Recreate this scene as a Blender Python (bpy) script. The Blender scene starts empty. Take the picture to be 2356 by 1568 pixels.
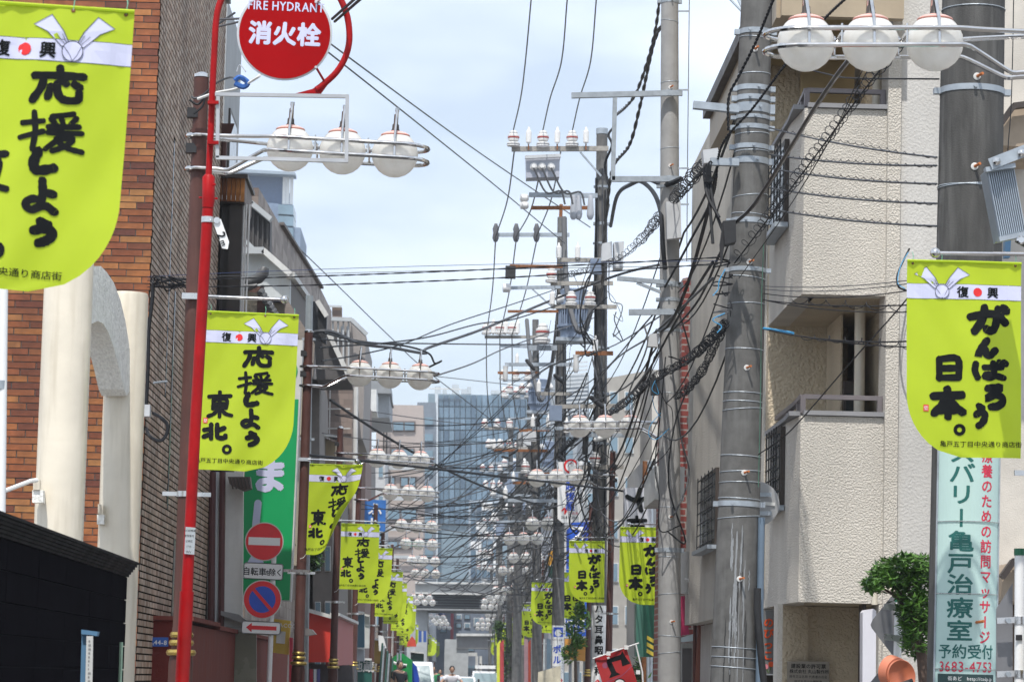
import bpy, bmesh, math, random
from mathutils import Vector as V, Matrix
R = random.Random(7)
SC = bpy.context.scene
COL = SC.collection
# ------------------------------------------------------------------ camera
FPX, CZ = 7000.0, 1.35
ROLL = 0.024
vx, vy = 1024 - 1178, 784 - 1557
ux_, uy_ = vx*math.cos(ROLL) - vy*math.sin(ROLL), vx*math.sin(ROLL) + vy*math.cos(ROLL)
pitch = math.atan2(-uy_, FPX)
yaw = math.atan2(-ux_*math.cos(pitch), FPX)
CM = Matrix.Rotation(-yaw, 3, 'Z') @ Matrix.Rotation(math.pi/2 + pitch, 3, 'X') @ Matrix.Rotation(ROLL, 3, 'Z')
cam = bpy.data.cameras.new('camera'); co = bpy.data.objects.new('camera', cam); COL.objects.link(co)
co.matrix_world = Matrix.Translation((0, 0, CZ)) @ CM.to_4x4()
cam.sensor_width = 36; cam.lens = 36*FPX/2356; cam.clip_end = 6000; cam.clip_start = 0.5
cam.dof.use_dof = True; cam.dof.focus_distance = 31; cam.dof.aperture_fstop = 9
SC.camera = co
# ------------------------------------------------------------------ light
SUN_EL, SUN_AZ = math.radians(62), math.radians(194)     # azimuth of the sun, measured from +Y (street) clockwise
SC.view_settings.view_transform = 'Standard'; SC.view_settings.look = 'None'
SC.view_settings.exposure = 0.0; SC.view_settings.gamma = 1
W = bpy.data.worlds.new('World'); SC.world = W; W.use_nodes = True
nt = W.node_tree; nt.nodes.clear()
sky = nt.nodes.new('ShaderNodeTexSky'); sky.sky_type = 'NISHITA'; sky.sun_disc = False
sky.sun_elevation = SUN_EL; sky.sun_rotation = SUN_AZ; sky.air_density = 1.0; sky.dust_density = 1.5; sky.ozone_density = 2.0
bg = nt.nodes.new('ShaderNodeBackground'); bg.inputs[1].default_value = 0.13
nt.links.new(sky.outputs[0], bg.inputs[0])
bg2 = nt.nodes.new('ShaderNodeBackground'); bg2.inputs[0].default_value = (0.83, 0.925, 1.06, 1); bg2.inputs[1].default_value = 1.3
tc = nt.nodes.new('ShaderNodeTexCoord'); mp = nt.nodes.new('ShaderNodeMapping')
mp.inputs['Scale'].default_value = (5.5, 5.5, 16)
nz = nt.nodes.new('ShaderNodeTexNoise'); nz.inputs['Scale'].default_value = 1.0; nz.inputs['Detail'].default_value = 4; nz.inputs['Roughness'].default_value = .5
rp = nt.nodes.new('ShaderNodeValToRGB'); rp.color_ramp.elements[0].position = .36; rp.color_ramp.elements[1].position = .58
rp.color_ramp.elements[0].color = (.5, .5, .5, 1); rp.color_ramp.elements[1].color = (.96, .96, .96, 1)
mx = nt.nodes.new('ShaderNodeMixShader'); ow = nt.nodes.new('ShaderNodeOutputWorld')
nt.links.new(tc.outputs['Generated'], mp.inputs[0]); nt.links.new(mp.outputs[0], nz.inputs['Vector'])
nt.links.new(nz.outputs[0], rp.inputs[0]); nt.links.new(rp.outputs[0], mx.inputs[0])
nt.links.new(bg.outputs[0], mx.inputs[1]); nt.links.new(bg2.outputs[0], mx.inputs[2]); nt.links.new(mx.outputs[0], ow.inputs[0])
sd = bpy.data.lights.new('sun', 'SUN'); so = bpy.data.objects.new('sun', sd); COL.objects.link(so)
sd.energy = 4.3; sd.angle = math.radians(.6); sd.color = (1, .96, .9)
sdir = V((math.sin(SUN_AZ)*math.cos(SUN_EL), math.cos(SUN_AZ)*math.cos(SUN_EL), math.sin(SUN_EL)))
so.rotation_euler = sdir.to_track_quat('Z', 'Y').to_euler()

# ------------------------------------------------------------------ helpers
def P(x, y, Y):
    """point at street distance Y that the photograph shows at (x, y) of a 2356-wide frame"""
    d = CM @ V(((x-1178)/FPX, (784-y)/FPX, -1))
    return V((0, 0, CZ)) + d*(Y/d.y)
def tag(o, label=None, cat=None, group=None, kind=None):
    if label: o['label'] = label
    if cat: o['category'] = cat
    if group: o['group'] = group
    if kind: o['kind'] = kind
    return o
def empty(name, loc, label, cat, group=None):
    o = bpy.data.objects.new(name, None); COL.objects.link(o); o.location = loc
    o.empty_display_size = .1
    return tag(o, label, cat, group)
def copy_tree(o, loc=None, parent=None, label=None):
    c = o.copy(); COL.objects.link(c)
    if parent: c.parent = parent
    if loc is not None: c.location = loc
    if label: c['label'] = label
    for ch in o.children: copy_tree(ch, None, c)
    return c
def wloc(o):
    v = V((0, 0, 0))
    while o is not None: v = v + o.location; o = o.parent
    return v
class MB:
    def __init__(s): s.v = []; s.f = []; s.m = []
    def add(s, vs, fs, mi=0):
        n = len(s.v); s.v += [tuple(v) for v in vs]
        for f in fs: s.f.append(tuple(i+n for i in f)); s.m.append(mi)
        return s
    def box(s, x0, x1, y0, y1, z0, z1, mi=0):
        return s.hexa([(x0,y0,z0),(x1,y0,z0),(x1,y0,z1),(x0,y0,z1)], [(x0,y1,z0),(x1,y1,z0),(x1,y1,z1),(x0,y1,z1)], mi)
    def hexa(s, a, b, mi=0):
        """prism between two matching outlines; a is the near one, counter-clockwise seen from the camera"""
        n = len(a)
        fs = [tuple(range(n)), tuple(n+i for i in reversed(range(n)))]
        fs += [(i, n+i, n+(i+1) % n, (i+1) % n) for i in range(n)]
        return s.add(list(a)+list(b), fs, mi)
    def prism(s, pts, d, mi=0):
        d = V(d); return s.hexa(pts, [V(p)+d for p in pts], mi)
    def tube(s, pts, r, n=8, mi=0, closed=False, cap=True):
        pts = [V(p) for p in pts]; N = len(pts)
        rr = r if isinstance(r, (list, tuple)) else [r]*N
        vs = []; up = None
        for i, p in enumerate(pts):
            if closed: t = pts[(i+1) % N] - pts[i-1]
            else: t = pts[min(i+1, N-1)] - pts[max(i-1, 0)]
            if t.length < 1e-9: t = V((0, 0, 1))
            t.normalize()
            if up is None:
                up = t.orthogonal().normalized()
            up = up - t*up.dot(t)
            if up.length < 1e-6: up = t.orthogonal()
            up.normalize(); sd_ = t.cross(up)
            for k in range(n):
                a = 2*math.pi*k/n
                vs.append(p + (up*math.cos(a) + sd_*math.sin(a))*rr[i])
        fs = []
        for i in range(N if closed else N-1):
            j = (i+1) % N
            for k in range(n):
                l = (k+1) % n
                fs.append((i*n+k, i*n+l, j*n+l, j*n+k))
        if cap and not closed:
            fs.append(tuple(reversed(range(n)))); fs.append(tuple((N-1)*n+k for k in range(n)))
        return s.add(vs, fs, mi)
    def bar(s, a, b, w, h, mi=0):
        a, b = V(a), V(b); t = (b-a).normalized()
        up = V((0, 0, 1)) if abs(t.z) < .9 else V((0, 1, 0))
        sd_ = t.cross(up).normalized(); up = sd_.cross(t)
        q = lambda p: [p - sd_*w/2 - up*h/2, p + sd_*w/2 - up*h/2, p + sd_*w/2 + up*h/2, p - sd_*w/2 + up*h/2]
        return s.hexa(q(a), q(b), mi)
    def lathe(s, c, prof, n=16, mi=0, axis=None):
        c = V(c); ax = V(axis).normalized() if axis is not None else V((0, 0, 1))
        u = ax.orthogonal().normalized(); w = ax.cross(u)
        vs = []
        for r, z in prof:
            for k in range(n):
                a = 2*math.pi*k/n; vs.append(c + ax*z + (u*math.cos(a)+w*math.sin(a))*max(r, 1e-4))
        fs = [(i*n+k, i*n+(k+1) % n, (i+1)*n+(k+1) % n, (i+1)*n+k) for i in range(len(prof)-1) for k in range(n)]
        fs += [tuple(reversed(range(n))), tuple((len(prof)-1)*n+k for k in range(n))]
        return s.add(vs, fs, mi)
    def ball(s, c, r, n=16, mi=0, a0=-90, a1=90, sq=1):
        k = max(4, n//2)
        return s.lathe(c, [(r*math.cos(math.radians(a0+(a1-a0)*i/k)), sq*r*math.sin(math.radians(a0+(a1-a0)*i/k))) for i in range(k+1)], n, mi)
    def build(s, name, mats, parent=None, smooth=False, origin=None, local=False):
        me = bpy.data.meshes.new(name)
        if not s.v: s.v = [(0, 0, 0)]
        if local: o0 = V((0, 0, 0))
        elif parent is not None: o0 = wloc(parent)
        elif origin is not None: o0 = V(origin)
        else:
            xs = [v[0] for v in s.v]; ys = [v[1] for v in s.v]; zs = [v[2] for v in s.v]
            o0 = V(((min(xs)+max(xs))/2, (min(ys)+max(ys))/2, min(zs)))
        me.from_pydata([(v[0]-o0.x, v[1]-o0.y, v[2]-o0.z) for v in s.v], [], s.f)
        mats = mats if isinstance(mats, (list, tuple)) else [mats]
        for m in mats: me.materials.append(m)
        if len(mats) > 1: me.polygons.foreach_set('material_index', s.m)
        if smooth:
            me.polygons.foreach_set('use_smooth', [True]*len(me.polygons)); me.set_sharp_from_angle(angle=.7)
        o = bpy.data.objects.new(name, me); COL.objects.link(o)
        if parent is not None: o.parent = parent
        else: o.location = o0
        return o
def boxo(name, x0, x1, y0, y1, z0, z1, m, parent=None):
    return MB().box(x0, x1, y0, y1, z0, z1).build(name, m, parent)
def quadP(pts, Y): return [P(x, y, Y) for x, y in pts]
def panelP(name, pts, Y, d, m, parent=None):
    """solid with the given outline (photograph order: clockwise from top left), facing the camera at distance Y, d deep"""
    return MB().prism(list(reversed(quadP(pts, Y))), (0, d, 0)).build(name, m, parent)
def smoothpath(pts, k=6):
    pts = [V(p) for p in pts]; out = []
    if len(pts) < 3: return pts
    q = [pts[0]*2-pts[1]] + pts + [pts[-1]*2-pts[-2]]
    for i in range(1, len(q)-2):
        for j in range(k):
            t = j/k; a, b, c, d = q[i-1], q[i], q[i+1], q[i+2]
            out.append(.5*((2*b) + (c-a)*t + (2*a-5*b+4*c-d)*t*t + (3*b-a-3*c+d)*t**3))
    out.append(pts[-1]); return out
# ------------------------------------------------------------------ materials
MATS = {}
def N(nt, t, **kw):
    n = nt.nodes.new(t)
    for k, v in kw.items(): setattr(n, k, v)
    return n
def mat(name, rgb, rough=.6, metal=0, var=.12, vs=3, bump=0, bs=40, spec=.5, streak=0, streakcol=(.6,.6,.6), transl=0, coat=0, stretch=(1,1,1), dirt=None, bd=.01, det=5):
    if name in MATS: return MATS[name]
    m = bpy.data.materials.new(name); m.use_nodes = True; t = m.node_tree; L = t.links.new
    b = t.nodes['Principled BSDF']; b.inputs['Roughness'].default_value = rough; b.inputs['Metallic'].default_value = metal
    b.inputs['Specular IOR Level'].default_value = spec
    if coat: b.inputs['Coat Weight'].default_value = coat; b.inputs['Coat Roughness'].default_value = .12
    c = N(t, 'ShaderNodeTexCoord'); mp = N(t, 'ShaderNodeMapping'); mp.inputs['Scale'].default_value = stretch
    L(c.outputs['Object'], mp.inputs[0])
    n = N(t, 'ShaderNodeTexNoise'); n.inputs['Scale'].default_value = vs; n.inputs['Detail'].default_value = det; n.inputs['Roughness'].default_value = .6
    L(mp.outputs[0], n.inputs['Vector'])
    mr = N(t, 'ShaderNodeMapRange'); mr.inputs[1].default_value = .3; mr.inputs[2].default_value = .7
    mr.inputs[3].default_value = 1-var; mr.inputs[4].default_value = 1+var
    L(n.outputs[0], mr.inputs[0])
    mu = N(t, 'ShaderNodeVectorMath', operation='SCALE'); mu.inputs[0].default_value = rgb; L(mr.outputs[0], mu.inputs['Scale'])
    out = mu.outputs[0]
    if streak:
        mp2 = N(t, 'ShaderNodeMapping'); mp2.inputs['Scale'].default_value = (9, 9, .9); L(c.outputs['Object'], mp2.inputs[0])
        n2 = N(t, 'ShaderNodeTexNoise'); n2.inputs['Scale'].default_value = 1.2; n2.inputs['Detail'].default_value = 6; L(mp2.outputs[0], n2.inputs['Vector'])
        r2 = N(t, 'ShaderNodeMapRange'); r2.inputs[1].default_value = .5; r2.inputs[2].default_value = .68; r2.inputs[3].default_value = 0; r2.inputs[4].default_value = streak
        L(n2.outputs[0], r2.inputs[0])
        mm = N(t, 'ShaderNodeMix', data_type='RGBA'); mm.inputs[7].default_value = (*streakcol, 1); L(r2.outputs[0], mm.inputs[0]); L(out, mm.inputs[6]); out = mm.outputs[2]
    L(out, b.inputs['Base Color'])
    rr = N(t, 'ShaderNodeMapRange'); rr.inputs[1].default_value = .3; rr.inputs[2].default_value = .7
    rr.inputs[3].default_value = max(0, rough-.08); rr.inputs[4].default_value = min(1, rough+.08); L(n.outputs[0], rr.inputs[0]); L(rr.outputs[0], b.inputs['Roughness'])
    if bump:
        n3 = N(t, 'ShaderNodeTexNoise'); n3.inputs['Scale'].default_value = bs; n3.inputs['Detail'].default_value = 3; L(c.outputs['Object'], n3.inputs['Vector'])
        bp = N(t, 'ShaderNodeBump'); bp.inputs['Strength'].default_value = bump; bp.inputs['Distance'].default_value = bd
        L(n3.outputs[0], bp.inputs['Height']); L(bp.outputs[0], b.inputs['Normal'])
    if transl:
        tr = N(t, 'ShaderNodeBsdfTranslucent'); ms = N(t, 'ShaderNodeMixShader'); ms.inputs[0].default_value = transl
        L(out, tr.inputs[0]); L(b.outputs[0], ms.inputs[1]); L(tr.outputs[0], ms.inputs[2])
        L(ms.outputs[0], t.nodes['Material Output'].inputs[0])
    MATS[name] = m; return m
def ramp_mat(name, cols, rough=.6, per_island=False, bump=.3, spec=.4):
    m = bpy.data.materials.new(name); m.use_nodes = True; t = m.node_tree; L = t.links.new; b = t.nodes['Principled BSDF']
    b.inputs['Roughness'].default_value = rough; b.inputs['Specular IOR Level'].default_value = spec
    if per_island: src = N(t, 'ShaderNodeNewGeometry').outputs['Random Per Island']
    else: src = N(t, 'ShaderNodeObjectInfo').outputs['Random']
    r = N(t, 'ShaderNodeValToRGB'); cr = r.color_ramp; cr.interpolation = 'LINEAR'
    while len(cr.elements) < len(cols): cr.elements.new(.5)
    for i, c in enumerate(cols): cr.elements[i].position = i/(len(cols)-1); cr.elements[i].color = (*c, 1)
    L(src, r.inputs[0])
    c = N(t, 'ShaderNodeTexCoord'); n = N(t, 'ShaderNodeTexNoise'); n.inputs['Scale'].default_value = 9; n.inputs['Detail'].default_value = 5; L(c.outputs['Object'], n.inputs['Vector'])
    mr = N(t, 'ShaderNodeMapRange'); mr.inputs[1].default_value = .3; mr.inputs[2].default_value = .7; mr.inputs[3].default_value = .72; mr.inputs[4].default_value = 1.25; L(n.outputs[0], mr.inputs[0])
    mu = N(t, 'ShaderNodeVectorMath', operation='SCALE'); L(r.outputs[0], mu.inputs[0]); L(mr.outputs[0], mu.inputs['Scale'])
    ge = N(t, 'ShaderNodeNewGeometry'); mg_ = N(t, 'ShaderNodeMapping'); mg_.inputs['Scale'].default_value = (1.3, 1.3, .35); L(ge.outputs['Position'], mg_.inputs[0])
    nw = N(t, 'ShaderNodeTexNoise'); nw.inputs['Scale'].default_value = 1; nw.inputs['Detail'].default_value = 5; L(mg_.outputs[0], nw.inputs['Vector'])
    mw = N(t, 'ShaderNodeMapRange'); mw.inputs[1].default_value = .35; mw.inputs[2].default_value = .65; mw.inputs[3].default_value = .62; mw.inputs[4].default_value = 1.08; L(nw.outputs[0], mw.inputs[0])
    m2 = N(t, 'ShaderNodeVectorMath', operation='SCALE'); L(mu.outputs[0], m2.inputs[0]); L(mw.outputs[0], m2.inputs['Scale']); L(m2.outputs[0], b.inputs['Base Color'])
    n3 = N(t, 'ShaderNodeTexNoise'); n3.inputs['Scale'].default_value = 70; L(c.outputs['Object'], n3.inputs['Vector'])
    bp = N(t, 'ShaderNodeBump'); bp.inputs['Strength'].default_value = bump; bp.inputs['Distance'].default_value = .004; L(n3.outputs[0], bp.inputs['Height']); L(bp.outputs[0], b.inputs['Normal'])
    MATS[name] = m; return m
def stucco_mat(name, rgb, scale=54, dist=.010, strength=.85):
    m = bpy.data.materials.new(name); m.use_nodes = True; t = m.node_tree; L = t.links.new; b = t.nodes['Principled BSDF']
    b.inputs['Roughness'].default_value = .75; b.inputs['Specular IOR Level'].default_value = .35
    c = N(t, 'ShaderNodeTexCoord')
    n = N(t, 'ShaderNodeTexNoise'); n.inputs['Scale'].default_value = scale; n.inputs['Detail'].default_value = 3; n.inputs['Roughness'].default_value = .5; n.inputs['Distortion'].default_value = .25
    L(c.outputs['Object'], n.inputs['Vector'])
    r = N(t, 'ShaderNodeValToRGB'); r.color_ramp.interpolation = 'EASE'; r.color_ramp.elements[0].position = .32; r.color_ramp.elements[1].position = .72; L(n.outputs[0], r.inputs[0])
    bp = N(t, 'ShaderNodeBump'); bp.inputs['Strength'].default_value = strength; bp.inputs['Distance'].default_value = dist; L(r.outputs[0], bp.inputs['Height']); L(bp.outputs[0], b.inputs['Normal'])
    mq = N(t, 'ShaderNodeMapping'); mq.inputs['Scale'].default_value = (1.3, 1.3, .5); L(c.outputs['Object'], mq.inputs[0])
    n2 = N(t, 'ShaderNodeTexNoise'); n2.inputs['Scale'].default_value = .9; n2.inputs['Detail'].default_value = 6; L(mq.outputs[0], n2.inputs['Vector'])
    mr = N(t, 'ShaderNodeMapRange'); mr.inputs[1].default_value = .3; mr.inputs[2].default_value = .7; mr.inputs[3].default_value = .82; mr.inputs[4].default_value = 1.07; L(n2.outputs[0], mr.inputs[0])
    mu = N(t, 'ShaderNodeVectorMath', operation='SCALE'); mu.inputs[0].default_value = rgb; L(mr.outputs[0], mu.inputs['Scale']); L(mu.outputs[0], b.inputs['Base Color'])
    MATS[name] = m; return m
def brick_tex(name, c1, c2, mortar, bw, bh, plane='YZ', ms=.012, rough=.6):
    """running-bond brick for walls too far to tell bricks apart"""
    m = bpy.data.materials.new(name); m.use_nodes = True; t = m.node_tree; L = t.links.new; b = t.nodes['Principled BSDF']; b.inputs['Roughness'].default_value = rough
    c = N(t, 'ShaderNodeTexCoord'); sp = N(t, 'ShaderNodeSeparateXYZ'); cb = N(t, 'ShaderNodeCombineXYZ'); L(c.outputs['Object'], sp.inputs[0])
    ad = N(t, 'ShaderNodeMath', operation='ADD'); L(sp.outputs[0], ad.inputs[0]); L(sp.outputs[1], ad.inputs[1])
    L(ad.outputs[0], cb.inputs[0]); L(sp.outputs[2], cb.inputs[1])
    k = N(t, 'ShaderNodeTexBrick'); k.inputs['Color1'].default_value = (*c1, 1); k.inputs['Color2'].default_value = (*c2, 1); k.inputs['Mortar'].default_value = (*mortar, 1)
    k.inputs['Scale'].default_value = 1; k.inputs['Brick Width'].default_value = bw; k.inputs['Row Height'].default_value = bh; k.inputs['Mortar Size'].default_value = ms
    L(cb.outputs[0], k.inputs['Vector']); L(k.outputs['Color'], b.inputs['Base Color'])
    bp = N(t, 'ShaderNodeBump'); bp.inputs['Strength'].default_value = .5; bp.inputs['Distance'].default_value = .01; bp.invert = True; L(k.outputs['Fac'], bp.inputs['Height']); L(bp.outputs[0], b.inputs['Normal'])
    MATS[name] = m; return m
conc = mat('pole_concrete', (.125, .122, .117), .9, var=.25, vs=6, bump=.25, bs=90, streak=.4, streakcol=(.20, .20, .195), spec=.12)
concd = mat('dark_concrete', (.075, .073, .07), .85, var=.4, vs=3, bump=.3, bs=80, streak=.7, streakcol=(.15, .147, .14), stretch=(3, 3, .5), spec=.3)
concg = mat('wall_concrete', (.42, .44, .45), .85, var=.12, vs=2, bump=.2, bs=60)
brown = mat('brown_paint', (.075, .030, .024), .5, spec=.25, var=.18, vs=5, bump=.1, bs=60, streak=.25, streakcol=(.16, .09, .075))
redp = mat('red_paint', (.34, .005, .007), .42, var=.22, vs=5, spec=.15, streak=.25, streakcol=(.22, .05, .04))
redd = mat('sign_red', (.34, .004, .006), .6, spec=.04, var=.08, vs=2)
chrome = mat('chrome', (.62, .61, .60), .12, 1, var=.06, vs=8)
galv = mat('galvanised', (.36, .40, .44), .5, .35, var=.18, vs=9)
steel = mat('stainless', (.62, .62, .62), .3, .9, var=.1, vs=12)
blk = mat('black_rubber', (.018, .018, .02), .6, var=.3, vs=10)
blkc = mat('cable_black', (.013, .014, .017), .6, var=.3, vs=3, spec=.25)
gryc = mat('cable_grey', (.075, .078, .085), .6, var=.25, vs=3, spec=.3)
bluc = mat('cable_blue', (.05, .30, .55), .5)
white = mat('white_paint', (.80, .80, .79), .45, var=.04)
whited = mat('old_white_paint', (.62, .62, .60), .6, var=.12, vs=3, streak=.3, streakcol=(.35, .33, .3))
cream = mat('cream_paint', (.66, .60, .49), .38, var=.10, vs=1.5, bump=.5, bs=9, bd=.008, streak=.6, streakcol=(.50, .44, .34))
creamr = mat('rough_cream', (.80, .79, .74), .8, var=.2, vs=14, bump=.8, bs=30, stretch=(4, 4, .8), bd=.015)
gold = mat('brass', (.60, .43, .13), .3, .9, var=.2, vs=8)
rust = mat('rust', (.22, .085, .03), .85, var=.4, vs=14)
rustw = mat('rusty_bolt', (.45, .14, .04), .8, var=.3, vs=30)
porc = mat('porcelain', (.75, .74, .72), .25, var=.05)
lime = mat('lime_fabric', (.56, .71, .025), .55, var=.05, vs=2, transl=.38)
limeback = lime
band_m = mat('band_white', (.66, .67, .88), .5, var=.03, transl=.1)
ink = mat('ink_black', (.008, .009, .010), .7, var=.1, spec=.12)
inkred = mat('ink_red', (.70, .018, .02), .5, var=.05)
inkblue = mat('ink_blue', (.02, .10, .42), .5, var=.05)
outline = mat('ink_outline', (.06, .065, .10), .5)
globe_m = mat('frosted_globe', (.95, .95, .92), .14, var=.07, vs=5, transl=.5, streak=.3, streakcol=(.78, .75, .66), spec=.6)
pink_m = mat('pink_cap', (.82, .50, .44), .4, var=.08, transl=.2)
rim_m = mat('cap_rim', (.42, .17, .13), .6)
soot = mat('sooty_concrete', (.135, .132, .128), .9, var=.3, vs=6, bump=.25, bs=90, streak=.5, streakcol=(.2, .2, .195), spec=.15)
darkbr = mat('dark_brown', (.045, .034, .028), .5, var=.2)
glassd = mat('dark_glass', (.03, .04, .045), .12, var=.2, spec=.8)
glassb = mat('blue_glass', (.16, .24, .30), .2, var=.25, vs=.4, spec=.8)
greensign = mat('green_sign', (.0, .34, .10), .4, var=.05)
tr_blue = mat('transformer_paint', (.20, .25, .34), .45, var=.12, vs=6)
box_grey = mat('box_grey', (.50, .51, .52), .5, var=.1, vs=4)
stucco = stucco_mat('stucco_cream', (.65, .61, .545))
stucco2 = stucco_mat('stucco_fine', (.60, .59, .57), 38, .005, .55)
stuccos = stucco_mat('stucco_shade', (.58, .49, .36), 26, .014, .8)  # browner copy of the cream stucco, shade of the recesses put into the colour
bluesteel = mat('blue_steel', (.10, .22, .36), .5)
asphalt = mat('asphalt', (.05, .05, .052), .9, var=.2, vs=4, bump=.4, bs=120)
leaf_m = mat('leaf_green', (.085, .19, .028), .45, var=.55, vs=5, transl=.25)
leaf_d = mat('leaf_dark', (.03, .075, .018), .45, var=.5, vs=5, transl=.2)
bark = mat('bark', (.09, .06, .045), .9, var=.3, bump=.6, bs=30)

# ------------------------------------------------------------------ flat print on signs and banners
_fc = bpy.data.curves.new('letter_source', 'FONT'); _fo = bpy.data.objects.new('letter_source', _fc); COL.objects.link(_fo)
_G = {}
def glyph(ch, bold=0):
    bold = 0; k = ch
    if k not in _G:
        _fc.body = ch; _fc.offset = bold; _fc.resolution_u = 2; _fo.update_tag(); bpy.context.view_layer.update()
        me = bpy.data.meshes.new_from_object(_fo.evaluated_get(bpy.context.evaluated_depsgraph_get()))
        _G[k] = ([(v.co.x, v.co.y) for v in me.vertices], [tuple(p.vertices) for p in me.polygons]); bpy.data.meshes.remove(me)
    return _G[k]
BR = {
 '応': [[(52,99),(53,84)], [(8,78),(50,80),(94,78)], [(24,78),(20,50),(4,14)], [(36,50),(31,24)], [(47,58),(50,30),(62,16),(84,18),(86,34)], [(56,68),(63,60)], [(78,58),(87,50)]],
 '援': [[(6,70),(38,76)], [(24,97),(26,50),(22,6)], [(3,34),(38,50)], [(52,88),(84,97)], [(50,82),(57,70)], [(66,82),(68,72)], [(88,86),(80,72)], [(46,62),(92,66)], [(46,48),(96,50)], [(66,62),(60,34),(42,8)], [(58,34),(84,36),(70,16),(52,4)], [(60,28),(76,12),(97,4)]],
 'し': [[(38,97),(24,50),(26,20),(44,8),(88,22)]],
 'よ': [[(56,99),(58,60),(54,22)], [(58,66),(86,58)], [(56,40),(30,42),(14,26),(30,10),(52,20),(70,22),(90,6)]],
 'う': [[(40,99),(62,88)], [(20,58),(50,70),(76,60),(76,36),(58,14),(36,2)]],
 '東': [[(8,82),(92,84)], [(26,70),(24,34)], [(26,70),(76,70),(74,36)], [(26,52),(74,53)], [(25,36),(75,37)], [(50,99),(50,2)], [(46,34),(28,14),(6,4)], [(54,34),(72,14),(96,6)]],
 '北': [[(34,94),(34,6)], [(4,60),(34,66)], [(2,18),(34,34)], [(60,94),(60,24),(68,10),(92,10),(95,24)], [(62,56),(90,72)]],
 'が': [[(4,62),(56,74),(72,62),(66,22),(54,6),(44,14)], [(42,97),(34,50),(12,6)], [(80,62),(94,40)], [(78,92),(86,80)], [(92,97),(99,86)]],
 'ん': [[(58,97),(32,55),(10,6),(32,42),(48,44),(54,14),(72,8),(96,38)]],
 'ば': [[(12,88),(8,50),(14,8)], [(36,66),(86,70)], [(62,92),(63,40),(62,18),(46,6),(34,16),(46,26),(64,20),(88,6)], [(80,98),(86,86)], [(93,98),(98,88)]],
 'ろ': [[(22,88),(76,92),(44,62),(14,40),(50,56),(80,46),(82,22),(60,4),(34,2)]],
 '日': [[(18,90),(16,8)], [(18,90),(84,90),(86,10)], [(30,50),(84,51)], [(16,10),(86,10)]],
 '本': [[(4,76),(96,78)], [(50,99),(50,2)], [(46,74),(32,44),(4,14)], [(54,74),(68,44),(97,16)], [(28,24),(72,24)]],
}
for _ch in dict.fromkeys('応援復興亀戸五丁目中央通り商店街登消火栓標識管理番号江東区170213456897FIREHYDANTm自転車を除くまんりの44-8びっこ居酒屋建設業許可票株式会社丸山製作所商又は名称代表者氏名受けた都知事年月日スターポふしTOBC地蔵エバリー治療室養ため訪問マッサジ予約付街あどhttp://adp.jハタ耳鼻咽喉科↑歯入口手洋菓子ポルテファミレトラン→こ先越後屋カ'): glyph(_ch)
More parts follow.
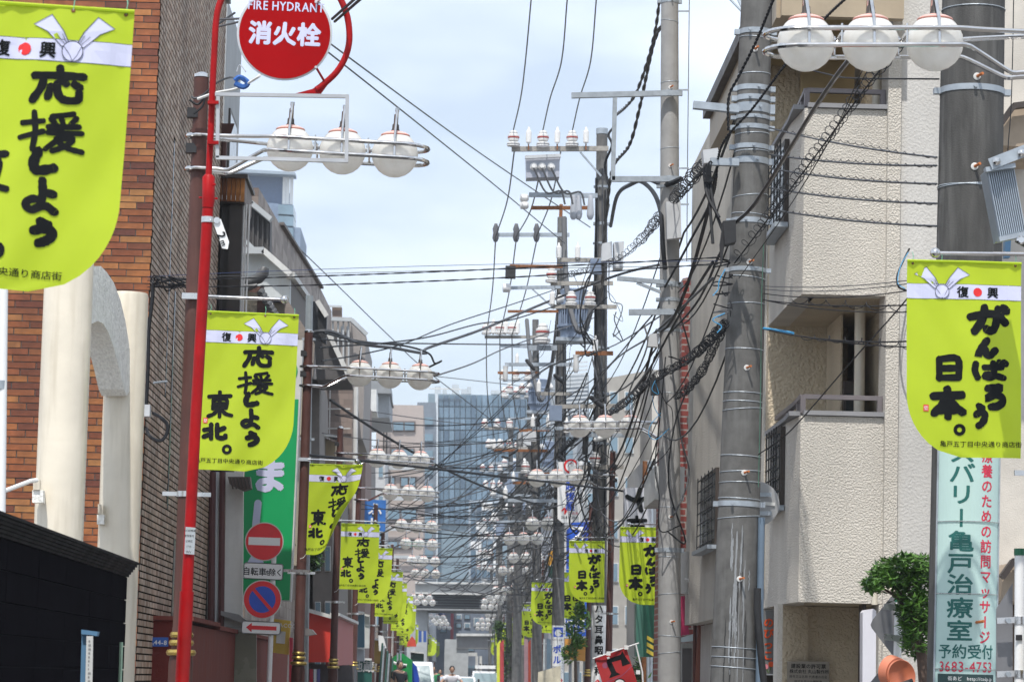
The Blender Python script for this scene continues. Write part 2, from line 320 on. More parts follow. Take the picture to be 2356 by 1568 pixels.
class Flat:
    """2D print: u to the right, v downwards, in metres"""
    def __init__(s): s.v = []; s.f = []; s.m = []
    def poly(s, pts, mi=0, ly=1):
        n = len(s.v); s.v += [(p[0], p[1], ly) for p in pts]; s.f.append(tuple(range(n, n+len(pts)))); s.m.append(mi); return s
    def rect(s, u0, v0, u1, v1, mi=0, ly=1): return s.poly([(u0, v0), (u0, v1), (u1, v1), (u1, v0)], mi, ly)
    def rrect(s, u0, v0, u1, v1, r, mi=0, ly=1):
        p = []
        for cx, cy, a in ((u1-r, v0+r, -90), (u1-r, v1-r, 0), (u0+r, v1-r, 90), (u0+r, v0+r, 180)):
            for k in range(5):
                t = math.radians(a+90*k/4); p.append((cx+r*math.cos(t), cy+r*math.sin(t)))
        return s.poly(p, mi, ly)
    def disc(s, u, v, r, mi=0, ly=1, n=40, r2=0):
        if not r2: return s.poly([(u+r*math.cos(2*math.pi*k/n), v+r*math.sin(2*math.pi*k/n)) for k in range(n)], mi, ly)
        for k in range(n):
            a, b = 2*math.pi*k/n, 2*math.pi*(k+1)/n
            s.poly([(u+r*math.cos(a), v+r*math.sin(a)), (u+r*math.cos(b), v+r*math.sin(b)), (u+r2*math.cos(b), v+r2*math.sin(b)), (u+r2*math.cos(a), v+r2*math.sin(a))], mi, ly)
    def stroke(s, pts, w, mi=0, ly=1, rough=0, k=4, n=7):
        q = [V((p[0], p[1], 0)) for p in pts]
        if len(q) > 2: q = smoothpath(q, k)
        elif rough: q = [q[0].lerp(q[1], i/4) for i in range(5)]
        L = []; Rr = []
        for i, p in enumerate(q):
            t = (q[min(i+1, len(q)-1)]-q[max(i-1, 0)]).normalized(); nn = V((-t.y, t.x, 0))
            ww = w/2*(1+R.uniform(-rough, rough))
            L.append(p+nn*ww); Rr.append(p-nn*ww)
        for i in range(len(q)-1): s.poly([L[i], Rr[i], Rr[i+1], L[i+1]], mi, ly)
        for p, t, in ((q[0], q[0]-q[1]), (q[-1], q[-1]-q[-2])):
            a = math.atan2(t.y, t.x)
            s.poly([(p.x+w/2*math.cos(a-math.pi/2+math.pi*i/n)*(1+R.uniform(-rough, rough)), p.y+w/2*math.sin(a-math.pi/2+math.pi*i/n)*(1+R.uniform(-rough, rough))) for i in range(n+1)], mi, ly)
        return s
    def brush(s, ch, cu, cv, size, mi=0, ly=3, w=15, rot=-.04, sy=None):
        if ch == '。':
            s.disc(cu, cv, size*.5, mi, ly, 14, size*.2); return
        sy = sy or size; wa = w/100*size if w > 1 else w; size -= wa*.75; sy -= wa*.75
        for st in BR[ch]:
            s.stroke([(cu+((x-50)*math.cos(rot)-(50-y)*math.sin(rot))/100*size, cv+((x-50)*math.sin(rot)+(50-y)*math.cos(rot))/100*sy) for x, y in st], wa, mi, ly, .10)
    def text(s, st, cu, cv, size, mi=0, ly=2, bold=.01, vertical=False, sx=1, pitch=1.0, left=False):
        CJ = lambda c: ord(c) > 0x2E80
        if vertical:
            n = len(st)
            for i, ch in enumerate(st): s._g(ch, cu, cv+(i-(n-1)/2)*size*pitch, size, mi, ly, bold, sx, ch in 'ー－')
            return s
        ws = []
        for ch in st:
            if ch == ' ': ws.append(.3); continue
            vs, _ = glyph(ch, 0.0); ws.append(1.0 if CJ(ch) else (max(v[0] for v in vs)+.09 if vs else .3))
        tot = sum(ws)*size*sx*pitch; u = cu if left else cu-tot/2
        for ch, w in zip(st, ws):
            if ch != ' ': s._g(ch, u+w*size*sx*pitch/2, cv, size, mi, ly, bold, sx)
            u += w*size*sx*pitch
        return s
    def _g(s, ch, cu, cv, size, mi, ly, bold, sx=1, rot=False):
        vs, fs = glyph(ch, bold)
        if not vs: return
        if ord(ch) > 0x2E80: cx, cy = .5, .38
        else: cx = (min(v[0] for v in vs)+max(v[0] for v in vs))/2; cy = .36
        n = len(s.v)
        K = 1 if bold < .006 else (4 if bold < .012 else 6)
        for q in range(K):
            ox, oy = (0, 0) if K == 1 else (bold*1.25*math.cos(2*math.pi*(q+.25)/K), bold*1.25*math.sin(2*math.pi*(q+.25)/K))
            n = len(s.v)
            for x, y in vs:
                a, b = (x-cx)*size*sx+ox*size, -(y-cy)*size+oy*size
                if rot: a, b = -b, a
                s.v.append((cu+a, cv+b, ly+.12*q))
            for f in fs: s.f.append(tuple(i+n for i in f)); s.m.append(mi)
    def build(s, name, mats, fmap, parent=None, du=None, dv=None, th=.0022):
        bm = bmesh.new(); vs = [bm.verts.new(v) for v in s.v]
        for f, m in zip(s.f, s.m):
            try: fa = bm.faces.new([vs[i] for i in f]); fa.material_index = m
            except ValueError: pass
        for ax, d in ((0, du), (1, dv)):
            if not d or not s.v: continue
            lo = min(v[ax] for v in s.v); hi = max(v[ax] for v in s.v); k = math.floor(lo/d)+1
            while k*d < hi:
                c = [0, 0, 0]; c[ax] = k*d; nn = [0, 0, 0]; nn[ax] = 1
                bmesh.ops.bisect_plane(bm, geom=bm.verts[:]+bm.edges[:]+bm.faces[:], plane_co=c, plane_no=nn); k += 1
        o0 = wloc(parent) if parent is not None else V((0, 0, 0))
        for v in bm.verts: v.co = fmap(v.co.x, v.co.y, v.co.z*th) - o0
        me = bpy.data.meshes.new(name); bm.to_mesh(me); bm.free()
        for m in (mats if isinstance(mats, (list, tuple)) else [mats]): me.materials.append(m)
        o = bpy.data.objects.new(name, me); COL.objects.link(o)
        if parent is not None: o.parent = parent
        return o
def planemap(O, ux, uv):
    O, ux, uv = V(O), V(ux).normalized(), V(uv).normalized(); n = uv.cross(ux).normalized()
    if n.y > 0: n = -n
    return lambda u, v, h: O + ux*u + uv*v + n*h
def wrapmap(C, Rr, W_, top, lean=(0, 0)):
    """C centre of the pole (x, y), sheet W_ wide wrapped round it, facing the camera"""
    def f(u, v, h):
        a = (u-W_/2)/Rr
        return V((C[0]+(Rr+h)*math.sin(a)+lean[0]*(top-v), C[1]-(Rr+h)*math.cos(a)+lean[1]*(top-v), top-v))
    return f
# ================================================================== ground, road
def struct(name, x0, x1, y0, y1, z0, z1, m): return tag(boxo(name, x0, x1, y0, y1, z0, z1, m), kind='structure')
struct('ground', -900, 900, -60, 1400, -.3, -.02, mat('ground_dirt', (.16, .15, .14), .9, bump=.3))
struct('road', -2.0, 3.2, -40, 520, -.02, 0, asphalt)
struct('pavement', -3.6, -2.0, -40, 520, -.02, .12, mat('pavement_stone', (.28, .27, .26), .85, var=.15, bump=.3))
struct('pavement', 3.2, 4.6, -40, 520, -.02, .12, MATS['pavement_stone'])
struct('road_marking', -1.75, -1.63, -40, 520, .003, .007, white)
struct('road_marking', 2.85, 2.97, -40, 520, .003, .007, white)

# ================================================================== near left: brick building
YB = 34.0; XB = -3.43
brickA = ramp_mat('front_brick', [(.20,.055,.025), (.30,.095,.03), (.16,.045,.025), (.38,.14,.04), (.26,.075,.03), (.42,.19,.06), (.33,.10,.03), (.13,.04,.025)], .5, False)
brickS = ramp_mat('side_tile', [(.52,.385,.29), (.66,.53,.43), (.46,.32,.23), (.72,.60,.50), (.56,.42,.32), (.38,.25,.18), (.62,.46,.35)], .55, True, .2, .08)
brickS1 = ramp_mat('side_tile_single', [(.52,.385,.29), (.66,.53,.43), (.46,.32,.23), (.72,.60,.50), (.56,.42,.32), (.38,.25,.18), (.62,.46,.35)], .55, False, .2, .08)
mortar = mat('mortar', (.12, .11, .105), .9, var=.2, vs=10)
dmortar = mat('dark_mortar', (.022, .017, .014), .95, var=.2, vs=10, spec=0)
bb = empty('brick_building', (XB, YB, 0), 'three storey building faced in orange brown brick with pale tiles on its street side', 'building')
boxo('wall', -12, XB, YB+.012, 43.5, 0, 11.0, dmortar, bb)
boxo('mortar_bed', -12, XB-.012, YB+.004, YB+.012, 0, 11.0, mortar, bb)
boxo('parapet', -12, XB+.06, YB-.05, 43.55, 11.0, 11.3, concg, bb)
CH, BL = .0765, .352
jb = .011
shared = {}
def brick_mesh(w, h, d, m):
    k = (round(w, 3), h, d, m.name)
    if k not in shared:
        b = MB().box(-w/2, w/2, -d, 0, -h/2, h/2)
        me = bpy.data.meshes.new('brick'); me.from_pydata(b.v, [], b.f); me.materials.append(m); shared[k] = me
    return shared[k]
rest = MB()
cand = []
for r in range(0, 144):
    z = CH*(r+.5)
    off = (0, .5, .25, .75)[r % 4]
    for k in range(0, 26):
        x1 = XB - .012 - (k-1+off)*BL*1.0 - 0; x0 = x1 - BL + jb
        x1 = min(x1, XB-.0015)
        if x1 - x0 < .04: continue
        vis = -5.05 < x0 and x1 < XB+.01 and 2.2 < z < 9.5
        cand.append((x0, x1, z, vis))
R2 = random.Random(3)
vis = [c for c in cand if c[3]]
def hid(c):   # hidden behind the banner, the black wall or the columns
    px = 1024 + (c[0]+c[1])/2*7000/YB + .02*900; py = 1554 - (c[2]-CZ)*7000/YB
    return py < 650 and px < 255 or py > 1250 or px < 105 and py < 700 or 108 < px < 200
vis.sort(key=lambda c: (hid(c), abs(c[2]-6)))
single = set(id(c) for c in vis[:300])
def brick_obj(name, me, loc, parent):
    o = bpy.data.objects.new(name, me); COL.objects.link(o); o.parent = parent; o.location = V(loc)-wloc(parent); return o
for c in cand:
    x0, x1, z, v = c
    d = .010 + R2.uniform(0, .005)
    if id(c) in single: brick_obj('brick', brick_mesh(x1-x0, CH-jb, round(d, 3), brickA), ((x0+x1)/2, YB+.004, z), bb)
    else: rest.box(x0, x1, YB+.004-d, YB+.004, z-(CH-jb)/2, z+(CH-jb)/2)
brickR = ramp_mat('front_brick_rest', [(.20,.055,.025), (.30,.095,.03), (.16,.045,.025), (.38,.14,.04), (.26,.075,.03), (.42,.19,.06), (.33,.10,.03), (.13,.04,.025)], .5, True)
tag(rest.build('brickwork', brickR, bb), kind='stuff')
# street side: small tiles in the same courses, real pieces
sidew = MB()
wins = [(36.2, 36.32, 4.6, 7.7), (37.0, 37.15, 3.3, 6.0), (39.4, 40.5, 6.0, 7.4), (38.1, 38.9, 1.2, 3.0), (40.0, 41.2, 1.0, 3.2)]
sc, sn = [], 0
for r in range(0, 144):
    z = CH*(r+.5)
    y = YB + .02 + (.06 if r % 2 else 0)
    while y < 43.4:
        y1 = y + .125
        if not any(a-.05 < (y+y1)/2 < b+.05 and c < z < d for a, b, c, d in wins):
            d = .004 + R2.uniform(0, .002)
            if sn < 300 and 5.2 < z < 7.2 and y < 37.2 and 1024+XB*7000/y > 318:
                o = bpy.data.objects.new('tile', brick_mesh(.109, CH-.019, .005, brickS1)); COL.objects.link(o); o.parent = bb
                o.rotation_euler = (0, 0, math.pi/2); o.location = V((XB, (y+y1)/2-.006, z))-wloc(bb); sn += 1
            else: sidew.box(XB, XB+d, y, y1-.014, z-(CH-.019)/2, z+(CH-.019)/2)
        y = y1
tag(sidew.build('tilework', brickS, bb), kind='stuff')
for a, b, c, d in wins:
    w = boxo('window', XB-.10, XB+.003, a, b, c, d, darkbr, bb); boxo('pane', XB+.003, XB+.006, a+.03, b-.03, c+.04, d-.04, glassd, w)
# flush grey block and downpipe head behind
gb = empty('concrete_block_building', (XB, 45, 0), 'grey concrete building end rising behind the tiled wall, brown rain hopper on it', 'building')
boxo('wall', -9, -3.57, 45.5, 48.7, 0, 11.5, concg, gb)
for z in (3.4, 5.9, 8.4): boxo('joint_band', -3.57, -3.558, 45.53, 48.68, z, z+.03, mat('joint_dark', (.2, .21, .22), .9), gb)
w = boxo('window', -3.57, -3.54, 46.4, 47.9, 8.9, 10.0, darkbr, gb); boxo('pane', -3.54, -3.536, 46.48, 47.82, 8.97, 9.93, glassd, w)
h = MB().hexa([P(498,314,43.3), P(530,314,43.3), P(540,284,43.3), P(490,284,43.3)][::1], [P(498,314,43.6), P(530,314,43.6), P(540,284,43.6), P(490,284,43.6)])
hop = h.build('rain_hopper', brown, gb); MB().tube([P(515,314,43.4), P(511,404,43.4)], .055, 8).build('downpipe', brown, hop)

# ------------------------------------------------------------------ cream porch columns
pc = empty('porch_remains', (-2.99, 26, 0), 'pair of thick cream painted columns joined by a broken arch beam', 'porch')
def column(x, y, r, z1, name='column'):
    MB().lathe((x, y, 0), [(r*1.02, 0), (r, .5), (r*.985, z1-.03), (r*.93, z1)], 40).build(name, cream, pc, True)
column(-3.09, 24.2, .197, 4.62); column(-2.765, 25.6, .176, 4.51)
# arch beam: outline in the street-parallel plane
def arch_pts():
    o = []
    top = [(210,612),(232,612),(245,625),(262,650),(277,690),(288,735),(297,790),(299,830),(298,900),(292,910)]
    bot = [(285,895),(275,850),(262,800),(250,765),(238,745),(225,738),(208,746)]
    return top+bot
def YX(px, X):  # street distance at which a point on plane x = X shows at column px
    return X*7000/(px-1024-22)
a = [];
for x, y in arch_pts():
    Yd = 24.3 + (x-208)/(300-208)*1.15
    a.append(P(x, y, Yd))
beam = MB().prism(list(reversed(a)), (-.22, .10, 0)).build('arch_beam', creamr, pc)
for x, y, y2, w in ((236, 1183, 1205, 13), (96, 1127, 1155, 22)):
    Yd = 24 if x < 200 else 25.5
    l = panelP('lug', [(x-w, y), (x+3, y), (x+3, y2), (x-w, y2)], Yd-.1, .12, creamr, pc)
    panelP('lug_cap', [(x-w+2, y-24), (x-5, y-24), (x-5, y-1), (x-w+2, y-1)], Yd-.12, .1, cream, l)
MB().tube([P(-60, 1160, 22.5), P(2, 1132, 22.5), P(70, 1106, 23.7), P(84, 1104, 23.8)], .018, 8).build('handrail', white, pc, True)
lp = empty('white_pole', P(0, 1568, 19), 'pale grey pole with a dark band at the left edge before the brick wall', 'pole')
MB().tube([P(-3, 1700, 19), P(9, 600, 19)], .028, 12).build('pole_tube', white, lp, True); MB().tube([P(2, 895, 19), P(3, 875, 19)], .034, 12).build('band', galv, lp, True)

# ------------------------------------------------------------------ black panelled wall
bw = empty('black_wall', (-2.3, 18, 0), 'black panelled garden wall with moulded black coping in front of the columns', 'wall')
wx = -2.30; hz = 2.01
blkw = mat('black_panel', (.010, .009, .011), .8, var=.15, vs=2, spec=0)
blkj = mat('black_joint', (.028, .028, .032), .8, spec=0)
boxo('core', wx-.16, wx-.012, 12, 21.95, 0, hz, blkj, bw)
ys = [12.2, 13.45, 14.7, 15.95, 17.2, 18.45, 19.7, 20.95, 21.95]
for i in range(len(ys)-1):
    for k in range(15):
        z0 = hz - .165*(k+1)
        if z0 < -.1: continue
        b = MB().box(wx-.012, wx+R2.uniform(0, .003), ys[i]+.005, ys[i+1]-.005, z0+.004, z0+.161).build('panel', blkw, bw)
cp = MB()
for i in range(6):
    cp.box(wx-.2-.012*i, wx+.012+.013*i, 12, 21.97+.008*i, hz+.018*i, hz+.018*(i+1)-.001)
cp.build('coping', mat('black_coping', (.012, .012, .014), .6, spec=.05), bw)
# blue notice post
nb = empty('notice_post', P(205, 1568, 17), 'small blue roofed post holding white paper notices before the black wall', 'notice post')
MB().prism(list(reversed(quadP([(187,1447),(225,1452),(222,1462),(205,1459),(187,1458)], 17.0))), (0, .1, 0)).build('roof', bluesteel, nb)
panelP('backboard', [(188,1458),(199,1459),(196,1700),(181,1700)], 17.03, .05, bluesteel, nb)
pp = panelP('paper', [(199,1462),(214,1462),(210,1700),(193,1700)], 17.0, .012, whited, nb)
fl = Flat()
for k in range(26): fl.rect(.012, .02+k*.022, .012+R2.uniform(.004, .016), .032+k*.022, 0, 1)
O = P(199, 1463, 17); fl.build('print', [mat('faded_ink', (.25, .25, .25), .8)], planemap(O, (1, 0, 0), P(195, 1690, 17)-O), nb)
gp = MB().tube([P(272, 1700, 21.4), P(279, 1476, 21.4)], .014, 6).build('green_pole', mat('pale_green', (.35, .5, .35), .5)); tag(gp, 'thin pale green post beside the right cream column', 'post')

# ------------------------------------------------------------------ brown-red low wall
rw = empty('red_brown_wall', (-3.0, 36, 0), 'low red brown rendered wall running along the street behind the poles', 'wall')
rwm = mat('red_render', (.19, .055, .043), .8, spec=.12, var=.10, vs=2, bump=.9, bs=55, bd=.008, streak=.3, streakcol=(.26, .12, .10))  # paler than the front face: grazing gloss of the street side put into the colour
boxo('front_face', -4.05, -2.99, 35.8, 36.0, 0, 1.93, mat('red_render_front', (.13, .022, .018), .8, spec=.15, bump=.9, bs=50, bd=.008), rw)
boxo('side_face', -3.2, -2.99, 36.0, 58, 0, 1.89, rwm, rw)
for i, (a_, b_) in enumerate(((35.74, 40), (40, 45), (45, 50), (50, 58.05))): boxo('coping', -3.25 if i else -4.1, -2.95, a_, b_-.012, 1.895 if i else 1.935, 1.95 if i else 1.985, rwm, rw)
ap = empty('address_plate', P(338, 1465, 35.7), 'small blue house number plate fixed to the red brown wall', 'sign')
pl = panelP('plate', [(337,1465),(387,1465),(387,1486),(337,1486)], 35.78, .012, inkblue, ap)
fl = Flat(); s_ = 35.78/7000
fl.text('亀戸', .04, .03, .036, 0, 1, .005); fl.text('五丁目', .045, .075, .032, 0, 1, .005); fl.text('44-8', .165, .053, .075, 0, 1, .012)
O = P(337, 1465, 35.779); fl.build('lettering', [white], planemap(O, (1, 0, -.01), (0, 0, -1)), ap)
# ================================================================== street lamps
def make_lamp(s, label, group):
    """s = +1: pole on the left, arm to the right"""
    t = empty('street_lamp', (0, 0, 0), label, 'street lamp', group)
    B = lambda m, n, mt, p=t, sm=True: m.build(n, mt, p, sm, local=True)
    B(MB().lathe((0,0,0), [(.085, 0), (.08, 1.7), (.076, 1.71), (.062, 6.24), (.061, 6.30)], 20), 'pole', brown)
    B(MB().lathe((0,0,0), [(.066, 6.30), (.066, 6.325), (.03, 6.345)], 20), 'pole_cap', chrome)
    B(MB().lathe((0,0,0), [(.10, 0), (.10, 1.42), (.085, 1.5)], 20), 'pole_foot', brown)
    for z, r in ((1.50, .125), (1.58, .105), (1.645, .10)):
        B(MB().lathe((0,0,z), [(r-.035, -.026), (r-.01, -.022), (r, 0), (r-.01, .022), (r-.035, .026)], 24), 'ring', gold)
    dr = .030
    def rail(z, zl):
        x0, x1, w, w0 = .56, 1.92, .21, .085
        pts = []
        side = [(-.02, w0, zl), (.16, w0, zl)] + ([(.24, w0+.005, zl-.005), (.30, w0+.02, zl+.02), (.50, w-.05, z-.03), (.58, w-.015, z)] if zl != z else [(.45, w-.06, z), (.60, w-.01, z)]) + [(.72, w, z), (1.2, w, z), (x1-w, w, z)]
        side = [(x, y, zz-(x*dr if x > 0 else 0)) for x, y, zz in side]
        f = smoothpath([V((s*x, -y, zz)) for x, y, zz in side], 3)
        arc = [V((s*(x1-w+w*math.sin(a)), -w*math.cos(a), z-dr*(x1-w+w*math.sin(a)))) for a in [math.pi*i/10 for i in range(1, 10)]]
        bk = [V((p.x, -p.y, p.z)) for p in reversed(f)]
        wrap = [V((s*(-.02-w0*math.sin(a)), w0*math.cos(a), zl)) for a in [math.pi*i/7 for i in range(1, 7)]]
        return f+arc+bk+wrap
    B(MB().tube(rail(5.80, 5.80), .0175, 8, closed=True), 'upper_rail', chrome)
    B(MB().tube(rail(5.685, 5.52), .0175, 8, closed=True), 'lower_rail', chrome)
    for z in (5.83, 5.52): B(MB().lathe((0,0,z-.025), [(.075, 0), (.075, .05)], 20), 'collar', brown)
    for x in (.98, 1.42):
        B(MB().tube([(s*x, -.21, 5.83-x*dr), (s*x, -.21, 5.70-x*dr)], .008, 6), 'spacer', chrome); B(MB().tube([(s*x, .21, 5.83-x*dr), (s*x, .21, 5.70-x*dr)], .008, 6), 'spacer', chrome)
        B(MB().tube([(s*x, -.2, 5.76-x*dr), (s*x, .2, 5.76-x*dr)], .016, 6), 'cross_tube', chrome)
    for x in (.76, 1.20, 1.64):
        z = 5.74 - x*dr
        g = B(MB().ball((s*x, 0, z), .195, 24, 0), 'globe', globe_m)
        B(MB().lathe((s*x, 0, z), [(.117, .157), (.122, .163), (.118, .168), (.085, .184), (.04, .197), (.03, .2)], 24), 'globe_cap', pink_m, g)
        B(MB().lathe((s*x, 0, z), [(.121, .150), (.124, .156), (.121, .160)], 24), 'globe_rim', rim_m, g)
        B(MB().lathe((s*x, 0, z), [(.04, .198), (.03, .215), (.028, .25), (.018, .262), (.014, .34)], 10), 'lamp_holder', darkbr, g)
        B(MB().tube([(s*x, -.205, 5.69-x*dr), (s*x, -.19, 5.86-x*dr), (s*(x+.01), -.03, 6.11-x*dr), (s*(x+.01), 0, 6.12-x*dr)], .0115, 8), 'hanger', chrome)
        B(MB().tube([(s*x, .205, 5.69-x*dr), (s*x, .19, 5.86-x*dr), (s*(x+.01), .03, 6.11-x*dr), (s*(x+.01), 0, 6.12-x*dr)], .0115, 8), 'hanger', chrome)
        B(MB().lathe((s*(x+.01), 0, 6.105-x*dr), [(.018, 0), (.018, .03)], 8), 'hanger_cap', galv)
    zr = 4.44
    B(MB().tube([(s*.05, -.10, zr), (s*.73, -.10, zr-.01)], .014, 8), 'banner_rod', chrome)
    B(MB().ball((s*.76, -.10, zr-.01), .036, 14), 'rod_ball', chrome)
    B(MB().box(-.09, .09, -.105, -.06, zr-.025, zr+.025), 'rod_clamp', steel, t, False)
    B(MB().lathe((0,0,2.78), [(.083, 0), (.083, .045)], 18), 'strap', steel)
    B(MB().box(-.20, .20, -.012, .012, 2.785, 2.82), 'strap_wing', steel, t, False)
    for z in (5.95, 5.65):
        B(MB().prism([(-s*.06-.045, -.07, z), (-s*.06+.045, -.07, z), (-s*.06+.045, -.07, z+.05), (-s*.06+.02, -.07, z+.08), (-s*.06-.045, -.07, z+.08)], (0, .09, 0)), 'black_cap', blk, t, False)
    return t
ordn = ['nearest', 'second', 'third', 'fourth', 'fifth', 'sixth', 'seventh', 'eighth', 'ninth', 'tenth', 'eleventh', 'twelfth', 'thirteenth', 'fourteenth', 'fifteenth', 'sixteenth', 'seventeenth', 'eighteenth', 'nineteenth', 'twentieth', 'twenty-first', 'twenty-second', 'twenty-third']
L_lamps = [(25.2,-2.175),(44.2,-2.12),(61.5,-2.25),(72.8,-2.18),(89,-2.15),(101,-2.18),(115.6,-2.13),(130,-2.15),(169,-2.65),(180,-2.5),(224,-1.9),(237,-1.75),(250,-1.6),(270,-1.4),(283,-1.25),(296,-1.1),(325,-.85),(351,-.6),(381,-.3),(412,0)]
R_lamps = [(20.3,3.98),(52.2,3.84),(66,3.52),(85.5,3.98),(95,3.53),(110,4.0),(123.5,3.86),(149,4.7),(151,4.05),(165,3.95),(174,3.8),(187,3.9),(212,4.5),(230,4.3),(250,4.2),(270,4.4),(285,4.6),(300,4.9),(315,4.9),(330,5.0),(360,5.3)]
lampL = make_lamp(1, '', 'three-globe street lamps on the left kerb')
lampR = make_lamp(-1, '', 'three-globe street lamps on the right kerb')
notesL = ['behind the hydrant sign pole', 'beside the green sign', 'behind the curled banner']
notesR = ['before the dark pole', 'behind the pale pole', 'in front of the white sign']
for proto, lst, side, notes in ((lampL, L_lamps, 'left', notesL), (lampR, R_lamps, 'right', notesR)):
    for i, (y, x) in enumerate(lst):
        nt_ = notes[i] if i < len(notes) else 'down the street'
        lb = f'{side} kerb lamp with three globes, {ordn[i]} along, {nt_}'
        if i == 0: proto.location = (x, y, 0); proto['label'] = lb; la = proto
        else: la = copy_tree(proto, (x, y, 0), None, lb)
        if side == 'right' and i == 1: second_right = la
for la, dzr in ((lampR, -.17), (second_right, -.40)):
    for ch in la.children:
        if ch.name.startswith(('banner_rod', 'rod_ball', 'rod_clamp')): ch.location.z += dzr
# ================================================================== banners
BW, BH = .77, 1.32
def banner_shape(s, style=0):
    """returns map (u 0..W left to right as seen, v down) -> local point; origin at top left as seen"""
    def f(u, v, h):
        a = v/BH; q = u/BW
        if s < 0: q = 1-q
        y = .022*math.sin(q*7+a*3+style) * (.3+a) + .02*math.sin(a*5+style*2)*a
        for e in (.05, .36 if s > 0 else .70, .95): y += .010*math.exp(-a*7)*math.exp(-abs(q-e)*6)*math.cos((q-e)*45)
        y += .006*math.sin(q*19+a*11+style)*math.sin(a*9)
        x = u; z = -v
        if style == 9:     # wind curls the free lower corner
            fold = max(0, (q - .62 + .50*a))
            k = fold*fold*1.1*a
            x = u - k*.55; z = -v + fold*a*.75*min(1, 1.3*fold); y = y - fold*.30
        if style == 8:
            fold = max(0, a-.5)*q; x = u - .12*fold; y -= .25*fold
        return V((x, y - h, z))
    return f
def cloth_outline(s):
    def rng(v):
        a = v/BH; lo, hi = 0, BW
        if a > .68:
            t = (a-.68)/.32; c = .52*BW*(1-math.sqrt(max(0, 1-t*t)))
            if s > 0: hi = BW - c
            else: lo = c
        return lo, hi
    return rng
def make_banner(s, style, label, group, detail=True):
    t = empty('banner', (0, 0, 0), label, 'banner', group)
    f = banner_shape(s, style); rng = cloth_outline(s)
    b = MB(); nu, nv = (18, 30) if detail else (8, 14)
    vv = [BH*i/nv for i in range(nv+1)]; vv[-1] = BH*.9995
    for v in vv:
        lo, hi = rng(v)
        for j in range(nu+1): b.v.append(tuple(f(lo+(hi-lo)*j/nu, v, 0)))
    for i in range(nv):
        for j in range(nu):
            k = i*(nu+1)+j; b.f.append((k, k+nu+1, k+nu+2, k+1)); b.m.append(0)
    b.build('cloth', lime, t, True, local=True)
    # hem tube at the top
    MB().tube([f(0, .008, .004), f(BW*.5, .008, .004), f(BW, .008, .004)], .009, 6).build('hem', lime, t, True, local=True)
    W_, H_ = BW, BH
    fl = Flat(); mir = s < 0
    ku = .655 if not mir else .305
    k1, k2, k3 = (.235, .37, .51) if not mir else (.485, .615, .75)
    bv0, bv1 = .122*H_, .196*H_
    def band(u0, u1, fl):
        n = 8
        for i in range(n): fl.rect(u0+(u1-u0)*i/n, bv0, u0+(u1-u0)*(i+1)/n, bv1, 0, 1)
    fb = Flat(); band(0, W_, fb); 
    fb.rect(0, bv0-.003, W_, bv0, 1, 1); fb.rect(0, bv1, W_, bv1+.003, 1, 1)
    fb.build('white_band', [band_m, outline], f, t, .05, .1) if detail else fb.build('white_band', [band_m, outline], f, t, .1, None)
    kx, ky = ku*W_, .160*H_
    def rib(pts, fl):
        P_ = smoothpath([V((p[0], p[1], 0)) for p in pts], 3)
        fl.stroke([(p.x, p.y) for p in P_]+[(P_[0].x, P_[0].y)], .006, 1, 3, k=1, n=2)
        return [(p.x, p.y) for p in P_]
    fk = Flat()
    for sg in (-1, 1):
        q = [(kx+sg*.015, ky-.03), (kx+sg*.045, ky-.09), (kx+sg*.105, ky-.165), (kx+sg*.185, ky-.115), (kx+sg*.12, ky-.085), (kx+sg*.05, ky-.02)]
        fk.poly(q[:2]+q[-2:], 0, 2); fk.poly([q[1], q[2], q[3], q[4]], 0, 2)
        fk.stroke(q+[q[0]], .004, 1, 3, k=1, n=2)
        fk.stroke([(kx+sg*.025, ky-.03), (kx+sg*.05, ky-.075)], .003, 1, 3.4); fk.stroke([(kx+sg*.035, ky-.03), (kx+sg*.075, ky-.07)], .003, 1, 3.4)
    fk.disc(kx, ky, .047, 0, 4, 20); fk.disc(kx, ky, .049, 1, 4.4, 20, .045)
    fk.stroke([(kx-.04, ky-.02), (kx-.01, ky+.02), (kx, ky+.045)], .003, 1, 4.8); fk.stroke([(kx+.038, ky-.02), (kx+.02, ky+.02), (kx, ky+.045)], .003, 1, 4.8)
    fk.build('ribbon_knot', [band_m, outline], f, t)
    fd = Flat(); fd.disc(k2*W_, ky, .030, 0, 2, 20); fd.build('red_disc', [inkred], f, t)
    ft = Flat()
    if detail:
        ft.text('復', k1*W_, ky, .078, 0, 2, .022); ft.text('興', k3*W_, ky, .078, 0, 2, .022)
    else:
        for k in (k1, k3): ft.rect(k*W_-.03, ky-.03, k*W_+.03, ky+.03, 0, 2)
    X = lambda q: q*W_
    if not mir:
        col = [('応',.59,.287,.37,.155,.038),('援',.567,.445,.41,.156,.027),('し',.527,.55,.22,.10,.046),('よ',.53,.672,.26,.138,.038),('う',.57,.795,.22,.10,.046),('東',.20,.587,.31,.178,.034),('北',.165,.758,.29,.122,.040),('。',.305,.868,.11,0,0)]
        foot = (.33, 0, .94)
    else:
        col = [('が',.71,.30,.39,.163,.056),('ん',.685,.447,.23,.115,.052),('ば',.72,.558,.35,.112,.045),('ろ',.765,.69,.255,.138,.052),('う',.647,.79,.17,.128,.048),('日',.367,.551,.285,.145,.047),('本',.366,.727,.32,.172,.057),('。',.473,.86,.105,0,0)]
        foot = (.655, 0, .932)
    for c, u, v, z, hh, sw in col: ft.brush(c, X(u), v*H_, z*W_, 0, 2, w=sw or 15, sy=hh*H_ or None)
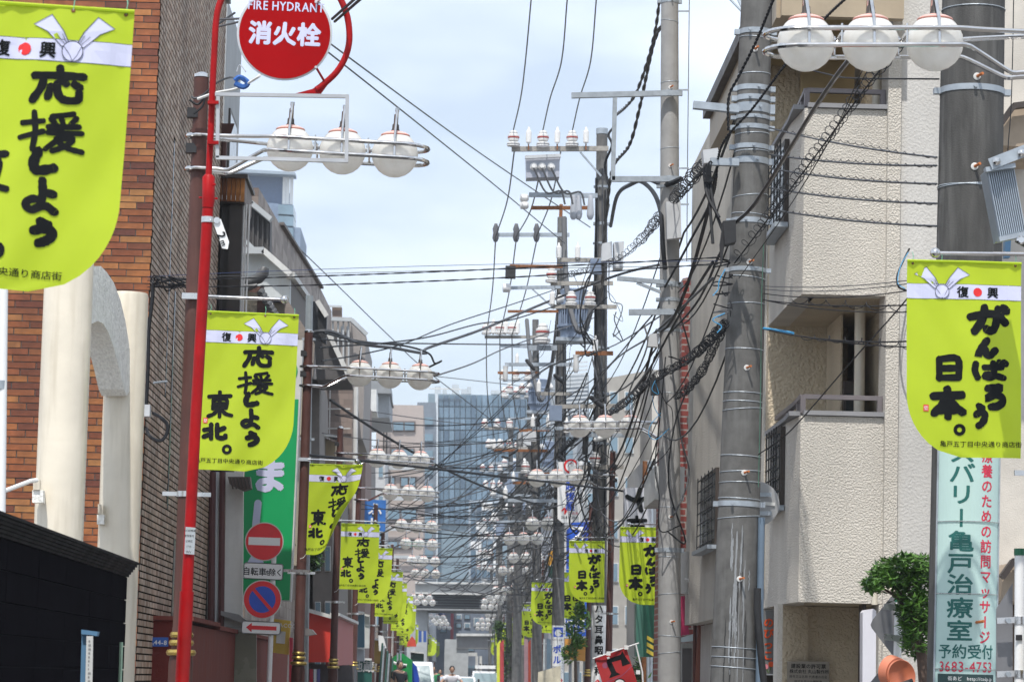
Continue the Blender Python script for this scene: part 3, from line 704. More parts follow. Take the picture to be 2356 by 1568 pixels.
    if detail: ft.text('亀戸五丁目中央通り商店街', foot[0]*W_, foot[2]*H_, .042, 0, 2, .008, sx=1.08 if mir else 1.12)
    else: ft.rect(foot[0]*W_-.22, foot[2]*H_-.008, foot[0]*W_+.22, foot[2]*H_+.006, 0, 2)
    ft.build('lettering', [ink], f, t, .08, .08) if detail else ft.build('lettering', [ink], f, t)
    fs = Flat(); su, sv = ((.055, .69) if not mir else (.175, .755))
    fs.rect(su*W_-.018, sv*H_-.022, su*W_+.018, sv*H_+.022, 0, 2)
    fs.build('seal_stamp', [inkred], f, t)
    if detail:
        f2 = Flat(); f2.text('登', su*W_, sv*H_, .032, 0, 3, .0); f2.build('seal_lettering', [white], f, t)
    for u in (.05, .30 if mir else .64, .95):
        MB().lathe(f(u*W_, .022, .002), [(.010, 0), (.010, .002), (.006, .003)], 10, axis=(0, -1, 0)).build('eyelet', rust, t, local=True)
        MB().tube([f(u*W_, .022, .004), f(u*W_+.004, -.03, .006), f(u*W_-.002, -.055, 0)], .0022, 5).build('tie_string', mat('tie_green', (.2, .5, .35), .6), t, local=True)
    return t
protoL = make_banner(1, 0, '', 'lime banners on the left kerb lamps'); protoR = make_banner(-1, 1, '', 'lime banners on the right kerb lamps')
curlL = make_banner(1, 9, '', 'lime banners on the left kerb lamps'); softL = make_banner(1, 8, '', 'lime banners on the left kerb lamps')
farL = make_banner(1, 3, '', 'lime banners on the left kerb lamps', False); farR = make_banner(-1, 4, '', 'lime banners on the right kerb lamps', False)
used = set()
def place_banner(proto, loc, label, rot=None):
    if proto.name not in used: used.add(proto.name); proto.location = loc; proto['label'] = label; o = proto
    else: o = copy_tree(proto, loc, None, label)
    if rot: o.rotation_euler = rot
    return o
zt = 4.44-.06
# nearest left banner hangs from a lamp outside the frame
place_banner(protoL, P(-79, -2, 13.65), 'largest lime banner with black brush lettering, filling the upper left corner', (0, math.radians(2.2), 0))
nearrod = MB().tube([P(-110, -28, 14.4), P(290, -12, 14.4)], .014, 8).build('banner_rod', chrome, None, True); tag(nearrod, 'chrome rod carrying the largest banner at the upper left', 'rod')
place_banner(protoL, (-2.14+.08, 25.09, zt-.06), 'lime banner with brush lettering hanging beside the red hydrant pole', (0, math.radians(1.0), 0))
place_banner(curlL, (-2.12+.08, 44.09, zt), 'lime banner curled up by the wind beside the green sign', (0, math.radians(.6), 0))
ls = [(61.5,-2.25,protoL),(72.8,-2.18,softL),(89,-2.15,protoL),(101,-2.18,softL),(115.6,-2.13,farL),(130,-2.15,farL),(169,-2.65,farL),(180,-2.5,farL),(224,-1.9,farL),(237,-1.75,farL),(250,-1.6,farL),(270,-1.4,farL),(283,-1.25,farL),(296,-1.1,farL),(325,-.85,farL),(351,-.6,farL),(412,.4,farL)]
for i, (y, x, p) in enumerate(ls):
    place_banner(p, (x+.08, y-.11, zt), f'lime banner on the left kerb, {ordn[i+3]} from the camera down the street', (0, math.radians(R.uniform(-1, 2)), math.radians(R.uniform(-8, 8))))
place_banner(protoR, (3.95-.15-BW, 20.19, zt-.17), 'large lime banner at the right edge above the pale green clinic sign')
rs = [(52.2,3.84,protoR,'lime banner half hidden behind the tall pale concrete pole'),(66,3.52,protoR,'lime banner hanging from the brown pole left of the tall concrete pole'),(85.5,3.98,protoR,'lime banner overlapped by the nearer one, in front of the blue sign'),(95,3.53,protoR,'lime banner partly hidden behind the pole with the cafe sign'),
 (110,4.0,farR,None),(123.5,3.86,farR,None),(151,4.05,farR,None),(165,3.95,farR,None),(187,3.9,farR,None),(230,4.3,farR,None)]
for i, (y, x, p, lb) in enumerate(rs):
    place_banner(p, (x-.14-BW, y-.11, zt-(.40 if i == 0 else .03)), lb or f'small lime banner on the right kerb, {ordn[i+1]} from the camera', (0, math.radians(R.uniform(-1.5, 1)), math.radians(R.uniform(-6, 6))))
# strings that tie the lower banner corners to the poles
for y, x in ((61.5,-2.25),(72.8,-2.18),(44.2,-2.12),(25.2,-2.14)):
    tag(MB().tube([(x-.02, y-.09, 3.0), (x+.03, y-.1, 3.02), (x+.09, y-.1, 3.10), (x+.105, y-.1, 3.2)], .004, 5).build('tie_cord', white), 'white cord tying a banner corner back to its brown pole', 'cord', 'cords tying banner corners')
# ================================================================== fire hydrant sign
fh = empty('fire_hydrant_sign', P(418, 1568, 22), 'round red fire hydrant sign hanging from a curved red pole', 'road sign')
Yh = 22.0; Q = lambda x, y, dy=0: P(x, y, Yh+dy)
base = P(418, 1568, Yh); basez = V((base.x, base.y, 0))
MB().tube([basez, Q(419, 1568), Q(430, 1360)], .0505, 20).build('pole_tube', redp, fh, True)
MB().tube([Q(430, 1362), Q(448, 1000), Q(476, 520), Q(478, 480)], [.041, .041, .0405, .0405], 20).build('pole_tube', redp, fh, True)
MB().lathe(Q(430, 1366), [(.0505, 0), (.05, .012), (.041, .018)], 20).build('pole_shoulder', redp, fh, True)
sl = MB().tube([Q(478, 478), Q(479.5, 462), Q(480, 408), Q(480.5, 402)], [.042, .046, .046, .03], 20).build('pole_sleeve', redp, fh, True)
for x, y in ((464, 455), (490, 425), (495, 457)): MB().lathe(Q(x, y, -.045), [(.008, 0), (.008, .02)], 6, axis=(1 if x > 480 else -1, -.5, 0)).build('bolt', redp, sl)
loop = [Q(480,408), Q(481,385), Q(486,280), Q(490,180), Q(494,100), Q(497,50), Q(505,10), Q(525,-28), Q(570,-72), Q(640,-90), Q(710,-72), Q(765,-30), Q(795,25), Q(804,80), Q(797,125), Q(775,165), Q(742,196), Q(728,206)]
MB().tube(smoothpath(loop, 4), [.024]*((len(loop)-1)*4+1-18)+[.0235]*18, 14).build('curved_arm', redp, fh, True)
MB().prism(list(reversed([Q(*p) for p in ((742,190),(718,205),(680,215),(738,215),(755,192))])), (0, .03, 0)).build('gusset', redp, fh)
S = MB().lathe(Q(655, 78, -.03), [(.345, 0), (.35, .004), (.35, .012), (.34, .016)], 64, axis=(0, -1, 0)).build('sign_plate', mat('plate_grey', (.55, .56, .58), .5), fh)
fl = Flat(); px = Yh/7000
fl.disc(0, 0, .334, 0, 1, 64)
fl.text('消火栓', .0, .0, .178, 1, 2, .034, sx=.98, pitch=1.02); fl.text('FIRE HYDRANT', 0, -.205, .094, 1, 2, .014, sx=.80)
C = Q(655, 78, -.047)
fl.build('sign_print', [redd, band_m], planemap(C, (1, 0, -.02), (-.02, 0, -1)), fh)
for x, y, x2, y2 in ((727,155,748,190), (727,5,760,-10)):
    MB().bar(Q(x, y, -.06), Q(x2, y2, -.01), .022, .006).build('bracket', redp, fh); MB().lathe(Q(x, y, -.07), [(.013, 0), (.010, .012)], 8, axis=(0, -1, 0)).build('bolt', steel, fh)
# empty advertisement frame clamped to the pole
fr = empty('empty_frame', Q(500, 372), 'empty white metal frame clamped beside the red pole in front of the lamp globes', 'frame')
for a, b in (((495,217),(803,222)), ((799,222),(797,372)), ((801,370),(497,363)), ((500,363),(502,220))):
    MB().bar(Q(*a, -.06), Q(*b, -.06), .026, .026).build('frame_bar', mat('frame_grey', (.45, .46, .48), .5, .2), fr)
for y in (240, 332): MB().box(Q(480,y).x, Q(505,y).x, Yh-.09, Yh-.03, Q(480,y).z-.012, Q(480,y).z+.012).build('clamp', redp, fr)
tg = empty('distance_tag', Q(490, 507), 'white arrow tag reading 2m clamped under the red sleeve', 'sign')
MB().lathe(Q(477, 512), [(.046, 0), (.046, .042)], 20).build('clamp_band', steel, tg, True); MB().lathe(Q(499, 507, -.05), [(.024, 0), (.024, .008)], 16, axis=(0, -1, 0)).build('clamp_disc', steel, tg)
panelP('tag_plate', [(492,515),(508,503),(527,556),(524,573),(511,571)], Yh-.045, .004, white, tg)
fl = Flat(); fl.text('2', 0, 0, .088, 0, 1, .02); fl.text('m', .056, .008, .058, 0, 1, .012)
fl.build('lettering', [ink], planemap(Q(510, 541, -.047), (.42, 0, -.9), (-.9, 0, -.42)), tg)
MB().prism(list(reversed([Q(427,1211,-.055),Q(450,1213,-.05),Q(447,1275,-.05),Q(424,1273,-.055)])), (0, .012, 0)).build('info_plate', steel, fh)
fl = Flat()
for i, tx in enumerate(['消火栓標識', '管理番号', '江東区', '1710', '2010']): fl.text(tx, .036, .022+i*.038, .018, 0, 1, .0)
fl.build('info_print', [ink], planemap(Q(425, 1212, -.056), (1, 0, -.02), (-.02, 0, -1)), fh)

# ================================================================== traffic signs on the left
Ys = 43.0; K = Ys/7000
ts = empty('traffic_sign_post', P(622, 1568, Ys), 'white post with round no-entry and no-parking signs and two small plates', 'road sign')
MB().tube([V((P(619,1568,Ys).x, Ys, 0)), P(619, 1568, Ys), P(632, 1230, Ys)], .036, 14).build('pole_tube', white, ts, True)
Qs = lambda x, y, dy=0: P(x, y, Ys+dy)
def disc_sign(name, x, y, r, draws, mats, dy):
    MB().lathe(Qs(x, y, dy), [(r-.004, 0), (r, .003), (r, .012)], 48, axis=(0, -1, 0)).build(name, whited, ts)
    fl = Flat(); draws(fl); fl.build(name+'_print', mats, planemap(Qs(x, y, dy-.0135), (1, 0, -.01), (-.01, 0, -1)), ts)
def noentry(f): f.disc(0, 0, .258, 1, 1, 48); f.rect(-.222, -.058, .222, .052, 0, 2)
def nopark(f):
    f.disc(0, 0, .258, 1, 1, 48); f.disc(0, 0, .186, 2, 2, 40)
    f.stroke([(-.14, -.15), (.135, .145)], .048, 1, 3)
blue_s = mat('sign_blue', (.015, .075, .50), .4); red_s = mat('road_sign_red', (.72, .012, .018), .35)
disc_sign('no_entry_disc', 608, 1245, .272, noentry, [white, red_s], -.06); disc_sign('no_parking_disc', 603.5, 1378, .272, nopark, [white, red_s, blue_s], -.06)
for nm, x0, y0, x1, y1, tx in (('bicycle_plate', 561, 1292, 652, 1330, '自転車を除く'), ('arrow_plate', 556, 1426, 646, 1456, '')):
    w = (x1-x0)*K; h = (y1-y0)*K
    fl = Flat(); fl.rrect(0, 0, w, h, .04, 0, 0)
    O = Qs(x0, y0, -.06); m_ = planemap(O, (1, 0, -.02), (-.01, 0, -1))
    MB().prism([m_(u, v, 0) for u, v in ((.03,0),(0,.03),(0,h-.03),(.03,h),(w-.03,h),(w,h-.03),(w,.03),(w-.03,0))], (0, .012, 0)).build(nm, whited, ts)
    fl.rrect(.012, .012, w-.012, h-.012, .03, 1, 1)
    if tx: fl.text(tx[:3], .155, h*.53, .118, 2, 2, .012, sx=.95); fl.text(tx[3], .345, h*.58, .082, 2, 2, .012); fl.text(tx[4:], .455, h*.53, .108, 2, 2, .012, sx=.9)
    else: fl.rect(.13, h*.5-.028, w-.06, h*.5+.028, 3, 2); fl.poly([(.065, h*.5), (.145, h*.5+.065), (.145, h*.5-.065)], 3, 2.4)
    fl.build(nm+'_print', [mat('plate_edge', (.5, .5, .52), .5), white, ink, red_s], m_, ts)
MB().bar(Qs(640, 1311, .0), P(712, 1313, 44.1), .03, .04).build('bracket', steel, ts)

# ================================================================== left middle buildings
w1 = empty('timber_balcony_building', (-3.3, 48, 0), 'dark brown fronted building with an orange timber plank fascia under its roof', 'building')
Yw = 43.7
dz = lambda y, x=500, Y=Yw: P(x, y, Y).z
zb, zt_ = dz(462), dz(409)
xr = P(563, 440, Yw).x; xl = P(470, 440, Yw).x
boxo('roof_slab', xl-1, xr+.04, Yw-.05, 45.3, zt_, zt_+.06, darkbr, w1)
boxo('soffit', xl-1, xr-.01, Yw+.06, 45.3, zb-.02, zb+.03, darkbr, w1)
plank = ramp_mat('fascia_plank', [(.17,.06,.025), (.55,.21,.05), (.26,.09,.03), (.66,.28,.08), (.20,.07,.03), (.5,.18,.045)], .55, bump=.1, spec=.15)
plank2 = ramp_mat('side_plank', [(.22,.17,.14), (.28,.22,.19), (.18,.14,.12)], .6)
n = 9; pw = (xr-xl)/n
for i in range(n): brick_obj('plank', brick_mesh(pw-.008, round(zt_-zb, 3), .04, plank), (xl+pw*(i+.5), Yw+.04, (zt_+zb)/2), w1)
for i in range(10):
    o = brick_obj('plank', brick_mesh(.14, round(zt_-zb, 3), .03, plank2), (xr-.03, Yw+.12+i*.152, (zt_+zb)/2), w1); o.rotation_euler = (0, 0, math.pi/2)
boxo('wall', -9, xr-.45, Yw+.6, 45.4, 0, zb, mat('beige_panel', (.30, .26, .21), .4, var=.25, vs=3), w1)
for x0, x1, ym in ((485,500,0), (523,553,.05), (505,512,.2)):
    a = P(x0, 600, Yw+ym).x; b = P(x1, 600, Yw+ym).x
    boxo('post', a, b, Yw+.1+ym, Yw+.5+ym, 0, zb, darkbr, w1)
for y0, y1 in ((520, 536), (548, 575), (590, 640), (655, 668)):
    boxo('window', P(500,y0,Yw).x, P(522,y0,Yw).x, Yw+.57, Yw+.595, P(500,y1,Yw).z, P(500,y0,Yw).z, glassd, w1)
boxo('side_wall', xr-.30, xr-.12, Yw+.3, 45.4, 0, zb, darkbr, w1)
for x in (555, 560, 567): MB().tube([V((P(x,600,Yw).x, Yw+.25, 0)), V((P(x,600,Yw).x, Yw+.25, zb))], .014, 6).build('white_conduit', white, w1)
# lower part behind the red pole: white strip building with brown pipes and AC shelf
w2 = empty('white_rendered_house', P(520, 1568, 43.6), 'narrow white rendered house front with brown downpipes left of the green sign', 'building')
panelP('wall', [(478,1085),(560,1085),(556,1700),(474,1700)], 43.55, .12, mat('clean_white_wall', (.72,.71,.68), .7, var=.08, streak=.3, streakcol=(.5,.48,.45)), w2)
for x, r in ((486, .05), (509, .045)): MB().tube([P(x+3, 1085, 43.4), P(x-3, 1700, 43.4)], r, 8).build('downpipe', mat('maroon_pipe', (.10, .035, .035), .5), w2, True)
MB().tube([P(497, 1085, 43.45), P(493, 1700, 43.45)], .03, 8).build('downpipe', box_grey, w2, True)
b = panelP('shelf', [(524,1096),(575,1096),(578,1122),(560,1128),(528,1112)], 43.2, .3, mat('shelf_brown', (.09, .06, .05), .6), w2)
for k in range(6): MB().bar(P(530+k*8, 1098, 43.1), P(536+k*8, 1124, 43.1), .02, .02).build('slat', darkbr, b)
panelP('canopy', [(508,1404),(548,1412),(582,1437),(582,1442),(508,1414)], 43.3, .24, mat('canopy_grey', (.25, .25, .25), .6), w2)
panelP('window_frame', [(512,1440),(590,1440),(590,1700),(512,1700)], 43.48, .05, mat('grey_frame', (.4, .4, .39), .5), w2)
panelP('window_pane', [(523,1452),(590,1452),(590,1700),(520,1700)], 43.46, .015, mat('olive_glass', (.20, .20, .15), .25), w2)

# green upright shop sign
gs = empty('green_sign', P(620, 1380, 48.5), 'tall green upright shop sign with white rounded hiragana and white top', 'shop sign')
Yg = 48.0; Qg = lambda x, y, dy=0: P(x, y, Yg+dy)
panelP('sign_box', [(600,775),(697,782),(669,1383),(545,1378)], Yg, .35, whited, gs)
panelP('sign_face', [(572,918),(687,918),(666,1380),(547,1376)], Yg-.006, .005, greensign, gs)
fl = Flat(); kg = Yg/7000
fl.disc(0, 0, 30*kg, 0, 1, 30); fl.build('green_disc', [greensign], planemap(Qg(655, 852, -.007), (1,0,-.02), (0,0,-1)), gs)
fl = Flat(); fl.text('ま', 0, 0, 84*kg, 0, 2, .045); fl.stroke([(-22*kg, 66*kg), (-24*kg, 140*kg)], 17*kg, 0, 2); fl.text('ん', -10*kg, 200*kg, 84*kg, 0, 2, .045); fl.text('り', 5*kg, -130*kg, 84*kg, 0, 2, .045)
fl.build('lettering', [band_m], planemap(Qg(620, 1092, -.008), (1,0,-.02), (-.035,0,-1)), gs)

# grey louvred attic, white gable house, long brown tiled house
a1 = empty('louvred_house', P(600, 1568, 54), 'house with dark vertical boarding and pale sloping coping above the white gable', 'building')
panelP('boarding', [(567,455),(577,469),(622,503),(620,640),(566,640)], 55.4, .55, mat('charcoal_board', (.055, .05, .052), .6, var=.3, stretch=(20,1,1)), a1)
for i in range(5): MB().bar(P(572+i*11, 480+i*8, 55.37), P(570+i*11, 640, 55.37), .03, .05).build('batten', mat('batten_grey', (.065, .062, .06), .6), a1)
MB().bar(P(566, 452, 55.3), P(580, 472, 55.3), .3, .08).build('coping', whited, a1); MB().bar(P(578, 468, 55.3), P(624, 506, 55.3), .3, .09).build('coping', concg, a1)
panelP('ledge', [(566,552),(570,552),(592,575),(588,580),(566,562)], 55.2, .15, concg, a1)
g1 = empty('white_gable_house', P(620, 1568, 58), 'white walled house with pale blue-grey coping sloping down toward the street', 'building')
panelP('gable_wall', [(560,580),(607,580),(667,634),(665,1000),(560,1000)], 54.9, .4, mat('pale_blue_wall', (.50, .53, .54), .6, var=.1, vs=2, streak=.3, streakcol=(.4, .36, .3)), g1)
MB().bar(P(558, 578, 54.8), P(608, 578, 54.8), .3, .12).build('coping', concg, g1); MB().bar(P(606, 577, 54.8), P(669, 633, 54.8), .3, .10).build('coping', whited, g1)
MB().hexa(list(reversed([P(667,634,54.9), P(667,634,54.901)+V((-.5,0,0)), P(665,1000,54.9)+V((-.5,0,0)), P(665,1000,54.9)])), list(reversed([P(709,690,62), P(709,690,62)+V((-.5,0,0)), P(705,1000,62)+V((-.5,0,0)), P(705,1000,62)]))).build('street_wall', mat('siding_grey', (.12, .105, .095), .7, stretch=(1, 1, 12), var=.25), g1)
MB().bar(P(668, 632, 54.7), P(710, 692, 62), .16, .10).build('coping', whited, g1)
tilew = brick_tex('far_brown_tile', (.15, .11, .09), (.33, .27, .225), (.20, .16, .135), .60, .26, ms=.006)
tm = empty('long_tiled_house', (-3.7, 70, 0), 'long building clad in mottled brown tile whose roofline slopes down the street', 'building')
pts = [(-3.7,56,0), (-3.7,91,0), (-3.7,91,12.2), (-3.7,83,11.87), (-3.7,63,10.66), (-3.7,56,10.3)]
MB().prism([V(p) for p in pts], (-6, 0, 0)).build('wall', tilew, tm)
MB().bar((-3.66, 63, 10.68), (-3.66, 83, 11.89), .10, .06).build('coping', mat('coping_brown', (.15,.13,.12), .7), tm)
for k in range(4): boxo('recess', -3.72, -3.685, 63+k*6, 64.2+k*6, 7.6, 8.8, glassd, tm)
# traditional roof
tr = empty('tiled_temple_roof', P(600, 1568, 52), 'end of a traditional dark tiled roof with an upturned grey ridge tile', 'building')
MB().tube([P(540,640,52), P(575,648,52), P(595,640,52), P(606,626,52), P(610,615,52)], [.07,.09,.10,.11,.075], 10).build('ridge_end', mat('tile_grey', (.075, .075, .075), .45), tr, True)
MB().tube([P(540,655,51.9), P(572,662,51.9), P(592,655,51.9)], [.06,.06,.03], 8).build('ridge_roll', MATS['tile_grey'], tr, True)
panelP('bargeboard', [(560,665),(606,655),(602,690),(616,700),(640,740),(560,740)], 52.2, .3, mat('roof_brown', (.10, .05, .04), .7, var=.5, vs=12), tr)
panelP('gable', [(560,668),(592,674),(590,720),(560,720)], 52.1, .05, mat('gable_tan', (.30, .25, .18), .7, var=.4, vs=14), tr)
for i in range(7): MB().tube([P(604+i*5.5, 668+i*9, 52.0), P(598+i*5.5, 676+i*9, 51.9)], .05, 8).build('roof_tile', MATS['tile_grey'], tr, True)
panelP('wall', [(560,700),(680,720),(690,1300),(545,1300)], 53, 3, mat('tan_wall', (.33, .29, .22), .7), tr)
a2 = empty('small_beige_house', P(650, 1568, 52.6), 'small beige house with a blue roof edge behind the banner rod', 'building')
panelP('wall', [(628,694),(655,694),(705,770),(700,1000),(628,1000)], 52.6, .3, mat('beige_wall', (.38, .34, .26), .7), a2)
MB().bar(P(626, 690, 52.5), P(657, 691, 52.5), .3, .06).build('roof_edge', mat('navy_edge', (.03, .06, .16), .5), a2)
panelP('roof', [(655,690),(662,690),(724,790),(720,870),(700,800),(655,720)], 52.4, .15, mat('roof_taupe', (.24, .20, .17), .7, var=.2, stretch=(1,1,10)), a2)

# railing building (x 748-842) and mosaic tile house
rb = empty('terrace_building', P(800, 1568, 93), 'pale grey building with a slatted roof terrace above the second left lamp', 'building')
panelP('wall', [(748,735),(808,735),(808,1000),(748,1000)], 93.2, 6, mat('taupe_wall', (.32, .29, .27), .7, var=.08), rb)
panelP('street_wall', [(808,738),(842,770),(834,1010),(808,1010)], 93.5, 8, mat('taupe_wall2', (.30, .275, .26), .7, stretch=(12,1,1), var=.12), rb)
for x in (754, 766, 778, 790, 802): MB().bar(P(x, 738, 93), P(x, 850, 93), .05, .09).build('fin', concg, rb)
for x in (788, 801): panelP('opening', [(x-4,750),(x+3,750),(x+3,790),(x-4,782)], 93.1, .04, mat('sky_gap', (.6, .63, .66), .4), rb)
MB().bar(P(746, 733, 92.9), P(810, 735, 92.9), .15, .12).build('rail', concg, rb); MB().bar(P(808, 735, 92.9), P(844, 770, 93), .15, .12).build('rail', concg, rb)
b = panelP('roof_box', [(764,703),(786,705),(786,735),(764,735)], 94, .5, mat('brown_frame', (.14, .10, .08), .6), rb); MB().bar(P(755, 704, 93.9), P(786, 705, 93.9), .06, .06).build('roof_rail', concg, b)
mosaic = brick_tex('mosaic_tile', (.14, .105, .09), (.27, .21, .18), (.17, .14, .125), .26, .17, ms=.004)
mt = empty('mosaic_tile_house', P(770, 1568, 88), 'brown mosaic tiled house front behind the second left lamp pole', 'building')
panelP('wall', [(728,868),(812,868),(806,1568),(728,1568)], 90, 6, mosaic, mt); 
MB().bar(P(728, 866, 89.9), P(812, 868, 89.9), .1, .1).build('coping', concg, mt)
for y in (940, 985): MB().bar(P(730, y, 89.9), P(806, y, 89.9), .03, .03).build('string_course', whited, mt)
MB().bar(P(760, 870, 89.9), P(757, 1080, 89.9), .03, .03).build('drain', whited, mt)
panelP('pier', [(824,900),(842,900),(838,1568),(820,1568)], 100, 8, mat('pink_brown', (.26, .18, .16), .7, var=.12), mt)
MB().tube([P(819, 890, 89), P(812, 1568, 89)], .07, 8).build('white_pipe', whited, mt, True)
ln = empty('lean_to_shed', P(760, 1568, 84), 'low tan shed with a pale corrugated roof beside the brown pole', 'building')
panelP('wall', [(735,1000),(772,1018),(770,1120),(732,1120)], 84, 4, mat('tan_shed', (.30, .23, .14), .7, stretch=(14,1,1), var=.15), ln)
MB().bar(P(732, 993, 83.8), P(780, 1012, 83.8), .4, .06).build('roof_sheet', mat('black_sheet', (.05,.05,.055), .6), ln); MB().bar(P(732, 1000, 83.6), P(775, 1004, 83.6), .3, .05).build('roof_rim', whited, ln)
# ridge with slope behind pole top (dark roof with white edge)
dr_ = empty('dark_roof_house', P(760, 1568, 78), 'dark grey pitched roof with a bright metal edge behind the second lamp', 'building')
panelP('roof', [(716,700),(735,760),(765,778),(805,872),(728,872),(722,760)], 78, 3, mat('slate_dark', (.09, .085, .085), .7, var=.25, vs=2), dr_)
MB().bar(P(757, 768, 77.8), P(804, 868, 77.8), .12, .12).build('roof_edge', whited, dr_)
panelP('balcony', [(698,693),(733,693),(752,725),(750,790),(730,780),(698,740)], 76, .3, mat('navy_dark', (.045, .05, .06), .6), dr_)
MB().bar(P(730, 692, 75.8), P(752, 728, 75.8), .15, .12).build('balcony_rail', whited, dr_)
for i in range(7): MB().bar(P(733+i*2.8, 698+i*4.5, 75.9), P(733+i*2.6, 770+i*2.5, 75.9), .03, .03).build('baluster', blk, dr_)
panelP('lower_wall', [(716,872),(735,872),(735,1568),(700,1568)], 80, 6, mat('grime_wall', (.20, .18, .165), .8, var=.2), dr_)
# ================================================================== right: stucco apartment building
sb = empty('stucco_apartments', (3.5, 30, 0), 'three storey cream stucco apartment block with wrap-around balconies', 'building')
XS, YS0, YS1 = 3.52, 30.0, 43.7
ZP = lambda y, x=1900, Y=YS0: P(x, y, Y).z
z_gf = ZP(1385); z_p2 = ZP(957); z_h2 = ZP(677); z_p3 = ZP(250); XR = P(2036, 700, YS0).x
xc = P(1843, 900, YS0).x; XS = P(1800, 1100, 31.2).x
ch = .55; YI = 32.8
def ring(z0, z1, name, th=.22):
    """band of wall: front, chamfer and street side"""
    a = [(XR, YS0), (xc, YS0), (XS, YS0+ch*1.6), (XS, YI)]
    o = MB()
    ins = [(XR, YS0+th), (xc+.08, YS0+th), (XS+th, YS0+ch*1.6+.1), (XS+th, YI)]
    for i in range(3):
        A, B_, C_, D = a[i], a[i+1], ins[i+1], ins[i]
        o.hexa([(B_[0],B_[1],z0),(A[0],A[1],z0),(A[0],A[1],z1),(B_[0],B_[1],z1)], [(C_[0],C_[1],z0),(D[0],D[1],z0),(D[0],D[1],z1),(C_[0],C_[1],z1)])
    ob = o.build(name, stucco, sb)
    bm = bmesh.new(); bm.from_mesh(ob.data); bmesh.ops.remove_doubles(bm, verts=bm.verts, dist=.001); bm.to_mesh(ob.data); bm.free()
    return ob
def upto(y1):
    global YS1; YS1 = y1
ring(z_gf, z_p2, 'parapet'); ring(z_h2, z_p3, 'parapet')
MB().box(XS-.015, XR, YS0-.015, YS0+.3, z_p2, z_p2+.05).build('coping', galv, sb) if False else None
for zz, nm in ((z_p2, 'coping'), (z_p3, 'coping')):
    m = MB(); a = [V((XR, YS0+.1, zz+.03)), V((xc+.03, YS0+.1, zz+.03)), V((XS+.1, YS0+ch*1.6, zz+.03)), V((XS+.1, 32.7, zz+.03))]
    for p, q in zip(a, a[1:]): m.bar(p, q, .27, .045)
    m.build(nm, mat('coping_grey', (.26, .26, .27), .6), sb)
    rz = zz+.165 if nm else 0
    m = MB(); h = .17
    for p, q in zip(a, a[1:]): m.bar(p+V((0,0,h)), q+V((0,0,h)), .06, .045)
    m.build('rail', mat('rail_mauve', (.17, .15, .155), .45, .2), sb)
    for p in (a[0]+V((-.03,0,0)), a[1], a[1]*.4+a[2]*.6, a[2]*.6+a[3]*.4): MB().bar(p, p+V((0,0,h)), .05, .08).build('rail_post', MATS['rail_mauve'], sb)
# floor slabs, inner walls, upper side wall
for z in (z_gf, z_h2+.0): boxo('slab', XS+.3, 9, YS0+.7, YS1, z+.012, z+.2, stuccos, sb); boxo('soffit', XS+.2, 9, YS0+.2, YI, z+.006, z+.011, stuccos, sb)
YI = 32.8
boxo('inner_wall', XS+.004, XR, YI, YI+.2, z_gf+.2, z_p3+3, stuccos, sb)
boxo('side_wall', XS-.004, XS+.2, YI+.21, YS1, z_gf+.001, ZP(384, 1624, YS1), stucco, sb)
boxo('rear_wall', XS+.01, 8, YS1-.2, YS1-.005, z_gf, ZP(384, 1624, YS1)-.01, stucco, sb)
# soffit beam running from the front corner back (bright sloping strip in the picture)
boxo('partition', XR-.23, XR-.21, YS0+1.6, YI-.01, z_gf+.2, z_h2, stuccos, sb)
fr_ = boxo('balcony_door', XR-.205, XR-.02, YS0+1.5, YS0+1.58, z_gf+.2, ZP(840), darkbr, sb); boxo('pane', XR-.18, XR-.05, YS0+1.48, YS0+1.5, z_gf+.3, ZP(870), glassd, fr_)
px = P(1978, 800, YS0+.9); MB().tube([(px.x, YS0+.9, z_p2-1.2), (px.x, YS0+.9, z_h2)], .055, 16).build('white_pipe', cream, sb, True)
px = P(2018, 150, YS0+.6); MB().tube([(px.x, YS0+.6, z_p3-.5), (px.x, YS0+.6, z_p3+1.5)], .05, 16).build('white_pipe', cream, sb, True)
# right wing wall with rough corner strip
boxo('corner_strip', XR, XR+.13, YS0-.09, YS0+.4, 0, 14, stucco, sb)
boxo('wing_wall', XR+.13, 9, YS0-.03, YS0+.4, 0, 14, stucco2, sb)
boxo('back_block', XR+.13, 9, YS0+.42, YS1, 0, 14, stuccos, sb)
# third floor: opening, soffit and deep eave
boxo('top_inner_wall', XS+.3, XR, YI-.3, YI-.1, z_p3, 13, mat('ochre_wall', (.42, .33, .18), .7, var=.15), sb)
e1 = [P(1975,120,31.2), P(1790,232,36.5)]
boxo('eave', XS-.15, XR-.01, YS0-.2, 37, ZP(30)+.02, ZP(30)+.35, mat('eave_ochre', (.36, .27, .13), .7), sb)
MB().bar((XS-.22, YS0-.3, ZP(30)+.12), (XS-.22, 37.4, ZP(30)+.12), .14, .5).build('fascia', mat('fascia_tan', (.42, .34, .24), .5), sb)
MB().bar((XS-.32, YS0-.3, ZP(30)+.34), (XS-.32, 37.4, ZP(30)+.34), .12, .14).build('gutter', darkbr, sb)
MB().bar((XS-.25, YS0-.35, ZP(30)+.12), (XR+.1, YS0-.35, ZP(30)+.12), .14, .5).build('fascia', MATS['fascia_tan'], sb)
boxo('upper_wall', XS+.02, XS+.22, 32.85, 37.5, z_p3+.1, ZP(30)+.1, mat('pale_wall', (.60, .58, .54), .6), sb)
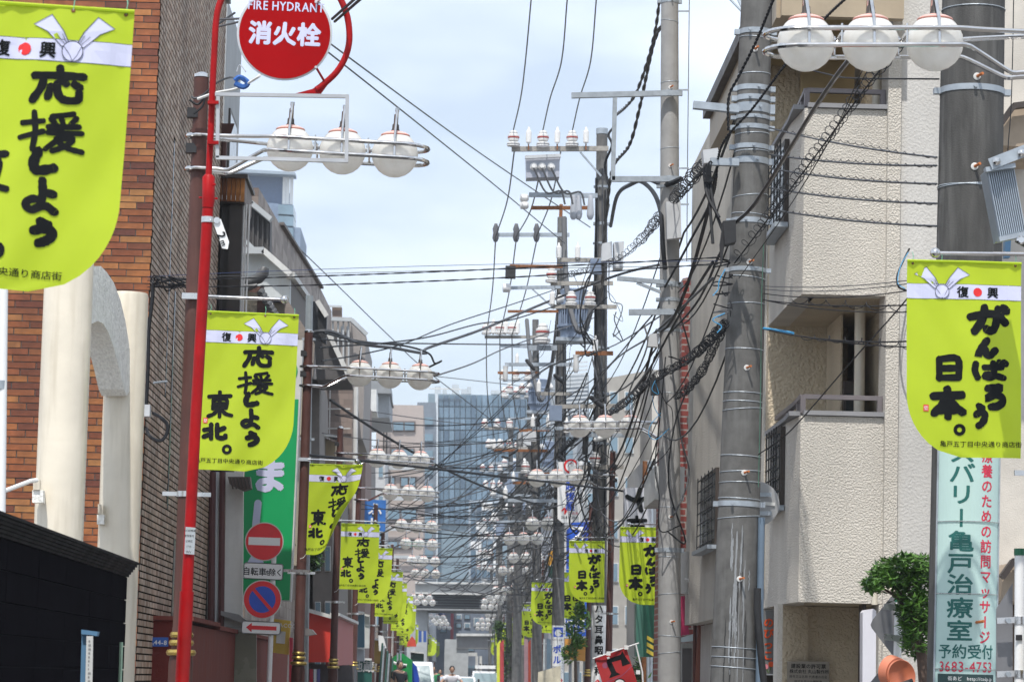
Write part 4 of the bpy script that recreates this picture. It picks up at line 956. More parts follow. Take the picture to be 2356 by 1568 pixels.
for y0, y1, z0, z1 in ((30.95, 32.0, ZP(1168,1800,31.5), ZP(990,1800,31.5)), (30.95, 32.2, ZP(520, 1830, 31.2), ZP(330, 1830, 31.2)), (38.5, 40.8, ZP(1255,1630,39), ZP(1080,1630,39)), (33.6, 35.0, ZP(1260,1700,34), ZP(1080,1700,34))):
    w = boxo('window', XS-.05, XS-.004, y0, y1, z0, z1, darkbr, sb); boxo('pane', XS-.056, XS-.05, y0+.06, y1-.06, z0+.08, z1-.06, glassd, w)
    for k in range(5): MB().bar((XS-.09, y0+.05+k*(y1-y0-.1)/4, z0), (XS-.09, y0+.05+k*(y1-y0-.1)/4, z1), .012, .012).build('bar', blk, w)
    for k in range(7): MB().bar((XS-.09, y0, z0+.05+k*(z1-z0-.1)/6), (XS-.09, y1, z0+.05+k*(z1-z0-.1)/6), .012, .012).build('bar', blk, w)
    MB().bar((XS-.08, y0-.05, z0-.03), (XS-.08, y1+.05, z0-.03), .14, .05).build('sill', galv, w)
# overhanging balcony beyond
boxo('side_balcony', XS-.45, XS-.02, 44.0, 46.4, ZP(1160, 1610, 45), ZP(1085, 1610, 45), whited, sb)
# ground floor
boxo('entrance_wall', P(1856,1500,31.6).x, 9, 31.6, 32, 0, z_gf, stuccos, sb)
boxo('entrance_pier', P(1788,1500,31).x, P(1800,1500,31).x, 31.0, 31.35, 0, z_gf, stucco, sb)
boxo('entrance_wall', P(1800,1500,31).x, P(1857,1500,31.6).x, 31.55, 31.7, 0, z_gf-.002, stuccos, sb)
boxo('dark_post', P(1984,1500,30.2).x, P(1992,1500,30.2).x, 30.2, 30.5, 0, z_gf-.004, darkbr, sb)
boxo('ground_wall', XS+.2, XS+.4, 33.6, YS1-.21, 0, z_gf-.01, whited, sb)
boxo('pier', P(2016,1500,30).x+.02, XR-.001, 29.98, 30.5, 0, z_gf-.006, stucco, sb)
# company plate
cpz = empty('company_plate', P(1860, 1568, 31.5), 'engraved metal licence plate on the shaded stucco wall', 'sign')
panelP('plate', [(1812,1520),(1908,1521),(1906,1640),(1811,1640)], 31.50, .03, mat('plate_bronze', (.30, .27, .23), .4, .5, var=.15), cpz)
fl = Flat(); k = 31.56/7000
fl.text('建設業の許可票', 48*k, 10*k, .052, 0, 1, .012, pitch=1.0); fl.text('株式会社 丸山製作所', 50*k, 22*k, .044, 0, 1, .010)
for i, tx in enumerate(['商号又は名称 代表者の氏名', '許可を受けた建設業', '許可番号 東京都知事', '許可年月日']): fl.text(tx, 48*k, (34+i*11)*k, .032, 0, 1, .004)
fl.build('lettering', [ink], planemap(P(1812, 1520, 31.495), (1,0,-.0), (0,0,-1)), cpz)
# light-up sign with orange hiragana
os_ = empty('bar_sign', P(1765, 1568, 33), 'grey vertical shop sign with orange hiragana and painted flowers', 'shop sign')
panelP('sign_box', [(1744,1404),(1788,1402),(1787,1549),(1741,1550)], 33.0, .3, mat('sign_greyface', (.20, .20, .20), .35), os_)
org = mat('ink_orange', (.80, .10, .02), .5)
fl = Flat(); k = 33/7000
for i, chh in enumerate('のびっこ'): fl.text(chh, 25*k, (26+i*25)*k, 24*k, 0, 1, .03)
fl.disc(20*k, 127*k, 6*k, 1, 1, 12); fl.disc(32*k, 121*k, 6.5*k, 0, 1, 12); fl.stroke([(22*k,133*k),(26*k,141*k)], .008, 2, 1); fl.stroke([(32*k,128*k),(28*k,138*k)], .008, 2, 1)
fl.build('print', [org, mat('ink_pink', (.75, .25, .3), .5), leaf_m], planemap(P(1744, 1404, 32.995), (1,0,0), (0,0,-1)), os_)
fl = Flat(); fl.text('居酒屋', 0, 0, .12, 0, 1, .02, vertical=True, pitch=1.5)
panelP('side_sign', [(1738,1452),(1748,1452),(1746,1590),(1736,1590)], 32.4, .1, mat('sign_greyface2', (.45,.5,.6), .4), os_); fl.build('side_print', [org], planemap(P(1743, 1500, 32.39), (1,0,0), (0,0,-1)), os_)
panelP('base_box', [(1742,1552),(1788,1552),(1787,1700),(1741,1700)], 33.1, .3, darkbr, os_)

# beige house at the far right edge
bh = empty('beige_house', P(2330, 1568, 27), 'pale beige rendered house with brown eaves at the right edge', 'building')
boxo('wall', P(2300,600,27.5).x, 10, 27.5, 33, 0, 11, mat('beige_render', (.56, .52, .46), .8, bump=.6, bs=70, bd=.006), bh)
for y0, nm in ((245, 'eave'), (1290, 'awning')):
    m = MB().hexa([P(2306, y0+90, 26.3), P(2420, y0+95, 26.3), P(2420, y0-5, 26.3), P(2330, y0+3, 26.3), P(2306, y0+35, 26.3)], [p+V((0, 1.15, 0)) for p in (P(2306, y0+90, 26.3), P(2420, y0+95, 26.3), P(2420, y0-5, 26.3), P(2330, y0+3, 26.3), P(2306, y0+35, 26.3))])
    m.build(nm, mat('eave_beige', (.38, .30, .22), .7, var=.2), bh)
    MB().bar(P(2304, y0+38, 26.2), P(2331, y0, 26.2), .1, .05).build('eave_edge', darkbr, bh); MB().bar(P(2330, y0, 26.2), P(2420, y0-12, 26.2), .1, .05).build('eave_edge', darkbr, bh)
panelP('blue_frame', [(2313,540),(2327,540),(2324,592),(2312,592)], 27.3, .1, bluesteel, bh)
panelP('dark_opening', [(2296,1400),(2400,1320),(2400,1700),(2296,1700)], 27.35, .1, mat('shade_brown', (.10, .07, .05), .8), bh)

# ================================================================== right: buildings further down
rbk = brick_tex('red_brick', (.19, .035, .03), (.24, .05, .04), (.30, .27, .25), .24, .10, ms=.012)
r2 = empty('red_brick_building', P(1590, 1568, 45), 'slim red brick building corner behind the pale concrete pole', 'building')
panelP('wall', [(1571,640),(1632,630),(1632,1700),(1552,1700)], 46, 5, rbk, r2)
for y in (715, 805, 880, 1015): MB().bar(P(1575, y, 45.7), P(1606, y, 45.7), .06, .08).build('bracket', mat('red_steel', (.16, .04, .035), .6), r2)
MB().bar(P(1600, 1033, 44.5), P(1660, 1018, 44.5), .9, .05).build('awning', blk, r2)
r3 = empty('white_shop_building', P(1500, 1568, 58), 'white shop building behind the right banner, with vertical pipes', 'building')
panelP('wall', [(1478,1060),(1556,1050),(1556,1700),(1475,1700)], 60, 5, mat('offwhite_wall', (.55, .55, .54), .7, var=.12), r3)
for i, x in enumerate((1484, 1493, 1500)): MB().tube([P(x, 1060, 59.6), P(x-3, 1700, 59.6)], .035 if i else .05, 8).build('pipe', (rust, galv, galv)[i], r3, True)
panelP('upper_wall', [(1500,850),(1540,850),(1540,1080),(1500,1080)], 64, 4, mat('cream_wall', (.55, .52, .47), .7), r3)
bs_ = empty('brush_sign', P(1470, 1568, 57), 'pale grey sign box with a thick black brush character above the banner', 'shop sign')
panelP('sign_box', [(1437,1122),(1498,1120),(1498,1330),(1436,1330)], 57, .4, mat('sign_lilac', (.50, .50, .53), .5), bs_)
fl = Flat(); k = 57/7000
for st in ([(4,62),(40,50),(96,64)], [(60,98),(52,60),(66,8)]): fl.stroke([((x-50)*.52*k, (50-y)*.52*k) for x, y in st], 11*k, 0, 1, .12)
fl.brush('東', 0, 62*k, 54*k, 0, 1, 15); fl.build('lettering', [ink], planemap(P(1467, 1150, 56.99), (1,0,-.05), (0,0,-1)), bs_)
gg = empty('dark_green_sign', P(1490, 1568, 56), 'dark green shop sign box with yellow diagonal bars below the banner', 'shop sign')
panelP('sign_face', [(1480,1385),(1530,1385),(1530,1510),(1480,1510)], 55, .5, mat('deep_green', (.01, .075, .05), .4), gg)
panelP('sign_side', [(1464,1388),(1480,1385),(1480,1510),(1463,1508)], 55.02, .5, mat('mid_green', (.06, .17, .13), .4), gg)
fl = Flat(); k = 55/7000
for i in range(3): fl.poly([(4*k, (75+i*15)*k), (4*k, (84+i*15)*k), (30*k, (98+i*15)*k), (30*k, (89+i*15)*k)], 0, 1)
fl.build('yellow_bars', [mat('ink_yellow', (.55, .42, .05), .5)], planemap(P(1486, 1385, 54.99), (1,0,0), (0,0,-1)), gg)
# tall blue sign, orange awning
bl = empty('tall_blue_sign', P(1330, 1568, 96), 'tall blue upright shop sign with white katakana behind the banners', 'shop sign')
panelP('sign_box', [(1298,1198),(1352,1196),(1350,1466),(1296,1466)], 97, .5, whited, bl)
panelP('sign_face', [(1304,1202),(1352,1200),(1350,1462),(1301,1462)], 96.98, .015, mat('royal_blue', (.015, .09, .50), .4), bl)
fl = Flat(); k = 97/7000; 
for i, c in enumerate('スターポ'): fl.text(c, 0, (i*70-190)*k, 48*k, 0, 1, .02)
fl.build('lettering', [white], planemap(P(1326, 1418, 96.96), (1,0,0), (0,0,-1)), bl)
panelP('sign_edge', [(1344,1196),(1362,1190),(1362,1330),(1344,1330)], 90, .4, mat('navy_sign', (.02, .05, .35), .4), bl)
oa = empty('orange_awning', P(1320, 1568, 98), 'orange fabric awning under the tall blue sign', 'awning')
panelP('awning_cloth', [(1300,1468),(1352,1468),(1352,1520),(1300,1514)], 98.5, 1.2, mat('orange_cloth', (.55, .25, .04), .7), oa)
for x in (1312, 1330, 1345): MB().tube([P(x, 1520, 99), P(x, 1600, 99)], .05, 6).build('post', galv, oa)
# shopfront blocks on the right, far
def far_block(name, label, pts, Y, d, m, rows=0, cols=0, wm=None, cat='building', mar=.2):
    t = empty(name, P((pts[0][0]+pts[1][0])/2, 1568, Y), label, cat)
    panelP('wall', pts, Y, d, m, t)
    (xa, ya), (xb, yb) = pts[0], pts[2]
    for r in range(rows):
        for c in range(cols):
            x0 = xa+(xb-xa)*(c+mar)/cols; x1 = xa+(xb-xa)*(c+1-mar)/cols; y0 = ya+(yb-ya)*(r+.3)/rows; y1 = ya+(yb-ya)*(r+.75)/rows
            w = panelP('window', [(x0,y0),(x1,y0),(x1,y1),(x0,y1)], Y-.06, .08, whited, t)
            e = (x1-x0)*.1; panelP('pane', [(x0+e,y0+e),(x1-e,y0+e),(x1-e,y1-e),(x0+e,y1-e)], Y-.08, .02, wm or glassb, w)
    return t
# ================================================================== far buildings
far_block('blue_grey_tower', 'tall blue-grey apartment tower far behind the left roofs', [(540,392),(652,400),(652,620),(540,620)], 330, 20, mat('tower_blue', (.11, .16, .26), .7), 0, 0)
tw = bpy.data.objects['blue_grey_tower']
panelP('roof', [(540,388),(679,396),(679,402),(540,396)], 328, 3, mat('tower_roof', (.30, .36, .42), .6), tw)
panelP('lower_wall', [(540,462),(640,468),(640,700),(540,700)], 329.5, .4, mat('tower_mid', (.18, .24, .34), .7), tw)
panelP('stair_wall', [(652,520),(692,524),(688,640),(652,640)], 329, 14, mat('tower_mid2', (.20, .26, .35), .7), tw)
for i, x in enumerate((655, 663, 672)): MB().bar(P(x, 400, 330), P(x-2, 470, 330), .35, .35).build('column', white, tw)
for i in range(3): panelP('glass_bay', [(640,470+i*26),(675,472+i*26),(675,494+i*26),(640,492+i*26)], 328.5, 6, glassb, tw)
bcl = empty('balcony_washing', P(668, 1568, 100), 'small roof balcony with blue and pink washing on its dark rail', 'balcony')
pts = [(648,572),(678,582),(677,622),(668,606)]
panelP('railing', pts, 100, .3, mat('wash_blue', (.06, .09, .30), .7, var=.6, vs=8), bcl); panelP('washing', [(648,566),(672,572),(672,585),(652,580)], 99.8, .1, mat('wash_pink', (.45, .32, .45), .8, var=.4, vs=9), bcl)
MB().bar(P(645, 548, 99.9), P(668, 562, 99.9), .04, .04).build('rail', galv, bcl); MB().bar(P(677, 584, 99.7), P(677, 624, 99.7), .06, .06).build('corner_post', blk, bcl)
far_block('grey_dormer_building', 'grey building with a mansard roof behind the globes of the second lamp', [(838,868),(896,868),(896,960),(838,960)], 165, 10, mat('grey_far', (.30, .32, .34), .7), 0, 0)
gdb = bpy.data.objects['grey_dormer_building']; panelP('roof', [(832,868),(842,867),(888,870),(900,905),(832,902)], 164, 9, mat('mansard', (.24, .25, .26), .7), gdb)
panelP('white_block', [(842,895),(866,895),(866,946),(842,944)], 150, 4, whited, gdb)
hb = far_block('beige_flat_block', 'beige flat roofed block with dark windows in the middle distance', [(866,930),(974,932),(974,1500),(860,1500)], 205, 15, mat('far_beige', (.42, .36, .33), .75, var=.06), 0, 0)
for (x0, y0, x1, y1) in ((902,968,956,992),(898,1030,954,1050),(880,1096,910,1120),(920,1096,958,1120),(880,1170,960,1196),(880,1240,950,1262)):
    w = panelP('window', [(x0,y0),(x1,y0),(x1,y1),(x0,y1)], 204.9, .2, mat('win_brown', (.13, .10, .09), .6), hb); panelP('pane', [(x0+3,y0+3),((x0+x1)/2-1,y0+3),((x0+x1)/2-1,y1-3),(x0+3,y1-3)], 204.8, .05, glassb, w)
    panelP('pane', [((x0+x1)/2+2,y0+3),(x1-3,y0+3),(x1-3,y1-3),((x0+x1)/2+2,y1-3)], 204.8, .05, glassb, w)
for x in (884, 890): MB().bar(P(x, 930, 204), P(x-2, 1100, 204), .12, .12).build('drainpipe', darkbr, hb)
for y in (1075, 1145, 1215, 1280): MB().bar(P(862, y, 204.6), P(974, y+2, 204.6), .12, .25).build('floor_line', concg, hb)
tb = far_block('white_tile_flats', 'white flats with small windows left of the beige block', [(846,1040),(886,1040),(886,1500),(842,1500)], 180, 10, mat('white_tile', (.48, .48, .48), .6, var=.1), 6, 2)
sh = far_block('slate_block', 'slate grey slab block between the beige block and the glass tower', [(960,925),(1003,925),(1003,1520),(955,1520)], 260, 15, mat('slate_far', (.18, .21, .25), .7), 0, 0)
for y in range(960, 1400, 38): panelP('window', [(974,y),(996,y),(996,y+16),(974,y+16)], 259.8, .2, glassb, sh)
gt = empty('glass_tower', P(1100, 1568, 320), 'wide pale blue glass curtain wall building closing the view', 'building')
panelP('core', [(985,905),(1300,912),(1300,1600),(985,1600)], 323, 25, mat('tower_core', (.20, .27, .32), .6), gt)
gl1 = [mat('curtain_a', (.09, .155, .22), .15, var=.2, vs=.3, spec=1), mat('curtain_b', (.14, .22, .30), .15, var=.2, vs=.3, spec=1), mat('curtain_c', (.06, .11, .17), .15, var=.2, vs=.3, spec=1)]
xs = [1008+i*12.6 for i in range(23)]; yy = [908+i*27 for i in range(19)]
for i in range(22):
    for j in range(11):
        panelP('pane', [(xs[i]+.8,yy[j]+1.2),(xs[i+1]-.8,yy[j]+1.2),(xs[i+1]-.8,yy[j+1]-1.2),(xs[i]+.8,yy[j+1]-1.2)], 322.6, .3, gl1[R2.choice((0,0,1,1,2))], gt)
panelP('corner_mullion', [(1001,905),(1008,905),(1006,1560),(999,1560)], 321, 2, mat('mullion_white', (.55, .60, .64), .4), gt)
for x, w, h in ((1000,14,18),(1018,10,10),(1040,16,22),(1062,12,12),(1075,9,17),(1130,20,9)):
    panelP('roof_plant', [(x,906-h),(x+w,906-h),(x+w,906),(x,906)], 326, 3, mat('plant_grey', (.45, .48, .50), .6), gt)
MB().bar(P(985, 893, 322), P(1060, 895, 322), .12, .12).build('roof_rail', whited, gt)
wt = empty('white_glazed_building', P(1130, 1568, 280), 'pale glazed block with white frames under the cable tangle', 'building')
panelP('wall', [(1080,1150),(1150,1150),(1150,1560),(1080,1560)], 282, 10, mat('pale_far', (.40, .46, .52), .5), wt)
for i in range(5):
    for j in range(9):
        panelP('pane', [(1083+i*13,1156+j*22),(1094+i*13,1156+j*22),(1094+i*13,1173+j*22),(1083+i*13,1173+j*22)], 281.8, .2, gl1[R2.choice((0,1,2))] if R2.random() < .7 else white, wt)
lv = empty('louvred_white_block', P(1330, 1568, 240), 'pale grey block with fine horizontal louvres behind the transformer poles', 'building')
panelP('wall', [(1270,865),(1355,862),(1355,1560),(1265,1560)], 242, 12, mat('pale_grey_far', (.30, .33, .36), .6), lv)
for i in range(14): MB().bar(P(1296, 836+i*9, 241), P(1352, 832+i*9, 241), .1, .12).build('louvre', mat('louvre_far', (.55, .58, .60), .6), lv)
for i in range(3):
    for j in range(9):
        panelP('window', [(1272+i*28,985+j*50),(1290+i*28,985+j*50),(1290+i*28,1012+j*50),(1272+i*28,1012+j*50)], 241.9, .2, glassb, lv)
crb = far_block('cream_gabled_block', 'cream walled block seen between the two right concrete poles', [(1395,870),(1500,850),(1500,1560),(1390,1560)], 120, 10, mat('cream_far', (.34, .32, .29), .7, var=.08), 7, 3)
cgb = far_block('grey_panel_block', 'light grey panelled block behind the cream one, left of the concrete pole', [(1345,960),(1400,950),(1400,1560),(1340,1560)], 150, 8, mat('grey_panel', (.24, .26, .28), .7, var=.1), 8, 2)
for i, (x0, x1, y0, Y, c, nm) in enumerate(((1225,1275,1235,190,(.30,.30,.31),'grey'),(1262,1300,1180,170,(.24,.25,.28),'slate'),(1195,1235,1330,230,(.34,.31,.28),'taupe'),(1165,1205,1385,260,(.33,.34,.36),'ash'),(1290,1345,1120,140,(.38,.36,.33),'sandy'))):
    far_block('row_house', f'small {nm} shop house along the right side, {["fourth","third","fifth","sixth","second"][i]} row from the camera', [(x0,y0),(x1,y0-6),(x1,1600),(x0,1600)], Y, 12, mat('row_'+nm, c, .75, var=.15), 6, 2)
for i, (x0, x1, y0, Y, c, nm) in enumerate(((842,880,1310,140,(.22,.19,.17),'dark brown'),(870,905,1335,160,(.36,.33,.29),'tan'),(895,930,1360,185,(.25,.26,.28),'grey'),(925,962,1400,215,(.38,.37,.35),'pale'),(955,985,1425,250,(.26,.22,.20),'umber'),(720,765,1090,75,(.17,.15,.14),'sooty'),(790,848,1010,120,(.27,.25,.24),'stone'))):
    far_block('row_house', f'{nm} shop house on the left behind the lime banners', [(x0,y0),(x1,y0+6),(x1,1600),(x0,1600)], Y, 12, mat('rowl_'+nm.replace(' ','_'), c, .75, var=.15), 4, 2)
# left blue sign behind lamps
bs2 = empty('blue_hanging_sign', P(865, 1568, 105), 'square blue sign with white hiragana behind the third left lamp', 'shop sign')
panelP('sign_face', [(840,1148),(888,1150),(886,1222),(838,1220)], 92, .4, mat('sky_blue_sign', (.04, .17, .50), .4), bs2)
fl = Flat(); fl.text('ふ', 0, 0, .42, 0, 1, .02); fl.text('し', 0, .45, .42, 0, 1, .02); fl.build('lettering', [white], planemap(P(863, 1170, 91.97), (1,0,0), (0,0,-1)), bs2)

# railway bridge and the farther one
rbg = empty('railway_bridge', P(1050, 1568, 200), 'grey railway bridge with dark ribbed girder crossing the street', 'bridge')
panelP('parapet', [(955,1342),(1230,1346),(1230,1366),(955,1361)], 200, 1, mat('bridge_grey', (.30, .31, .32), .7, var=.15, vs=1), rbg)
panelP('upper_ledge', [(955,1337),(1230,1341),(1230,1345),(955,1341)], 199.7, .4, whited, rbg); panelP('lower_ledge', [(955,1361),(1230,1366),(1230,1370),(955,1365)], 199.5, .5, whited, rbg)
panelP('girder', [(955,1365),(1230,1370),(1230,1402),(955,1398)], 200.2, 8, mat('girder_dark', (.055, .06, .07), .6), rbg)
for i in range(5): MB().bar(P(955, 1369+i*6.3, 200.1), P(1230, 1374+i*6.3, 200.1), .12, .06).build('rib', mat('rib_grey', (.13, .14, .15), .6), rbg)
panelP('bottom_flange', [(955,1398),(1230,1402),(1230,1406),(955,1402)], 199.6, 9, mat('flange_grey', (.28, .29, .30), .6), rbg)
for x in (950, 1232): MB().box(P(x,1400,201).x-1, P(x,1400,201).x+1, 200.3, 208, 0, P(x,1402,201).z).build('abutment', concg, rbg)
rb2 = empty('far_canopy_bridge', P(1080, 1568, 255), 'farther low grey bridge deck seen under the railway bridge', 'bridge')
panelP('deck', [(1050,1462),(1180,1462),(1180,1492),(1050,1490)], 255, 6, mat('deck_grey', (.26, .26, .27), .7), rb2); panelP('rail', [(1050,1456),(1180,1457),(1180,1462),(1050,1462)], 254.5, .5, whited, rb2)
for x in (1045, 1182): MB().box(P(x,1480,332).x-1, P(x,1480,332).x+1, 255.2, 261, 0, P(x,1490,332).z).build('pier', concg, rb2)
gh = empty('far_station_front', P(1070, 1568, 275), 'grey hall with a wide framed entrance closing the end of the street', 'building')
panelP('wall', [(1000,1405),(1150,1405),(1150,1640),(1000,1640)], 275, 3, mat('hall_grey', (.15, .18, .23), .7, var=.3, vs=.8), gh)
panelP('red_banner', [(1037,1405),(1044,1405),(1043,1500),(1036,1500)], 274, .2, mat('far_red', (.30, .04, .06), .6), gh)
panelP('lintel', [(1028,1500),(1098,1500),(1098,1508),(1028,1508)], 273.5, .6, whited, gh)
for x in (1030, 1094, 1103): panelP('pillar', [(x,1508),(x+6,1508),(x+6,1640),(x,1640)], 273.5, .6, whited, gh)
for i in range(5): panelP('door_pane', [(1050+i*9,1530),(1057+i*9,1530),(1057+i*9,1640),(1050+i*9,1640)], 274.8, .15, glassb, gh)

for i, (x0, y0, x1, y1) in enumerate(((1048,1412,1062,1424),(1068,1412,1082,1424),(1048,1432,1062,1444),(1068,1432,1082,1444),(1012,1415,1028,1430),(1012,1440,1028,1455),(1090,1420,1104,1440),(1060,1486,1092,1498))):
    w = panelP('window', [(x0,y0),(x1,y0),(x1,y1),(x0,y1)], 274.9, .1, whited if i % 3 == 0 else darkbr, gh); panelP('pane', [(x0+1.5,y0+1.5),(x1-1.5,y0+1.5),(x1-1.5,y1-1.5),(x0+1.5,y1-1.5)], 274.85, .04, glassb, w)
panelP('blue_sign', [(1012,1402),(1024,1402),(1024,1412),(1012,1412)], 274.8, .1, mat('far_blue', (.02,.06,.30), .6), gh)
# ================================================================== left: awnings and stalls
ra = empty('red_awning', P(750, 1568, 64), 'bright red boxy fabric awning with a pale painted sheen on its street side', 'awning')
ry = mat('awning_red', (.58, .035, .02), .65, var=.06); rs_ = mat('awning_sheen', (.42, .12, .11), .65, var=.08, stretch=(1,8,1))  # side cloth is the same red, its street-side sheen put into the colour
MB().hexa([P(708,1522,66), P(768,1522,66), P(768,1424,66), P(708,1404,66)], [P(708,1522,70), P(768,1522,70), P(768,1424,70), P(708,1404,70)]).build('front_cloth', ry, ra)
MB().hexa([P(769,1530,66.1), P(812,1528,70), P(813,1432,70), P(769,1412,66.1)], [P(769,1530,66.1)+V((-.2,.4,0)), P(812,1528,70)+V((-.2,.4,0)), P(813,1432,70)+V((-.2,.4,0)), P(769,1412,66.1)+V((-.2,.4,0))]).build('side_cloth', rs_, ra)
MB().bar(P(706, 1402, 65.9), P(770, 1420, 65.9), .12, .08).build('top_edge', whited, ra); MB().bar(P(770, 1412, 66), P(815, 1432, 70), .2, .06).build('top_edge', whited, ra)
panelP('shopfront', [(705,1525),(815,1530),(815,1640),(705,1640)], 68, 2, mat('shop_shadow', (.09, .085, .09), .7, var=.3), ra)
for x, c in ((712,(.35,.02,.04)),(722,(.55,.55,.58)),(728,(.10,.10,.28))):
    tag(panelP('nobori_flag', [(x,1538),(x+8,1538),(x+8,1640),(x,1640)], 63, .05, mat('flag%d' % x, c, .7)), {712:'narrow crimson shop flag',722:'narrow white shop flag',728:'narrow navy shop flag'}[x]+' under the red awning', 'flag', 'shop flags')
gbx = empty('gutter_bracket', P(720, 1568, 60), 'small dark grey eave box projecting right of the second left lamp pole', 'eave')
panelP('eave_box', [(700,1443),(718,1447),(727,1458),(700,1462)], 47, .4, mat('eave_grey', (.16, .15, .15), .6), gbx)
ysn = empty('yellow_shop_sign', P(650, 1568, 50), 'yellow shop sign and red noticeboard behind the white sign post', 'shop sign')
panelP('sign_face', [(630,1422),(668,1427),(664,1505),(628,1500)], 49, .2, mat('sign_yellow', (.62, .42, .06), .5), ysn); panelP('paper', [(637,1450),(657,1452),(655,1480),(635,1478)], 48.98, .015, whited, ysn)
fl = Flat(); fl.text('TOBACCO', 0, 0, .09, 0, 1, .01); fl.build('lettering', [white], planemap(P(648, 1437, 48.97), (1,0,-.05), (0,0,-1)), ysn)
panelP('red_strip', [(666,1465),(674,1466),(672,1640),(664,1640)], 48.9, .1, mat('strip_red', (.5, .03, .06), .5), ysn)
for i, (x0,x1,y0,y1,Y,c,nm,lb) in enumerate(((815,838,1408,1488,82,(.06,.13,.18),'teal_box_sign','teal vertical sign box under the lime banners'),(838,850,1415,1490,90,(.55,.56,.55),'white_strip_sign','slim white vertical sign beside the teal box sign'),
   (852,882,1470,1525,96,(.30,.18,.04),'ochre_awning','ochre sloping awning between two brown lamp poles'),(818,838,1490,1520,84,(.40,.42,.45),'grey_sign_box','grey sign box under the teal sign'),
   (812,855,1515,1600,86,(.01,.10,.08),'green_shop_curtain','deep green shop curtain with pale marks'),(945,975,1500,1560,150,(.015,.05,.04),'dark_green_awning','dark green awning beyond the green tarpaulin'))):
    t = empty(nm, P((x0+x1)/2, 1568, Y), lb, 'awning' if 'awning' in nm else 'shop sign')
    mm = mat(nm, c, .6, var=.15)
    panelP('face', [(x0,y0),(x1,y0+3),(x1,y1),(x0,y1)], Y, .5, mm, t); MB().bar(P(x0, y0-2, Y-.1), P(x1, y0+1, Y-.1), .15, .06).build('top_trim', whited, t)
    if 'curtain' in nm:
        fl = Flat(); fl.text('地蔵', 0, 0, .32, 0, 1, .02); fl.build('lettering', [whited], planemap(P(835, 1532, Y-.03), (1,0,0), (0,0,-1)), t)
gtp = empty('green_tarpaulin_stall', P(920, 1568, 96), 'market stall under a bright green tarpaulin with a blue sheet beside it', 'stall')
grn = mat('tarp_green', (.01, .30, .07), .45, var=.15, transl=.2); blt = mat('tarp_blue', (.01, .06, .42), .4, var=.15, transl=.1)
A = [(893,1520),(912,1505),(926,1502),(948,1518),(947,1700),(885,1700)]
MB().prism(list(reversed(quadP(A, 96))), (0, 2.5, 0)).build('green_sheet', grn, gtp)
MB().prism(list(reversed(quadP([(946,1519),(958,1532),(964,1560),(962,1700),(946,1700)], 97))), (0, 2, 0)).build('blue_sheet', blt, gtp)
MB().tube([P(898,1520,95.8), P(915,1527,95.8), P(936,1530,95.8)], .05, 6).build('pale_pole', whited, gtp); MB().tube([P(905,1545,95.7), P(934,1531,95.7)], .05, 6).build('dark_pole', blk, gtp)
for x in (915, 922): MB().tube([P(x, 1500, 95.9), P(x-4, 1700, 95.9)], .03, 6).build('stall_leg', galv, gtp)
st = empty('stacked_ladders', P(880, 1568, 92), 'dark folded frames and poles leaning together left of the green tarpaulin', 'frame')
for i in range(7): MB().tube([P(862+i*5, 1700, 92), P(880+i*4, 1478+i*6, 92.3)], .03, 6).build('leaning_pole', (mat('pole_green', (.03,.10,.08), .6), galv, darkbr)[i % 3], st)
wc = tag(panelP('white_cloth', [(870,1460),(882,1462),(892,1500),(872,1496)], 93, .1, white), 'white cloth hung like a small triangle under the lime banners', 'cloth')
rp_ = tag(panelP('red_parasol', [(938,1476),(948,1462),(956,1472),(958,1486),(936,1486)], 145, .6, mat('parasol_red', (.6, .06, .03), .6)), 'small red parasol top behind the left lime banners', 'parasol')
vs_ = empty('grey_upright_sign', P(958, 1568, 150), 'pale grey upright sign beyond the banners with blue panels beside it', 'shop sign')
panelP('sign_face', [(944,1446),(956,1446),(955,1505),(943,1505)], 150, .3, mat('sign_pale', (.45, .46, .50), .5), vs_)
for x in (963, 974): panelP('blue_panel', [(x,1450),(x+7,1450),(x+7,1476),(x,1476)], 155, .2, mat('panel_blue', (.04, .10, .35), .5), vs_)

